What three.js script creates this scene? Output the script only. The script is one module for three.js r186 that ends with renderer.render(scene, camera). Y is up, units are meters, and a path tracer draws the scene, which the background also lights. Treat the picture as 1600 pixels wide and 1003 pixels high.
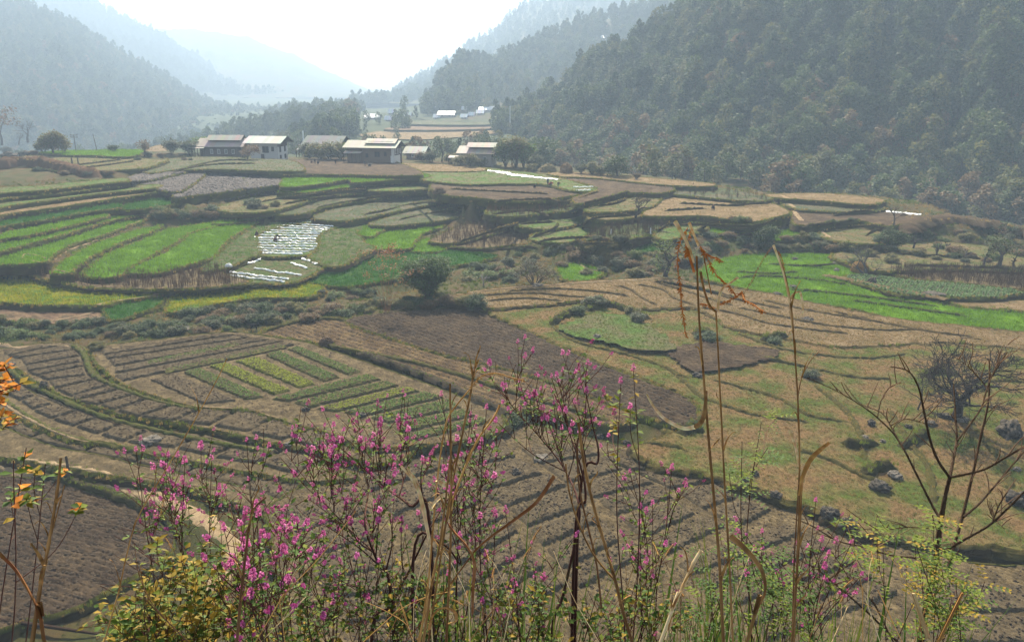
import * as THREE from 'three';
import { mergeVertices } from 'three/addons/utils/BufferGeometryUtils.js';
import { MarchingCubes } from 'three/addons/objects/MarchingCubes.js';
import { createNoise2D, createNoise3D } from 'simplex-noise';

// ---------- camera, sky, sun, exposure ----------
const W = 1600, HH = 1003, FPX = 1250, EYE = 32, PITCH = Math.atan((501.5 - 140) / FPX);
const scene = new THREE.Scene();
const camera = new THREE.PerspectiveCamera(2 * Math.atan(501.5 / FPX) * 180 / Math.PI, W / HH, 0.1, 12000);
camera.position.set(0, EYE, 0);
camera.rotation.set(-PITCH, 0, 0);
const renderer = new THREE.WebGLRenderer({ antialias: true });
renderer.toneMapping = THREE.LinearToneMapping;
renderer.toneMappingExposure = 3.9;
renderer.shadowMap.enabled = true;

const SUN_EL = 42 * Math.PI / 180, SUN_AZ = -5 * Math.PI / 180;
const sunDir = new THREE.Vector3(Math.sin(SUN_AZ) * Math.cos(SUN_EL), Math.sin(SUN_EL), -Math.cos(SUN_AZ) * Math.cos(SUN_EL));
{
  const w = 512, h = 256, data = new Float32Array(w * h * 4);
  for (let j = 0; j < h; j++) for (let i = 0; i < w; i++) {
    const el = ((j + 0.5) / h - 0.5) * Math.PI, az = ((i + 0.5) / w - 0.5) * 2 * Math.PI;
    const d = new THREE.Vector3(Math.cos(el) * Math.cos(az), Math.sin(el), Math.cos(el) * Math.sin(az));
    const up = Math.max(0, d.y), c = Math.max(-1, Math.min(1, d.dot(sunDir))), a = Math.acos(c);
    const hz = Math.exp(-up * 3.2), glow = 0.5 * Math.exp(-a * a / 0.5) + 0.3 * Math.exp(-a / 0.9);
    const o = (j * w + i) * 4;
    data[o] = 0.22 + 0.48 * hz + glow; data[o + 1] = 0.33 + 0.42 * hz + glow; data[o + 2] = 0.50 + 0.30 * hz + glow * 0.96; for (let k = 0; k < 3; k++) data[o + k] *= 0.47; data[o + 3] = 1;
    if (el < 0) { data[o] = data[o + 1] = data[o + 2] = 0.15; }
  }
  const sky = new THREE.DataTexture(data, w, h, THREE.RGBAFormat, THREE.FloatType);
  sky.mapping = THREE.EquirectangularReflectionMapping; sky.magFilter = THREE.LinearFilter; sky.minFilter = THREE.LinearFilter; sky.needsUpdate = true;
  scene.background = sky; scene.environment = sky;
}
const sun = new THREE.DirectionalLight(new THREE.Color(1, 0.91, 0.76), 5);
sun.position.copy(sunDir).multiplyScalar(400).add(new THREE.Vector3(0, 0, -140)); sun.target.position.set(0, 0, -140);
sun.castShadow = true; sun.shadow.mapSize.set(4096, 4096); sun.shadow.radius = 1.5;
Object.assign(sun.shadow.camera, { left: -320, right: 320, top: 320, bottom: -320, near: 1, far: 900 });
scene.add(sun, sun.target);
scene.fog = new THREE.FogExp2(new THREE.Color(0.63, 0.81, 1.0), 0.00045);

// ---------- helpers ----------
function rngOf(seed) { let s = seed >>> 0; return () => { s = (s + 0x6d2b79f5) | 0; let t = Math.imul(s ^ (s >>> 15), 1 | s); t = (t + Math.imul(t ^ (t >>> 7), 61 | t)) ^ t; return ((t ^ (t >>> 14)) >>> 0) / 4294967296; }; }
const R = rngOf(7), rr = (a, b) => a + (b - a) * R();
const n2 = createNoise2D(rngOf(11)), n3 = createNoise3D(rngOf(12));
const fbm = (x, y, o = 4) => { let s = 0, a = 0.5, f = 1; for (let i = 0; i < o; i++) { s += a * n2(x * f + i * 17.3, y * f - i * 9.1); a *= 0.5; f *= 2.03; } return s; };
const clamp = (v, a, b) => Math.min(b, Math.max(a, v)), lerp = (a, b, t) => a + (b - a) * t, smooth = (a, b, v) => { const t = clamp((v - a) / (b - a), 0, 1); return t * t * (3 - 2 * t); };
const s2l = (v) => { v /= 255; return v <= 0.04045 ? v / 12.92 : Math.pow((v + 0.055) / 1.055, 2.4); };
const C = (r, g, b, k = 1) => [s2l(r) * k, s2l(g) * k, s2l(b) * k];
const mixc = (a, b, t) => [lerp(a[0], b[0], t), lerp(a[1], b[1], t), lerp(a[2], b[2], t)];
const ALB = 0.62;
const sp = Math.sin(PITCH), cp = Math.cos(PITCH);
const ray = (px, py) => { const x = (px - 800) / FPX, y = (501.5 - py) / FPX; return [x, y * cp - sp, -y * sp - cp]; };
const at = (px, py, lv) => { const d = ray(px, py), t = (lv - EYE) / d[1]; return [d[0] * t, lv, d[2] * t]; };          // a pixel on the level lv
const atD = (px, py, dep) => { const d = ray(px, py); return [d[0] * dep, EYE + d[1] * dep, d[2] * dep]; };               // a pixel at a depth in metres
const V = (a) => new THREE.Vector3(a[0], a[1], a[2]);
const used = new Map();
function numbered(name) { const n = used.get(name) || 0; used.set(name, n + 1); return n ? name + '_' + String(n).padStart(3, '0') : name; }
function tag(o, label, category, group, kind) { if (label) o.userData.label = label; if (category) o.userData.category = category; if (group) o.userData.group = group; if (kind) o.userData.kind = kind; return o; }
function top(o, name, label, category, group, kind) { o.name = numbered(name); scene.add(o); return tag(o, label, category, group, kind); }
function group(name, label, category, pos, turn = 0, grp, kind) { const o = new THREE.Group(); if (pos) o.position.set(pos[0], pos[1], pos[2]); o.rotation.y = turn; return top(o, name, label, category, grp, kind); }
function mesh(geo, mat, name, parent, kind) { const m = new THREE.Mesh(geo, mat); m.castShadow = m.receiveShadow = true; m.name = name; if (parent) parent.add(m); if (kind) m.userData.kind = kind; return m; }
function copyOf(o, name, label) { const c = o.clone(); c.name = numbered(name); if (label) c.userData = { ...c.userData, label }; else c.userData = { ...c.userData }; scene.add(c); return c; }

class MB {                                       // collects coloured triangles
  constructor() { this.p = []; this.c = []; this.i = []; this.uv = []; }
  v(x, y, z, c = [1, 1, 1], u = x, w = z) { this.p.push(x, y, z); this.c.push(c[0], c[1], c[2]); this.uv.push(u, w); return this.p.length / 3 - 1; }
  t(a, b, c) { this.i.push(a, b, c); }
  q(a, b, c, d) { this.i.push(a, b, c, a, c, d); }
  quad(A, B, Cc, D, c) { const k = [A, B, Cc, D].map((p) => this.v(p[0], p[1], p[2], c)); this.q(...k); }
  box(cx, cy, cz, sx, sy, sz, c, turn = 0) {
    const cs = Math.cos(turn), sn = Math.sin(turn), P = (x, y, z) => [cx + x * cs + z * sn, cy + y, cz - x * sn + z * cs];
    const x = sx / 2, y = sy / 2, z = sz / 2;
    for (const f of [[[-x, -y, z], [x, -y, z], [x, y, z], [-x, y, z]], [[x, -y, -z], [-x, -y, -z], [-x, y, -z], [x, y, -z]], [[x, -y, z], [x, -y, -z], [x, y, -z], [x, y, z]], [[-x, -y, -z], [-x, -y, z], [-x, y, z], [-x, y, -z]], [[-x, y, z], [x, y, z], [x, y, -z], [-x, y, -z]], [[-x, -y, -z], [x, -y, -z], [x, -y, z], [-x, -y, z]]]) this.quad(...f.map((p) => P(...p)), c);
  }
  tube(pts, rad, c, sides = 6) {               // pts: [x,y,z][], rad: number[] or number
    let prev = null; const rows = [];
    for (let k = 0; k < pts.length; k++) {
      const a = V(pts[Math.max(0, k - 1)]), b = V(pts[Math.min(pts.length - 1, k + 1)]), d = b.sub(a).normalize();
      let n = prev ? prev.clone().addScaledVector(d, -prev.dot(d)) : new THREE.Vector3(Math.abs(d.y) < 0.9 ? 0 : 1, Math.abs(d.y) < 0.9 ? 1 : 0, 0).cross(d); if (n.lengthSq() < 1e-9) n.set(1, 0, 0); n.normalize(); prev = n;
      const m = d.clone().cross(n), r = Array.isArray(rad) ? rad[k] : rad, row = [];
      for (let s = 0; s < sides; s++) { const t = s / sides * 6.28318, x = Math.cos(t) * r, y = Math.sin(t) * r; row.push(this.v(pts[k][0] + n.x * x + m.x * y, pts[k][1] + n.y * x + m.y * y, pts[k][2] + n.z * x + m.z * y, typeof c === 'function' ? c(k / (pts.length - 1), s) : c, s / sides, k)); }
      rows.push(row);
    }
    for (let k = 0; k + 1 < rows.length; k++) for (let s = 0; s < sides; s++) { const e = (s + 1) % sides; this.q(rows[k][s], rows[k][e], rows[k + 1][e], rows[k + 1][s]); }
  }
  leaf(p, d, n, len, wid, c, fold = 0.15) {     // a pointed leaf of four triangles folded along its midrib
    const D = V(d).normalize(), N = V(n); N.addScaledVector(D, -N.dot(D)).normalize(); const S = D.clone().cross(N), P = V(p);
    const q = (l, s, u) => P.clone().addScaledVector(D, l * len).addScaledVector(S, s * wid).addScaledVector(N, u * wid).toArray();
    const a = this.v(...q(0, 0, 0), c), b = this.v(...q(0.45, 0.5, fold), c), e = this.v(...q(1, 0, -fold), c), f = this.v(...q(0.45, -0.5, fold), c), m = this.v(...q(0.5, 0, 0), c);
    this.t(a, b, m); this.t(b, e, m); this.t(a, m, f); this.t(m, e, f);
  }
  geo(flat = false) {
    const g = new THREE.BufferGeometry();
    g.setAttribute('position', new THREE.Float32BufferAttribute(this.p, 3)); g.setAttribute('color', new THREE.Float32BufferAttribute(this.c, 3)); g.setAttribute('uv', new THREE.Float32BufferAttribute(this.uv, 2)); g.setIndex(this.i);
    if (flat) { const h = g.toNonIndexed(); h.computeVertexNormals(); return h; }
    g.computeVertexNormals(); return g;
  }
  get empty() { return !this.i.length; }
}
// ---------- textures and materials ----------
function grainTex(seed, fn, size = 512) {
  const d = new Uint8Array(size * size * 4), r = rngOf(seed);
  for (let j = 0; j < size; j++) for (let i = 0; i < size; i++) { const v = clamp(fn(i / size, j / size, r), 0, 1) * 255, o = (j * size + i) * 4; d[o] = d[o + 1] = d[o + 2] = v; d[o + 3] = 255; }
  const t = new THREE.DataTexture(d, size, size); t.wrapS = t.wrapT = THREE.RepeatWrapping; t.magFilter = THREE.LinearFilter; t.minFilter = THREE.LinearMipmapLinearFilter; t.generateMipmaps = true; t.needsUpdate = true; return t;
}
const per = (n, u, v, f) => { const a = u * 6.28318, b = v * 6.28318, k = f / 6.28318; return n3(Math.cos(a) * k + Math.cos(b) * k * 0.73, Math.sin(a) * k + 3, Math.sin(b) * k + Math.cos(b) * k * 0.4); };
const TsoilH = grainTex(1, (u, v, r) => 0.7 + 0.22 * per(0, u, v, 60) + 0.2 * per(0, u + .3, v, 150) + 0.3 * (r() - 0.5));
const TgrassH = grainTex(2, (u, v, r) => 0.7 + 0.2 * per(0, u, v, 90) + 0.7 * (r() - 0.5) * (0.5 + 0.5 * per(0, u, v + .2, 40)) + 0.12 * (r() - 0.5));
const rep = (t, s) => { const k = t.clone(); k.repeat.set(s, s); k.needsUpdate = true; return k; };
const std = (o) => new THREE.MeshPhysicalMaterial({ vertexColors: true, roughness: 0.95, specularIntensity: 0.08, side: THREE.DoubleSide, ...o });
const M = {
  soil: std({  map: rep(TsoilH, 0.37), bumpMap: rep(TsoilH, 0.37), bumpScale: 0.1 }),
  field: std({ map: rep(TgrassH, 0.31), bumpMap: rep(TgrassH, 0.31), bumpScale: 0.12 }),
  bank: std({ map: rep(TgrassH, 0.6), bumpMap: rep(TsoilH, 0.6), bumpScale: 0.1 }),
  rock: std({ color: new THREE.Color(0.75, 0.72, 0.68), map: rep(TsoilH, 0.8), bumpMap: rep(TsoilH, 0.8), bumpScale: 0.05, roughness: 0.85 }),
  plain: std({ color: new THREE.Color(0.75, 0.75, 0.75) }),
  leaf: new THREE.MeshPhysicalMaterial({ vertexColors: true, roughness: 0.75, side: THREE.DoubleSide, transmission: 0.45, thickness: 0, color: new THREE.Color(0.95, 0.92, 0.82), specularIntensity: 0.15 }),
  straw: std({ color: new THREE.Color(0.68, 0.66, 0.62), roughness: 0.7 }),
  metal: std({ roughness: 0.7, specularIntensity: 0.3, color: new THREE.Color(0.62, 0.62, 0.62) }),
  plastic: std({ roughness: 0.4, specularIntensity: 0.8 }),
};
// ---------- field builder ----------
const anchors = [], slabs = [], tuftSpots = { green: [], dry: [], dark: [] };
function catmull(pts, n, closed = true) {
  const out = [], L = pts.length, g = (i) => pts[closed ? (i + L) % L : clamp(i, 0, L - 1)];
  for (let i = 0; i < (closed ? L : L - 1); i++) for (let k = 0; k < n; k++) {
    const t = k / n, a = g(i - 1), b = g(i), c = g(i + 1), d = g(i + 2);
    out.push(b.map((_, j) => 0.5 * (2 * b[j] + (c[j] - a[j]) * t + (2 * a[j] - 5 * b[j] + 4 * c[j] - d[j]) * t * t + (3 * b[j] - a[j] - 3 * c[j] + d[j]) * t * t * t)));
  }
  if (!closed) out.push(pts[L - 1].slice());
  return out;
}
function inside(poly, x, z) { let r = false; for (let i = 0, j = poly.length - 1; i < poly.length; j = i++) { const a = poly[i], b = poly[j]; if ((a[1] > z) !== (b[1] > z) && x < (b[0] - a[0]) * (z - a[1]) / (b[1] - a[1]) + a[0]) r = !r; } return r; }
function nearest(poly, x, z) { let best = 1e18, bx = x, bz = z; for (let i = 0, j = poly.length - 1; i < poly.length; j = i++) { const a = poly[j], b = poly[i], dx = b[0] - a[0], dz = b[1] - a[1], t = clamp(((x - a[0]) * dx + (z - a[1]) * dz) / (dx * dx + dz * dz + 1e-9), 0, 1), px = a[0] + dx * t, pz = a[1] + dz * t, d = (px - x) ** 2 + (pz - z) ** 2; if (d < best) { best = d; bx = px; bz = pz; } } return [Math.sqrt(best), bx, bz]; }
function plane(v) {                              // least squares y = a + b x + c z
  let n = 0, sx = 0, sz = 0, sy = 0; for (const p of v) { n++; sx += p[0]; sy += p[1]; sz += p[2]; } sx /= n; sy /= n; sz /= n;
  let xx = 1e-6, xz = 0, zz = 1e-6, xy = 0, zy = 0; for (const p of v) { const x = p[0] - sx, y = p[1] - sy, z = p[2] - sz; xx += x * x; xz += x * z; zz += z * z; xy += x * y; zy += z * y; }
  const D = xx * zz - xz * xz || 1, b = (xy * zz - zy * xz) / D, c = (zy * xx - xy * xz) / D; return (x, z) => sy + b * (x - sx) + c * (z - sz);
}
const KIND = {
  // c: colours, amp/freq: relief, row: furrow spacing and depth, patch: size of patches
  wheat: { c: [C(92, 132, 8), C(108, 150, 6), C(76, 116, 14)], patch: 9, amp: 0.12, mat: 'field', crop: [C(112, 146, 8), C(90, 126, 10)] },
  yellow: { c: [C(108, 132, 10), C(150, 142, 8), C(88, 118, 18)], patch: 6, amp: 0.1, mat: 'field', crop: [C(156, 146, 8), C(100, 130, 12)] },
  deep: { c: [C(50, 94, 28), C(62, 108, 26), C(74, 104, 34)], patch: 7, amp: 0.12, mat: 'field', row: [0.9, 0.08], crop: [C(52, 98, 24), C(66, 108, 32)] },
  pale: { c: [C(112, 122, 66), C(96, 124, 52), C(124, 116, 80)], patch: 7, amp: 0.06, mat: 'field' },
  veg: { c: [C(104, 112, 64), C(88, 108, 48), C(122, 112, 78)], patch: 3, amp: 0.1, mat: 'field', row: [0.8, 0.1] , crop: [C(104, 128, 62), C(84, 112, 50)], cd: 0.5 },
  rows: { c: [C(108, 108, 80), C(96, 106, 70), C(122, 112, 88)], patch: 8, amp: 0.05, mat: 'field', row: [1.5, 0.22] },
  olive: { c: [C(122, 114, 74), C(108, 112, 62), C(136, 118, 82)], patch: 6, amp: 0.07, mat: 'field' },
  dry: { c: [C(132, 118, 70), C(100, 112, 44), C(146, 116, 76)], patch: 6, amp: 0.08, mat: 'field' },
  tan: { c: [C(148, 122, 86), C(136, 116, 78), C(158, 134, 98)], patch: 6, amp: 0.06, mat: 'field' },
  plough: { c: [C(104, 86, 66), C(92, 75, 58), C(118, 98, 74)], patch: 5, amp: 0.1, mat: 'soil', row: [0.6, 0.2] },
  stub: { c: [C(124, 100, 70), C(108, 86, 60), C(142, 118, 82)], patch: 4, amp: 0.08, mat: 'soil', row: [1.0, 0.2] },
  clod: { c: [C(118, 110, 106), C(96, 88, 84), C(134, 124, 116)], patch: 2, amp: 0.35, mat: 'soil' },
  soil: { c: [C(126, 108, 76), C(110, 94, 66), C(142, 122, 88)], patch: 2.5, amp: 0.05, mat: 'soil' },
  dirt: { c: [C(150, 122, 92), C(126, 100, 78), C(110, 92, 68)], patch: 5, amp: 0.12, mat: 'soil' },
};
function F(name, label, kind, lv, pts, o = {}) {
  const K = { ...KIND[kind], ...(o.row ? { row: o.row } : {}) }, px = o.sharp ? pts : catmull(pts, 5), raw = px.map((p) => at(p[0], p[1], p[2] ?? lv)), Y = plane(raw);
  const seed = slabs.length * 13.7, cx = raw.reduce((s, p) => s + p[0], 0) / raw.length, cz = raw.reduce((s, p) => s + p[2], 0) / raw.length, dist = Math.hypot(cx, cz, 28);
  const near = Math.min(...raw.map((p) => Math.hypot(p[0], p[2]))), cell = clamp(near * 0.0026, 0.13, 0.7) * (o.coarse || 1);
  const poly = []; for (let i = 0; i < raw.length; i++) { const a = raw[i], b = raw[(i + 1) % raw.length], L = Math.hypot(b[0] - a[0], b[2] - a[2]), k = Math.max(1, Math.round(L / (cell * 2.5))); for (let s = 0; s < k; s++) { const t = s / k, x = lerp(a[0], b[0], t), z = lerp(a[2], b[2], t), w = (o.wob ?? 0.3) * Math.min(1, dist / 120); poly.push([x + w * fbm(x * 0.5 + seed, z * 0.5, 2), z + w * fbm(x * 0.5, z * 0.5 - seed, 2)]); } }
  let ang = 0.3; if (o.dir) { const a = at(o.dir[0], o.dir[1], lv), b = at(o.dir[2], o.dir[3], lv); ang = Math.atan2(b[2] - a[2], b[0] - a[0]); }
  const ca = Math.cos(ang), sa = Math.sin(ang), loc = poly.map((p) => [p[0] * ca + p[1] * sa, -p[0] * sa + p[1] * ca]);
  const u0 = Math.min(...loc.map((p) => p[0])) - cell, u1 = Math.max(...loc.map((p) => p[0])) + cell, w0 = Math.min(...loc.map((p) => p[1])) - cell, w1 = Math.max(...loc.map((p) => p[1])) + cell;
  const rowc = K.row && K.row[0] / 4 < cell * 1.6 ? Math.min(cell, Math.max(K.row[0] / 4, cell * 0.6)) : cell;
  const nu = Math.ceil((u1 - u0) / cell), nw = Math.ceil((w1 - w0) / rowc), mb = new MB(), id = new Int32Array((nu + 1) * (nw + 1)).fill(-1), inn = new Uint8Array((nu + 1) * (nw + 1));
  for (let j = 0; j <= nw; j++) {                // scanline inside test
    const w = w0 + j * rowc, xs = []; for (let i = 0, k = loc.length - 1; i < loc.length; k = i++) { const a = loc[i], b = loc[k]; if ((a[1] > w) !== (b[1] > w)) xs.push((b[0] - a[0]) * (w - a[1]) / (b[1] - a[1]) + a[0]); } xs.sort((a, b) => a - b);
    for (let k = 0; k + 1 < xs.length; k += 2) for (let i = Math.max(0, Math.ceil((xs[k] - u0) / cell)); i <= nu && u0 + i * cell <= xs[k + 1]; i++) inn[j * (nu + 1) + i] = 1;
  }
  const colour = (x, z) => { const p = fbm(x / K.patch + seed, z / K.patch, 3), q = fbm(x * 1.3, z * 1.3 + seed, 2); let c = mixc(K.c[0], p > 0 ? K.c[1] : K.c[2], clamp(Math.abs(p) * 3, 0, 1)); const k = (1 + 0.4 * q + 0.5 * (R() - 0.5)) * ALB * (o.tint || 1); return [c[0] * k, c[1] * k, c[2] * k]; };
  const vert = (i, j) => {
    const key = j * (nu + 1) + i; if (id[key] >= 0) return id[key];
    let u = u0 + i * cell, w = w0 + j * rowc, x = u * ca - w * sa, z = u * sa + w * ca, e = 1;
    if (!inn[key]) { const n = nearest(poly, x, z); x = n[1]; z = n[2]; e = 0; }
    let h = Y(x, z) + e * K.amp * (0.7 * n2(x * 0.9, z * 0.9 + seed) + 0.6 * n2(x * 2.7, z * 2.7) + 0.5 * (R() - 0.5));
    if (K.row && e) { const bend = 0.35 * n2(x * 0.06, z * 0.06), ph = (w + bend) / K.row[0] * 6.28318; h += K.row[1] * (Math.sin(ph) * 0.5 + 0.18 * Math.sin(ph * 2 + 1)) * (0.75 + 0.35 * n2(x * 0.7, z * 0.7)); }
    if (o.relief && e) h += o.relief(x, z);
    return (id[key] = mb.v(x, h, z, colour(x, z), x, z));
  };
  for (let j = 0; j < nw; j++) for (let i = 0; i < nu; i++) { const k = j * (nu + 1) + i, s = inn[k] + inn[k + 1] + inn[k + nu + 1] + inn[k + nu + 2]; if (s >= 1) mb.q(vert(i, j), vert(i, j + 1), vert(i + 1, j + 1), vert(i + 1, j)); }
  const g = group(name, label, o.cat || 'field', null, 0, o.group, 'structure');
  mesh(mb.geo(), M[K.mat], 'soil_surface', g);
  const drop = o.drop ?? 1.6, area = poly.reduce((s, p, i) => { const q = poly[(i + 1) % poly.length]; return s + p[0] * q[1] - q[0] * p[1]; }, 0), sg = area > 0 ? 1 : -1;
  if (!o.flush) {
  // grassy bank falling from the edge
  const bk = new MB(), rows = [];
  const prof = [[0.02, 0.03], [0.1, 0.1], [0.28, -0.12], [0.42, -0.3 * drop], [0.55, -0.62 * drop], [0.6 + 0.15 * drop, -drop]];
  const gr = o.bank || [C(96, 104, 34), C(118, 106, 54)], ea = o.earth || [C(92, 72, 48), C(66, 56, 32)];
  let walk = 0;
  for (let i = 0; i <= poly.length; i++) {
    const p = poly[i % poly.length], q = poly[(i + 1) % poly.length], m = poly[(i - 1 + poly.length) % poly.length], dx = q[0] - m[0], dz = q[1] - m[1], L = Math.hypot(dx, dz) || 1, nx = dz / L * sg, nz = -dx / L * sg, row = [];
    prof.forEach((f, k) => { const w = k > 1 ? 0.22 * n2(p[0] * 0.8 + k, p[1] * 0.8) + 0.1 * (R() - 0.5) : 0, x = p[0] + nx * (f[0] * (o.lean ?? 1) - 0.12 + w), z = p[1] + nz * (f[0] * (o.lean ?? 1) - 0.12 + w), gm = 0.5 + 0.8 * fbm(x * 0.3, z * 0.3 + k, 2), c0 = k < 3 ? mixc(gr[0], gr[1], clamp(gm, 0, 1)) : mixc(mixc(ea[0], ea[1], clamp(gm + 0.3 * R(), 0, 1)), gr[0], clamp(0.25 + fbm(x * 0.2, z * 0.2 + 5, 2), 0, 0.8)), s = ALB * (0.8 + 0.4 * R()); row.push(bk.v(x, Y(p[0], p[1]) + f[1] * (k > 1 ? 1 : 1 + 0.6 * n2(p[0], p[1])), z, c0.map((v) => v * s), i * 0.4, f[1])); });
    if (rows.length) for (let k = 0; k + 1 < row.length; k++) bk.q(rows[k], rows[k + 1], row[k + 1], row[k]);
    rows.length = 0; rows.push(...row);
    walk += Math.hypot(q[0] - p[0], q[1] - p[1]);
    const step = clamp(dist * 0.0035, 0.25, 0.9); while (walk > step) { walk -= step; if (nz > -0.6 && (o.tufts ?? 1) > R()) { const t = R(), o2 = rr(-0.2, 0.5), yy = Y(p[0], p[1]) - Math.max(0, o2 - 0.1) * drop * 0.9; (R() < (o.dryness ?? 0.5) ? tuftSpots.dry : tuftSpots.green).push([lerp(p[0], q[0], t) + nx * o2, yy - 0.03, lerp(p[1], q[1], t) + nz * o2, rr(0.4, 1) * clamp(dist / 110, 0.45, 1.1)]); } }
  }
  mesh(bk.geo(), M.bank, 'bank', g);
  }
  for (let i = 0; i < poly.length; i += Math.max(1, Math.round(3 / (cell * 2.5)))) anchors.push([poly[i][0], poly[i][1], Y(poly[i][0], poly[i][1]) - 0.55]);
  if (K.crop && !o.nocrop) { const A = Math.abs(area) / 2, n = Math.min(14000, A * (K.cd || 1.6) * (o.cd || 1) * clamp(150 / dist, 0.35, 2)), b = [0, 1, 2, 3].map((k) => Math[k % 2 ? 'max' : 'min'](...poly.map((p) => p[k >> 1]))), spots = []; for (let t = 0; t < n * 3 && spots.length < n; t++) { const x = rr(b[0], b[1]), z = rr(b[2], b[3]); if (inside(poly, x, z)) spots.push([x, Y(x, z) - 0.02, z, rr(0.7, 1.25) * (K.tall || 1) * clamp(dist / 130, 0.6, 1.3)]); } cropJobs.push([g, spots, K.crop]); }
  const slab = { poly, Y, g, bb: [0, 1, 2, 3].map((k) => Math[k % 2 ? 'max' : 'min'](...poly.map((p) => p[k >> 1]))), lv, drop, kind, area: area / 2 }; slabs.push(slab); return slab;
}
const cropJobs = [];
// a low ridge of earth or turf along a traced line (px, py, level)
function ridgeGeo(line, lv, wid, hgt, cols, o = {}) {
  const px = catmull(line, 6, false), P = px.map((p) => at(p[0], p[1], p[2] ?? lv)), mb = new MB(); let prev = null;
  const D = []; for (let i = 0; i + 1 < P.length; i++) { const L = Math.hypot(P[i + 1][0] - P[i][0], P[i + 1][2] - P[i][2]), k = Math.max(1, Math.round(L / (o.step || 0.35))); for (let s = 0; s < k; s++) D.push([lerp(P[i][0], P[i + 1][0], s / k), lerp(P[i][1], P[i + 1][1], s / k), lerp(P[i][2], P[i + 1][2], s / k)]); } D.push(P[P.length - 1]);
  for (let i = 0; i < D.length; i++) {
    const a = D[Math.max(0, i - 1)], b = D[Math.min(D.length - 1, i + 1)], dx = b[0] - a[0], dz = b[2] - a[2], L = Math.hypot(dx, dz) || 1, nx = -dz / L, nz = dx / L, row = [], e = Math.min(1, i / 3, (D.length - 1 - i) / 3);
    for (let k = 0; k <= 6; k++) { const s = (k / 6 - 0.5) * wid * (0.75 + 0.35 * n2(D[i][0] * 0.7, D[i][2] * 0.7)), f = o.flat ? 1 : Math.sqrt(Math.max(0, 1 - (k / 3 - 1) ** 2)), x = D[i][0] + nx * s, z = D[i][2] + nz * s, c = mixc(cols[0], cols[1], clamp(0.5 + fbm(x * 0.6, z * 0.6, 2), 0, 1)), q = ALB * (0.82 + 0.36 * R()); row.push(mb.v(x, D[i][1] - 0.06 + (o.flat ? (k > 0 && k < 6 ? 0.1 : 0) : hgt * f * e * (0.8 + 0.3 * n2(x, z)) + 0.05 * (R() - 0.5) * e), z, c.map((v) => v * q))); }
    if (prev) for (let k = 0; k < 6; k++) mb.q(prev[k], row[k], row[k + 1], prev[k + 1]); prev = row;
    if (o.tuft && e > 0.3 && R() < o.tuft) tuftSpots[o.tk || 'dry'].push([D[i][0] + nx * rr(-0.5, 0.5) * wid, D[i][1] + hgt * 0.6, D[i][2] + nz * rr(-0.5, 0.5) * wid, rr(0.5, 1.1) * (o.ts || 0.7)]);
  }
  return { geo: mb.geo(), D };
}
const pathJobs = [];
function path(label, line, lv, wid, o = {}) { pathJobs.push([label, line, lv, wid, o]); if (o.anchor !== false) catmull(line, 3, false).forEach((p) => { const q = at(p[0], p[1], p[2] ?? lv); anchors.push([q[0], q[2], q[1] - 0.15]); }); }
function buildPaths() { for (const [label, line, lv, wid, o] of pathJobs) { const r = ridgeGeo(line, lv, wid, 0.04, o.c || [C(196, 168, 128), C(168, 140, 104)], { flat: true }), a = r.geo.attributes.position; for (let i = 0; i < a.count; i++) { const y = landY(a.getX(i), a.getZ(i)); a.setY(i, y + (i % 7 === 0 || i % 7 === 6 ? -0.05 : 0.07 + 0.03 * R())); } r.geo.computeVertexNormals(); top(mesh(r.geo, M.soil, ''), 'path', label, 'path', null, 'structure'); } }
// ---------- paths ----------
const PC = [C(186, 160, 124), C(160, 134, 102)];
path('narrow trodden path below the upper garden tier', [[100, 539], [114, 544], [126, 549], [134, 560], [140, 580], [152, 594], [175, 605], [195, 613], [237, 626], [272, 636], [315, 640], [375, 644], [430, 656]], 0.2, 0.5, { c: PC });
path('narrow trodden path below the middle garden tier', [[2, 580], [12, 588], [40, 604], [65, 618], [90, 627], [120, 641], [157, 656], [190, 666], [240, 677], [300, 686], [350, 697], [410, 710]], -0.27, 0.5, { c: PC });
path('narrow trodden path below the lower garden tier', [[-20, 622], [0, 632], [25, 649], [50, 662], [75, 675], [100, 685], [125, 694], [150, 698]], -0.67, 0.5, { c: PC });
path('broad sandy footpath curving beside the lower left ploughed field', [[-80, 716], [0, 727], [60, 732], [95, 738], [160, 751], [220, 768], [270, 786], [315, 806], [345, 830], [366, 856], [356, 890], [330, 912], [296, 935]], -1.2, 2.1, { c: [C(214, 186, 144), C(186, 156, 116)] });
path('pale footpath along the edge of the left green terraces', [[219, 344], [205, 350], [160, 367], [112, 383], [86, 396], [74, 407]], 4.16, 0.6, { anchor: false });
path('pale footpath beside the yellow green field', [[72, 410, 3.4], [52, 414, 2.2], [41, 420, 1.5], [40, 429, 1.3], [60, 434, 1.3], [95, 443, 1.3], [150, 454, 1.3], [205, 456, 1.3]], 1.3, 0.5, { anchor: false });
path('dirt path crossing the bare reddish slope', [[272, 456, 1], [232, 466, 0.95], [185, 474, 0.8], [150, 484, 0.5], [120, 493, 0.45], [60, 504, 0.42]], 0.5, 0.8, { anchor: false });
path('pale footpath along the top of the dry field', [[605, 486, 0.6], [640, 476, 1], [690, 464, 1.55], [730, 456, 1.65], [790, 449, 1.7], [850, 445, 1.72], [900, 441, 1.74], [960, 438, 1.74], [1000, 436, 1.74], [1034, 434, 1.74]], 1.7, 0.7);
path('footpath beside the tan stubble field at right', [[1222, 312, 6], [1236, 322, 5.6], [1244, 336, 5], [1248, 346, 4.4], [1253, 355, 4]], 5, 1.6);
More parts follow.
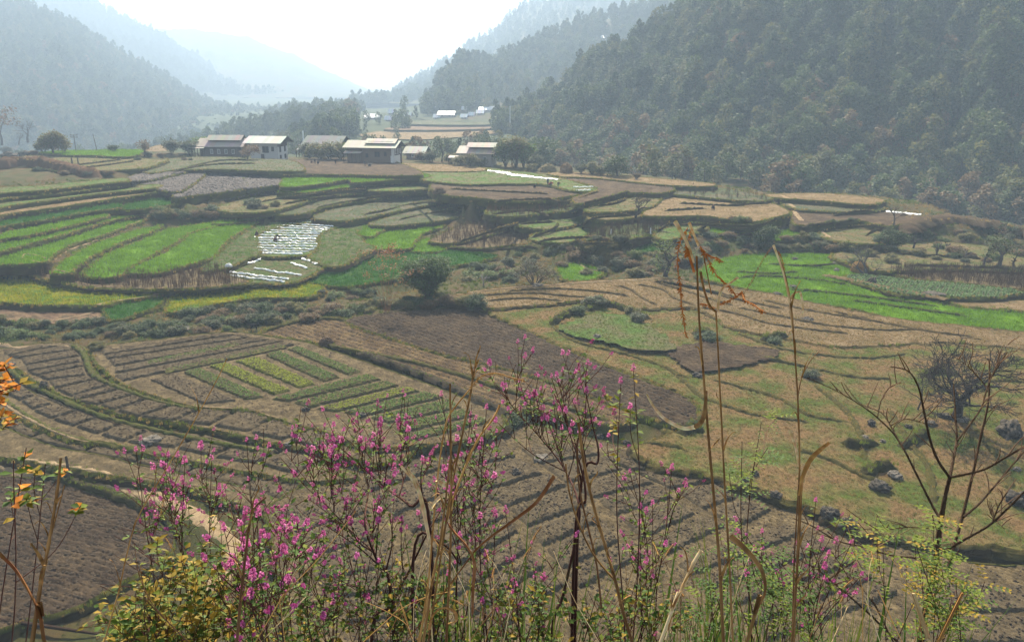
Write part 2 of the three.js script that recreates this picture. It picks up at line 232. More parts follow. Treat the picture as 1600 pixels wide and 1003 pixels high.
path('short footpath right of the green mound', [[1280, 358, 3.9], [1284, 366, 3.5], [1290, 373, 3.1], [1297, 381, 2.8]], 3.4, 1.1);
path('dirt path curling up through the scrub hollow', [[930, 388, 2], [912, 396, 1.8], [905, 404, 1.5], [912, 414, 1.2], [935, 422, 1.1]], 1.6, 0.8);
path('sandy path entering at the left edge', [[-60, 534, 0.3], [0, 537, 0.3], [22, 541, 0.28], [50, 540, 0.26]], 0.3, 1.2, { c: PC });
// ---------- the fields, traced terrace by terrace (pixel of the photograph, metres above the lowest garden) ----------
const G1 = 'terraced fields climbing the left side of the valley', G2 = 'terraced fields in the middle of the valley';
F('wheat_field', 'flat bright green field on the skyline left of the village', 'wheat', 11.6, [[60, 238], [125, 235], [217, 234], [219, 240], [195, 245], [150, 243], [100, 242]], { drop: 1.2 });
F('fallow_field', 'dry olive terraces below the bright skyline field at far left', 'olive', 10.9, [[30, 246], [75, 241], [150, 243], [200, 245], [240, 249], [262, 249], [225, 262], [180, 266], [120, 270], [70, 264], [40, 256]], { drop: 1.4 });
F('fallow_field', 'grey olive rows in front of the long dark farmhouse', 'rows', 9.9, [[215, 260], [262, 248], [340, 245], [400, 248], [450, 250], [470, 258], [470, 267], [400, 266], [330, 264], [270, 266], [230, 270]], { drop: 0.9, dir: [270, 264, 330, 246] });
F('ploughed_field', 'wide ploughed field on the village terrace with workers on it', 'plough', 9.1, [[385, 266], [392, 257], [440, 251], [505, 247], [580, 247], [610, 251], [650, 264], [655, 273], [600, 274], [495, 272], [440, 272]], { drop: 1, dir: [440, 262, 640, 266] });
F('clod_field', 'thin cloddy strip highest below the olive terraces', 'clod', 9.3, [[200, 278], [250, 264], [285, 258], [303, 264], [270, 273], [222, 283]], { drop: 0.9 });
F('clod_field', 'cloddy grey terrace second from the left edge of the clod fields', 'clod', 8.5, [[217, 287], [250, 272], [300, 265], [340, 261], [320, 272], [296, 290], [270, 300]], { drop: 0.9 });
F('clod_field', 'largest field of pale grey clods in the middle left', 'clod', 7.8, [[270, 308], [288, 288], [302, 273], [337, 266], [387, 263], [400, 270], [380, 280], [386, 292], [350, 300], [312, 304]], { drop: 1.6 });
F('clod_field', 'right hand field of grey clods beside the bright green terrace', 'clod', 7.6, [[377, 291], [383, 278], [400, 271], [440, 265], [454, 268], [454, 286], [420, 291], [387, 295]], { drop: 1.1 });
F('wheat_field', 'broad bright green terrace below the village houses', 'wheat', 8.1, [[440, 292], [452, 270], [475, 266], [525, 269], [580, 268], [640, 270], [668, 272], [664, 278], [610, 281], [575, 284], [552, 285], [542, 281], [500, 287]], { drop: 0.9 });
F('terrace_strip', 'tan strip right of the upper wheat on the rim of the village terrace', 'tan', 8.2, [[600, 254], [660, 256], [720, 258], [760, 264], [740, 268], [668, 268], [630, 266]], { drop: 0.8 });
F('wheat_field', 'narrow green strip under the broad bright green terrace', 'wheat', 6.8, [[435, 299], [505, 286], [552, 281], [600, 280], [640, 284], [577, 290], [530, 294], [475, 301]], { drop: 1.2 });
F('wheat_field', 'short pale green strip at the right end of the upper terraces', 'pale', 6.2, [[575, 295], [640, 286], [672, 284], [690, 290], [655, 296], [600, 299]], { drop: 1.2 });
F('wheat_field', 'bright green tongue below the cloddy fields', 'wheat', 5.9, [[312, 314], [380, 297], [425, 290], [440, 296], [400, 303], [372, 308], [340, 313]], { drop: 1.5 });
F('fallow_field', 'long olive terrace curving under the narrow green strips', 'olive', 5.3, [[338, 326], [365, 314], [405, 306], [472, 299], [577, 291], [605, 294], [560, 302], [505, 307], [470, 317], [440, 326], [400, 332], [360, 332]], { drop: 1.1 });
F('fallow_field', 'second long olive terrace curving under the first', 'rows', 4.4, [[430, 334], [480, 316], [505, 308], [580, 300], [640, 294], [690, 292], [682, 299], [632, 306], [552, 315], [500, 325], [470, 334]], { drop: 1.1, dir: [450, 332, 620, 300] });
F('row_field', 'large grey green terrace with fine rows in the centre left', 'rows', 3.5, [[490, 341], [505, 332], [557, 317], [630, 307], [690, 301], [712, 305], [706, 313], [645, 325], [600, 334], [565, 341], [530, 345]], { drop: 1.2, dir: [520, 336, 690, 308] });
F('row_field', 'grey green row terrace ending in a rounded nose in the middle', 'rows', 2.8, [[575, 350], [605, 340], [645, 329], [705, 315], [755, 313], [774, 319], [745, 332], [690, 344], [640, 350], [605, 353]], { drop: 1.4, dir: [600, 345, 760, 317] });
// left staircase
F('terrace_strip', 'highest vegetable strip of the left staircase at the frame edge', 'pale', 10.6, [[-60, 302], [0, 293], [60, 290], [120, 284], [190, 278], [196, 283], [130, 290], [60, 298], [0, 302], [-60, 310]], { drop: 1 });
F('terrace_strip', 'second strip of the left staircase below the vegetable strip', 'olive', 9.7, [[-60, 316], [0, 303], [60, 297], [130, 289], [197, 283], [200, 288], [140, 296], [60, 305], [0, 311], [-60, 324]], { drop: 1 });
F('terrace_strip', 'third strip of the left staircase ending at the rock', 'pale', 8.9, [[-60, 328], [0, 315], [75, 306], [150, 297], [240, 288], [244, 293], [160, 302], [90, 311], [0, 324], [-60, 340]], { drop: 1.1 });
F('terrace_strip', 'tan bare strip of the left staircase', 'tan', 8, [[-60, 344], [0, 329], [60, 320], [120, 312], [240, 295], [250, 299], [190, 308], [120, 319], [50, 329], [0, 336], [-60, 352]], { drop: 1.7 });
F('wheat_field', 'dark green strip below the tan strip on the left', 'deep', 6.8, [[-60, 366], [0, 345], [60, 335], [125, 326], [180, 319], [188, 324], [130, 332], [60, 345], [0, 354], [-60, 374]], { drop: 1.4, nocrop: false });
F('wheat_field', 'slim green wedge right of the dark green strip', 'deep', 6.4, [[180, 326], [215, 315], [260, 309], [296, 308], [312, 313], [270, 319], [215, 327]], { drop: 1.2 });
F('wheat_field', 'uneven green strip above the long bright strip at left', 'wheat', 5.8, [[-60, 384], [0, 366], [60, 350], [110, 340], [160, 334], [165, 338], [110, 352], [40, 368], [0, 374], [-60, 392]], { drop: 1.2 });
F('wheat_field', 'long bright green strip sweeping up from the left edge', 'wheat', 5.0, [[-60, 398], [0, 377], [75, 355], [150, 337], [225, 326], [320, 315], [330, 320], [270, 329], [230, 335], [170, 345], [100, 366], [40, 382], [0, 393], [-60, 412]], { drop: 1.3 });
F('wheat_field', 'green strip edged by a pale footpath in the left terraces', 'wheat', 4.1, [[-60, 418], [0, 401], [62, 382], [125, 362], [180, 347], [215, 341], [222, 346], [205, 351], [160, 367], [112, 382], [85, 396], [72, 408], [40, 413], [0, 414], [-60, 425]], { drop: 1.7 });
F('wheat_field', 'crescent of bright green below the pale footpath', 'wheat', 3.5, [[80, 425], [110, 400], [155, 378], [205, 362], [232, 356], [252, 352], [232, 363], [195, 376], [150, 396], [130, 408], [118, 416], [108, 427]], { drop: 1.4 });
F('wheat_field', 'second bright green crescent with an ochre edge', 'wheat', 3.0, [[130, 428], [150, 409], [187, 389], [237, 369], [262, 359], [300, 352], [335, 347], [345, 351], [297, 364], [270, 381], [232, 401], [200, 419], [185, 431], [150, 434]], { drop: 0.9 });
F('wheat_field', 'widest bright green crescent beside the vegetable plot', 'wheat', 2.75, [[200, 427], [207, 416], [240, 404], [272, 386], [303, 363], [330, 354], [360, 347], [397, 345], [400, 350], [368, 366], [345, 385], [336, 399], [310, 409], [280, 418], [245, 427]], { drop: 1.1 });
F('wheat_field', 'thin green lip above the widest crescent', 'wheat', 3.3, [[330, 349], [385, 339], [435, 329], [440, 333], [400, 343], [360, 349]], { drop: 1.1 });
const stakeA = F('stalk_field', 'brown strip of dry standing stalks under the green crescents', 'soil', 2.1, [[50, 429], [100, 424], [140, 425], [210, 428], [300, 420], [335, 418], [355, 430], [390, 440], [340, 448], [250, 452], [160, 450], [95, 442]], { drop: 0.5 });
F('mustard_field', 'large yellow green field flowering at the left edge', 'yellow', 1.2, [[-60, 432], [0, 417], [38, 414], [40, 428], [62, 433], [95, 441], [150, 452], [205, 454], [240, 455], [272, 455], [232, 464], [185, 471], [165, 477], [100, 477], [45, 476], [0, 472], [-60, 474]], { drop: 1 });
F('dirt_patch', 'bare reddish slope below the yellow green field', 'dirt', 0.3, [[-60, 474], [0, 474], [50, 478], [120, 477], [168, 478], [178, 498], [120, 505], [60, 506], [0, 502], [-60, 506]], { drop: 1.2 });
F('wheat_field', 'small dark green plot at the end of the yellow green field', 'deep', 0.75, [[163, 478], [190, 470], [232, 464], [252, 461], [256, 467], [246, 478], [212, 491], [195, 497], [172, 499]], { drop: 0.9 });
F('grass_field', 'yellow green grass strip above the hedge of shrubs', 'yellow', 0.7, [[262, 488], [264, 474], [278, 456], [300, 451], [340, 449], [400, 443], [470, 440], [505, 450], [482, 464], [400, 466], [335, 476], [290, 486]], { drop: 1.2 });
F('vegetable_field', 'leafy vegetable plot left of the white plastic rows', 'veg', 2.45, [[312, 424], [338, 402], [363, 378], [382, 364], [400, 354], [440, 346], [500, 338], [500, 346], [440, 354], [404, 366], [402, 380], [406, 396], [388, 403], [366, 413], [342, 421]], { drop: 0.9 });
const plasticF = F('vegetable_field', 'plot covered with rows of white plastic sheet', 'pale', 2.2, [[392, 372], [420, 357], [460, 345], [490, 339], [540, 343], [522, 356], [500, 366], [494, 378], [497, 387], [478, 398], [422, 401], [403, 396], [400, 383]], { drop: 0.5 });
F('vegetable_field', 'damp plot with scattered white sheets below the plastic rows', 'veg', 1.6, [[340, 430], [365, 414], [395, 402], [425, 398], [470, 400], [508, 412], [492, 426], [467, 438], [445, 443], [400, 443], [360, 439]], { drop: 0.4, nocrop: true });
F('vegetable_field', 'leafy vegetable plot right of the white plastic rows', 'veg', 2.0, [[496, 386], [500, 371], [507, 359], [532, 348], [562, 339], [605, 338], [608, 344], [582, 353], [562, 363], [569, 378], [584, 388], [556, 403], [530, 416], [505, 413], [480, 401]], { drop: 0.8 });
F('wheat_field', 'small upper green plot in the centre terraces', 'wheat', 2.1, [[558, 364], [582, 349], [617, 340], [645, 341], [640, 348], [617, 354], [592, 362], [578, 370]], { drop: 1 });
F('wheat_field', 'bright green curved plot in the centre above the dark green field', 'wheat', 1.6, [[565, 381], [592, 364], [625, 353], [665, 347], [694, 349], [690, 355], [662, 364], [648, 377], [638, 388], [612, 389], [582, 390]], { drop: 1.4 });
F('wheat_field', 'small bright plot tucked beside the dark green field', 'wheat', 1.0, [[636, 392], [650, 380], [672, 372], [707, 376], [702, 386], [680, 394]], { drop: 0.6 });
F('wheat_field', 'large dark green field left of the big leafy bush', 'deep', 0.7, [[458, 438], [482, 424], [507, 414], [540, 408], [557, 399], [575, 394], [617, 387], [650, 384], [695, 388], [742, 394], [778, 399], [750, 409], [700, 417], [690, 427], [637, 434], [612, 436], [580, 443], [540, 448], [500, 445]], { drop: 1.2 });
// centre and right terraces
F('pale_field', 'pale green terrace with long white sheets behind the middle', 'pale', 8, [[655, 279], [664, 264], [700, 261], [760, 262], [800, 267], [860, 274], [925, 293], [930, 299], [895, 298], [850, 288], [790, 287], [740, 288], [700, 286]], { drop: 0.7 });
F('ploughed_field', 'dark ploughed terrace with a farmer and cattle behind the middle', 'plough', 7.4, [[672, 290], [700, 283], [760, 281], [830, 283], [890, 293], [906, 302], [880, 308], [850, 313], [800, 314], [745, 309], [690, 303]], { drop: 1.8, dir: [720, 296, 880, 300] });
F('ploughed_field', 'brown ploughed terrace along the top rim right of the white sheets', 'plough', 7.9, [[860, 276], [900, 273], [1000, 279], [1045, 288], [1052, 296], [1030, 302], [985, 301], [945, 309], [905, 318], [896, 309], [930, 297], [920, 288]], { drop: 1.1, dir: [900, 300, 1000, 285] });
F('stubble_field', 'pale tan strip along the far rim of the plateau', 'tan', 8.3, [[856, 271], [900, 269], [1017, 278], [1110, 286], [1108, 291], [1040, 289], [940, 279], [880, 276]], { drop: 1 });
F('row_field', 'grey green rows with fence stakes behind the tan field', 'rows', 7.1, [[1022, 297], [1045, 289], [1087, 289], [1137, 295], [1205, 309], [1185, 314], [1140, 312], [1090, 307], [1050, 303]], { drop: 1, dir: [1040, 298, 1180, 310] });
F('stubble_field', 'large tan stubble field at the right of the plateau', 'tan', 6.4, [[1005, 336], [1020, 318], [1032, 304], [1075, 304], [1130, 307], [1182, 311], [1212, 319], [1234, 332], [1217, 338], [1175, 347], [1137, 342], [1100, 337], [1050, 338]], { drop: 2, dir: [1020, 320, 1200, 335] });
F('fallow_field', 'olive terrace behind the dead tree', 'olive', 6.8, [[915, 330], [940, 316], [985, 305], [1015, 303], [1035, 305], [1024, 320], [1000, 327], [960, 331]], { drop: 1 });
F('fallow_field', 'lower olive terrace around the foot of the dead tree', 'olive', 5.8, [[918, 340], [960, 328], [1000, 322], [1035, 322], [1045, 332], [1005, 338], [960, 344]], { drop: 2 });
F('ploughed_field', 'brown plateau field nearest the gorge at right', 'tan', 7, [[1195, 305], [1240, 302], [1310, 303], [1380, 311], [1372, 318], [1345, 319], [1287, 314], [1225, 310]], { drop: 1.3 });
F('row_field', 'olive green rows below the brown plateau field', 'rows', 5.9, [[1222, 318], [1230, 310], [1287, 311], [1360, 319], [1385, 326], [1340, 331], [1290, 330], [1250, 327]], { drop: 0.7, dir: [1240, 318, 1360, 324] });
F('ploughed_field', 'brown ploughed field beside the white sheet at right', 'plough', 5.3, [[1238, 345], [1245, 326], [1300, 325], [1360, 325], [1440, 337], [1430, 345], [1392, 353], [1345, 345], [1312, 347], [1258, 352]], { drop: 1.4, dir: [1250, 338, 1400, 345] });
F('fallow_field', 'olive plot below the brown ploughed field at right', 'olive', 4, [[1280, 367], [1295, 356], [1345, 347], [1398, 352], [1400, 366], [1378, 380], [1337, 380], [1297, 374]], { drop: 1 });
F('wheat_field', 'rounded green mound field above the scrub at right', 'wheat', 3.5, [[1203, 374], [1225, 359], [1247, 354], [1268, 356], [1282, 371], [1250, 376]], { drop: 1.3 });
F('wheat_field', 'upper small green plot left of the round dark bush', 'wheat', 3.9, [[1092, 362], [1115, 353], [1157, 349], [1178, 352], [1145, 362], [1112, 366]], { drop: 0.9 });
F('wheat_field', 'lower small green plot left of the round dark bush', 'wheat', 3.4, [[1132, 369], [1160, 357], [1190, 356], [1190, 366], [1160, 371]], { drop: 1.3 });
F('pale_field', 'pale green plot behind the withered grass heads', 'pale', 4.5, [[1022, 364], [1050, 347], [1080, 344], [1108, 348], [1098, 360], [1060, 372], [1035, 374]], { drop: 1 });
F('wheat_field', 'narrow green plot above the gnarled tree', 'deep', 2.6, [[985, 386], [1012, 375], [1045, 376], [1060, 382], [1035, 392], [1000, 394]], { drop: 1 });
const stakeB = F('stalk_field', 'stake field under the dead tree', 'veg', 4.7, [[912, 374], [940, 358], [985, 344], [1020, 338], [1052, 342], [1035, 358], [1000, 370], [960, 377]], { drop: 1.5, nocrop: true });
const stakeC = F('stalk_field', 'brown stalk terrace below the grey row terraces', 'soil', 1.9, [[672, 376], [700, 361], [735, 348], [780, 340], [815, 344], [800, 356], [755, 370], [710, 380]], { drop: 1, earth: [C(80, 60, 46), C(66, 50, 40)] });
const stakeD = F('stalk_field', 'lower brown stalk terrace left of the scrub hollow', 'soil', 1.4, [[706, 384], [740, 372], [800, 355], [822, 362], [850, 364], [840, 376], [790, 384], [745, 388]], { drop: 1.2, earth: [C(80, 60, 46), C(66, 50, 40)] });
const stakeE = F('stalk_field', 'upper brown stalk terrace beneath the ploughed field with cattle', 'veg', 5.3, [[760, 333], [775, 322], [850, 318], [905, 318], [900, 328], [850, 333], [800, 338]], { drop: 1.5, nocrop: true });
F('pale_field', 'rough green terrace in the hollow below the stalks', 'pale', 3.8, [[806, 350], [850, 338], [900, 332], [918, 340], [895, 352], [850, 358]], { drop: 1.2 });
F('pale_field', 'rough green plot left of the stake field', 'pale', 3.2, [[826, 372], [862, 357], [905, 350], [925, 360], [905, 374], [870, 380]], { drop: 1.3 });
F('wheat_field', 'green slope in the hollow above the stone edge', 'wheat', 0.9, [[870, 420], [890, 412], [925, 416], [942, 428], [920, 438], [885, 438]], { drop: 0.9 });
const bigGreen = F('wheat_field', 'long bright green slope right of the withered grass', 'wheat', 1.1, [[1090, 430, 1.4], [1110, 412, 1.6], [1150, 400, 1.8], [1212, 396, 1.9], [1300, 397, 1.9], [1335, 410, 1.7], [1360, 425, 1.5], [1330, 438, 1.4], [1380, 452, 1.2], [1440, 468, 1.1], [1510, 482, 1], [1620, 488, 0.9], [1700, 496, 0.9], [1700, 530, 0.7], [1600, 518, 0.8], [1500, 508, 0.9], [1400, 497, 1], [1330, 482, 1], [1250, 470, 1.1], [1190, 456, 1.2], [1130, 444, 1.3]], { drop: 0.6 });
F('cabbage_field', 'patch of pale leafy cabbages beside the bright green slope', 'veg', 1.75, [[1322, 434], [1350, 429], [1425, 438], [1500, 444], [1575, 451], [1595, 459], [1537, 465], [1425, 461], [1375, 452]], { drop: 0.5, nocrop: true });
const stakeF = F('stalk_field', 'field of dry stalks at the right edge behind the cabbages', 'soil', 1.9, [[1390, 424], [1440, 419], [1520, 420], [1620, 423], [1700, 428], [1700, 455], [1600, 452], [1510, 443], [1430, 436]], { drop: 0.5 });
F('fallow_field', 'scrubby olive ground around the gnarled tree at right', 'olive', 2.4, [[1300, 398], [1390, 385], [1440, 378], [1520, 382], [1620, 395], [1700, 405], [1700, 428], [1600, 424], [1480, 420], [1390, 424], [1350, 418]], { drop: 0.6 });
F('stubble_field', 'stony tan strip between the green slope and the dry field', 'tan', 1.15, [[1480, 470], [1540, 468], [1620, 470], [1700, 474], [1700, 492], [1600, 486], [1520, 480]], { drop: 0.4 });
// middle: dry grass and ploughed land
F('dry_field', 'tan dry field with curving low ridges below the scrub', 'tan', 1, [[690, 467, 1.5], [770, 450, 1.6], [840, 445, 1.6], [900, 440, 1.6], [1000, 436, 1.6], [1060, 437, 1.6], [1110, 446, 1.5], [1200, 459, 1.3], [1300, 479, 1.2], [1400, 498, 1], [1500, 509, 0.95], [1620, 521, 0.9], [1720, 530, 0.9], [1720, 556, 0.7], [1600, 546, 0.7], [1480, 535, 0.8], [1330, 543, 0.7], [1230, 530, 0.8], [1140, 510, 1], [1090, 482, 1.2], [1000, 482, 1.2], [940, 468, 1.4], [925, 466, 1.4], [870, 474, 1.3], [770, 482, 1.2], [740, 478, 1.2]], { drop: 0.6, tufts: 0.35, wob: 0.9, dir: [850, 460, 1100, 500], bank: [C(120, 106, 58), C(136, 114, 70)] });
F('dry_field', 'wide dry grass slope under the bare trees on the right', 'dry', 0.5, [[765, 486, 0.9], [830, 474, 1], [900, 466, 1.1], [1000, 474, 1], [1090, 476, 1], [1160, 506, 0.8], [1240, 528, 0.6], [1330, 536, 0.6], [1480, 530, 0.6], [1600, 540, 0.6], [1720, 550, 0.6], [1760, 640, 0.3], [1760, 760, 0.2], [1720, 850, 0.1], [1500, 850, 0], [1350, 830, 0], [1280, 800, 0], [1200, 772, 0], [1100, 742, 0], [1040, 732, 0], [990, 702, 0], [1080, 668, 0.2], [1100, 640, 0.3], [1060, 612, 0.4], [950, 570, 0.6], [850, 526, 0.8], [790, 500, 0.9]], { drop: 0.6, tufts: 0.35, wob: 0.9, bank: [C(116, 108, 48), C(130, 112, 62)] });
F('grass_plot', 'green tongue of grass behind the rocky curved bank', 'pale', 1.15, [[875, 512], [905, 498], [940, 490], [975, 492], [1010, 505], [1040, 525], [1055, 545], [1010, 548], [950, 535], [900, 525]], { flush: true, wob: 1.2 });
F('ploughed_field', 'long dark ploughed field running down the centre', 'plough', 0.55, [[540, 502], [600, 489], [660, 484], [720, 480], [757, 487], [800, 505], [880, 545], [950, 574], [1030, 604], [1078, 625], [1092, 648], [1078, 664], [1040, 661], [980, 641], [900, 611], [800, 579], [700, 556], [620, 532]], { drop: 0.8, tint: 0.8, row: [0.95, 0.3], dir: [640, 510, 1050, 645], earth: [C(96, 84, 50), C(84, 76, 46)] });
F('stubble_field', 'reddish stubble field between the garden beds and the dark field', 'stub', 0.4, [[405, 520], [450, 506], [500, 497], [545, 499], [620, 530], [700, 556], [800, 580], [900, 614], [990, 648], [960, 665], [900, 655], [830, 640], [770, 640], [700, 602], [640, 577], [560, 550], [500, 537], [440, 528]], { drop: 0.7, dir: [500, 515, 900, 640] });
F('ploughed_field', 'small dark bare patch behind the tall reeds', 'plough', 0.86, [[1045, 545], [1100, 534], [1160, 540], [1220, 549], [1190, 563], [1130, 577], [1085, 580], [1060, 562]], { flush: true, wob: 1.4 });
// garden tiers
const gardenTop = F('garden_field', 'upper garden of long planted beds on the left', 'soil', 0.45, [[145, 560], [150, 542], [250, 530], [330, 521], [372, 519], [420, 526], [480, 536], [560, 562], [640, 590], [720, 620], [780, 645], [785, 665], [740, 685], [660, 695], [580, 700], [520, 680], [430, 655], [390, 642], [310, 637], [250, 622], [190, 600], [165, 580]], { drop: 0.7, wob: 0.3 });
const gardenMid = F('garden_field', 'middle garden tier of short beds at left', 'soil', 0.1, [[-70, 552], [0, 545], [60, 537], [110, 536], [130, 545], [140, 565], [155, 590], [195, 608], [250, 628], [310, 642], [390, 650], [470, 668], [560, 690], [640, 704], [600, 725], [500, 705], [420, 690], [330, 672], [270, 660], [210, 652], [160, 640], [105, 622], [60, 600], [20, 575], [-70, 560]], { drop: 0.7, wob: 0.3 });
const gardenLow = F('garden_field', 'lower garden tier curving under the short beds', 'soil', -0.35, [[-70, 585], [0, 600], [30, 606], [70, 620], [120, 640], [180, 658], [240, 672], [330, 692], [420, 708], [500, 725], [560, 745], [480, 752], [390, 738], [300, 722], [230, 710], [165, 692], [120, 690], [60, 668], [0, 640], [-70, 630]], { drop: 0.7, wob: 0.3 });
const gardenFoot = F('garden_field', 'lowest garden tier above the sandy footpath', 'soil', -0.75, [[-70, 660], [0, 668], [40, 682], [90, 700], [140, 708], [200, 722], [280, 740], [380, 760], [480, 780], [540, 800], [470, 815], [380, 790], [300, 765], [230, 752], [160, 742], [90, 730], [0, 715], [-70, 705]], { drop: 0.6, wob: 0.3 });
F('ploughed_field', 'dark ploughed field in the lower left corner below the path', 'plough', -1.7, [[-90, 742], [0, 744], [60, 750], [130, 766], [200, 790], [250, 820], [272, 845], [255, 875], [200, 905], [120, 948], [50, 968], [-90, 985]], { drop: 0.7, tint: 0.86, dir: [20, 790, 250, 850] });
const gardenNear = F('garden_field', 'broad brown bed field behind the flowering shrubs', 'soil', -0.6, [[420, 795], [470, 760], [540, 722], [620, 705], [700, 695], [780, 672], [830, 664], [900, 680], [1000, 704], [1050, 725], [1110, 745], [1200, 775], [1290, 803], [1400, 845], [1520, 880], [1720, 900], [1760, 1010], [1600, 1100], [900, 1140], [470, 1120], [450, 1010], [440, 920], [425, 850]], { drop: 0.8, wob: 0.3, relief: (x, z) => 0.05 * Math.sin(x * 9) * Math.sin(z * 9) });
// far valley floor
for (const [l, k, lv, p] of [['tan fallow fields on the far valley floor', 'tan', 6.4, [[560, 212], [600, 204], [680, 199], [760, 200], [790, 206], [720, 214], [640, 218]]], ['pinkish far field below the distant hamlet', 'dirt', 7.6, [[600, 202], [650, 194], [740, 192], [800, 196], [760, 201], [680, 203]]], ['grey far field at the foot of the distant hamlet', 'rows', 9, [[630, 193], [680, 187], [800, 187], [815, 191], [740, 195]]], ['pale bare shelf at the foot of the wooded slope', 'tan', 6, [[225, 236], [240, 228], [262, 226], [262, 236]]]]) F('far_field', l, k, lv, p, { drop: 2, coarse: 3, tufts: 0, nocrop: true });
// ---------- the ground under the fields ----------
for (const [x, y, l] of [[-60, 520, -1.2], [60, 515, -1.3], [130, 512, -1.3], [200, 510, -1.4], [300, 500, -1.4], [400, 485, -1.2], [480, 475, -1], [560, 465, -0.8], [620, 455, -0.6], [690, 440, -0.3], [740, 425, 0], [800, 410, 0.6], [860, 400, 1], [960, 405, 0.9], [1040, 425, 0.9], [860, 435, 0.6], [800, 440, 0.6], [960, 385, 1.8], [900, 390, 1.6], [1100, 395, 1.8], [1160, 390, 2], [1240, 385, 2.4], [1320, 388, 2.4], [1480, 350, 4.6], [1540, 350, 3.6], [1500, 370, 3], [1440, 365, 3.2], [1580, 375, 2.2], [1640, 385, 1.6], [430, 512, 0.1], [10, 245, 11], [40, 262, 10.8], [90, 275, 10.4], [-60, 270, 11.4], [-120, 300, 11]]) { const p = at(x, y, l); anchors.push([p[0], p[2], p[1]]); }
for (const [px, z, y] of [[-300, 330, -12], [0, 330, -12], [200, 330, -10], [-300, 450, -45], [0, 450, -45], [200, 450, -45], [330, 480, -30], [-300, 760, -54], [0, 760, -54], [200, 780, -52], [330, 860, -40], [420, 600, -16], [480, 800, -10], [330, 290, 8], [500, 282, 9.3], [640, 275, 8.6], [780, 268, 7.6], [900, 262, 6], [980, 262, 3], [1100, 250, 0], [1200, 240, -6], [1300, 240, -10], [1450, 240, -16], [1600, 220, -18], [1800, 200, -18], [200, 390, -28], [500, 370, 4], [700, 370, 4], [850, 330, 2], [900, 380, 3], [1000, 320, -4], [560, 480, 6], [700, 480, 6.2], [800, 480, 7], [583, 650, 8.6], [607, 655, 8.8], [637, 660, 9], [612, 700, 10.5], [560, 700, 9], [600, 760, 11.5], [640, 760, 11.5], [620, 600, 8], [640, 620, 8.2], [760, 640, 9.5], [560, 640, 8], [300, 560, -46], [500, 900, 10], [560, 1000, 8], [700, 1000, 14], [1600, 185, -6], [1700, 160, -1], [1800, 130, 0]]) { const r = ray(px, 200), h = Math.hypot(r[0], r[2]); anchors.push([r[0] / h * z, r[2] / h * z, y]); }
for (let a = 0; a < 16; a++) { const t = a / 16 * 6.283; anchors.push([Math.sin(t) * 2500, -Math.cos(t) * 2500, 12]); anchors.push([Math.sin(t) * 6000, -Math.cos(t) * 6000, 12]); }
const grid = new Map(), GS = 12; anchors.forEach((a) => { const k = Math.round(a[0] / GS) + ',' + Math.round(a[1] / GS); if (!grid.has(k)) grid.set(k, []); grid.get(k).push(a); });
const coarse = anchors.filter((_, i) => i % 9 === 0 || i > anchors.length - 100);
function groundH(x, z) {
  const r = Math.hypot(x, z);
  const i = Math.round(x / GS), j = Math.round(z / GS); let n = 0, s = 0, w = 0;
  for (let a = -1; a <= 1; a++) for (let b = -1; b <= 1; b++) for (const p of grid.get((i + a) + ',' + (j + b)) || []) { const d = (p[0] - x) ** 2 + (p[1] - z) ** 2 + 0.3, q = 1 / (d * d); s += p[2] * q; w += q; n++; }
  for (const p of coarse) { const d = (p[0] - x) ** 2 + (p[1] - z) ** 2 + 0.3, q = 0.5 / (d * d); s += p[2] * q; w += q; }
  let h = s / w;
  for (const f of slabs) if (x > f.bb[0] && x < f.bb[1] && z > f.bb[2] && z < f.bb[3] && inside(f.poly, x, z)) h = Math.min(h, f.Y(x, z) - 0.55);
  const rough = 0.35 * fbm(x * 0.12, z * 0.12, 4) * smooth(20, 60, r);
  const hill = EYE - 1.6 - Math.max(0, Math.hypot(x, Math.min(0, z)) - 0.8) * 0.8 - (z > 0 ? -z * 0.3 : 0) + 0.25 * n2(x * 0.5, z * 0.5);
  return Math.max(h + Math.min(0.1, rough), Math.abs(x) < 200 && r < 120 ? hill : -99);
}
{
  const mb = new MB(), rows = []; const RS = []; for (let r = 0.5; r < 4600; r *= r < 30 ? 1.06 : r < 320 ? 1.011 : 1.06) RS.push(r);
  const A0 = -0.9, A1 = 0.9, NA = 420;
  const gc = [C(92, 90, 48), C(110, 94, 60), C(76, 82, 40), C(112, 84, 58)];
  for (const r of RS) { const row = []; for (let k = 0; k <= NA; k++) { const a = lerp(A0, A1, k / NA), x = Math.sin(a) * r, z = -Math.cos(a) * r, h = groundH(x, z), p = fbm(x / 9, z / 9, 3), q = fbm(x / 3 + 40, z / 3, 3); let c = mixc(gc[0], p > 0 ? gc[1] : gc[2], clamp(Math.abs(p) * 2.4, 0, 1)); c = mixc(c, gc[3], clamp(q * 1.6, 0, 0.8)); c = mixc(c, C(74, 84, 50), smooth(290, 360, r)); const v = ALB * (0.85 + 0.3 * R()); row.push(mb.v(x, h, z, c.map((t) => t * v), x, z)); } if (rows.length) for (let k = 0; k < NA; k++) mb.q(rows[k], rows[k + 1], row[k + 1], row[k]); rows.length = 0; rows.push(...row); }
  top(mesh(mb.geo(), M.field, ''), 'ground', 'rough scrubby ground between and below the fields', 'ground', null, 'structure');
}
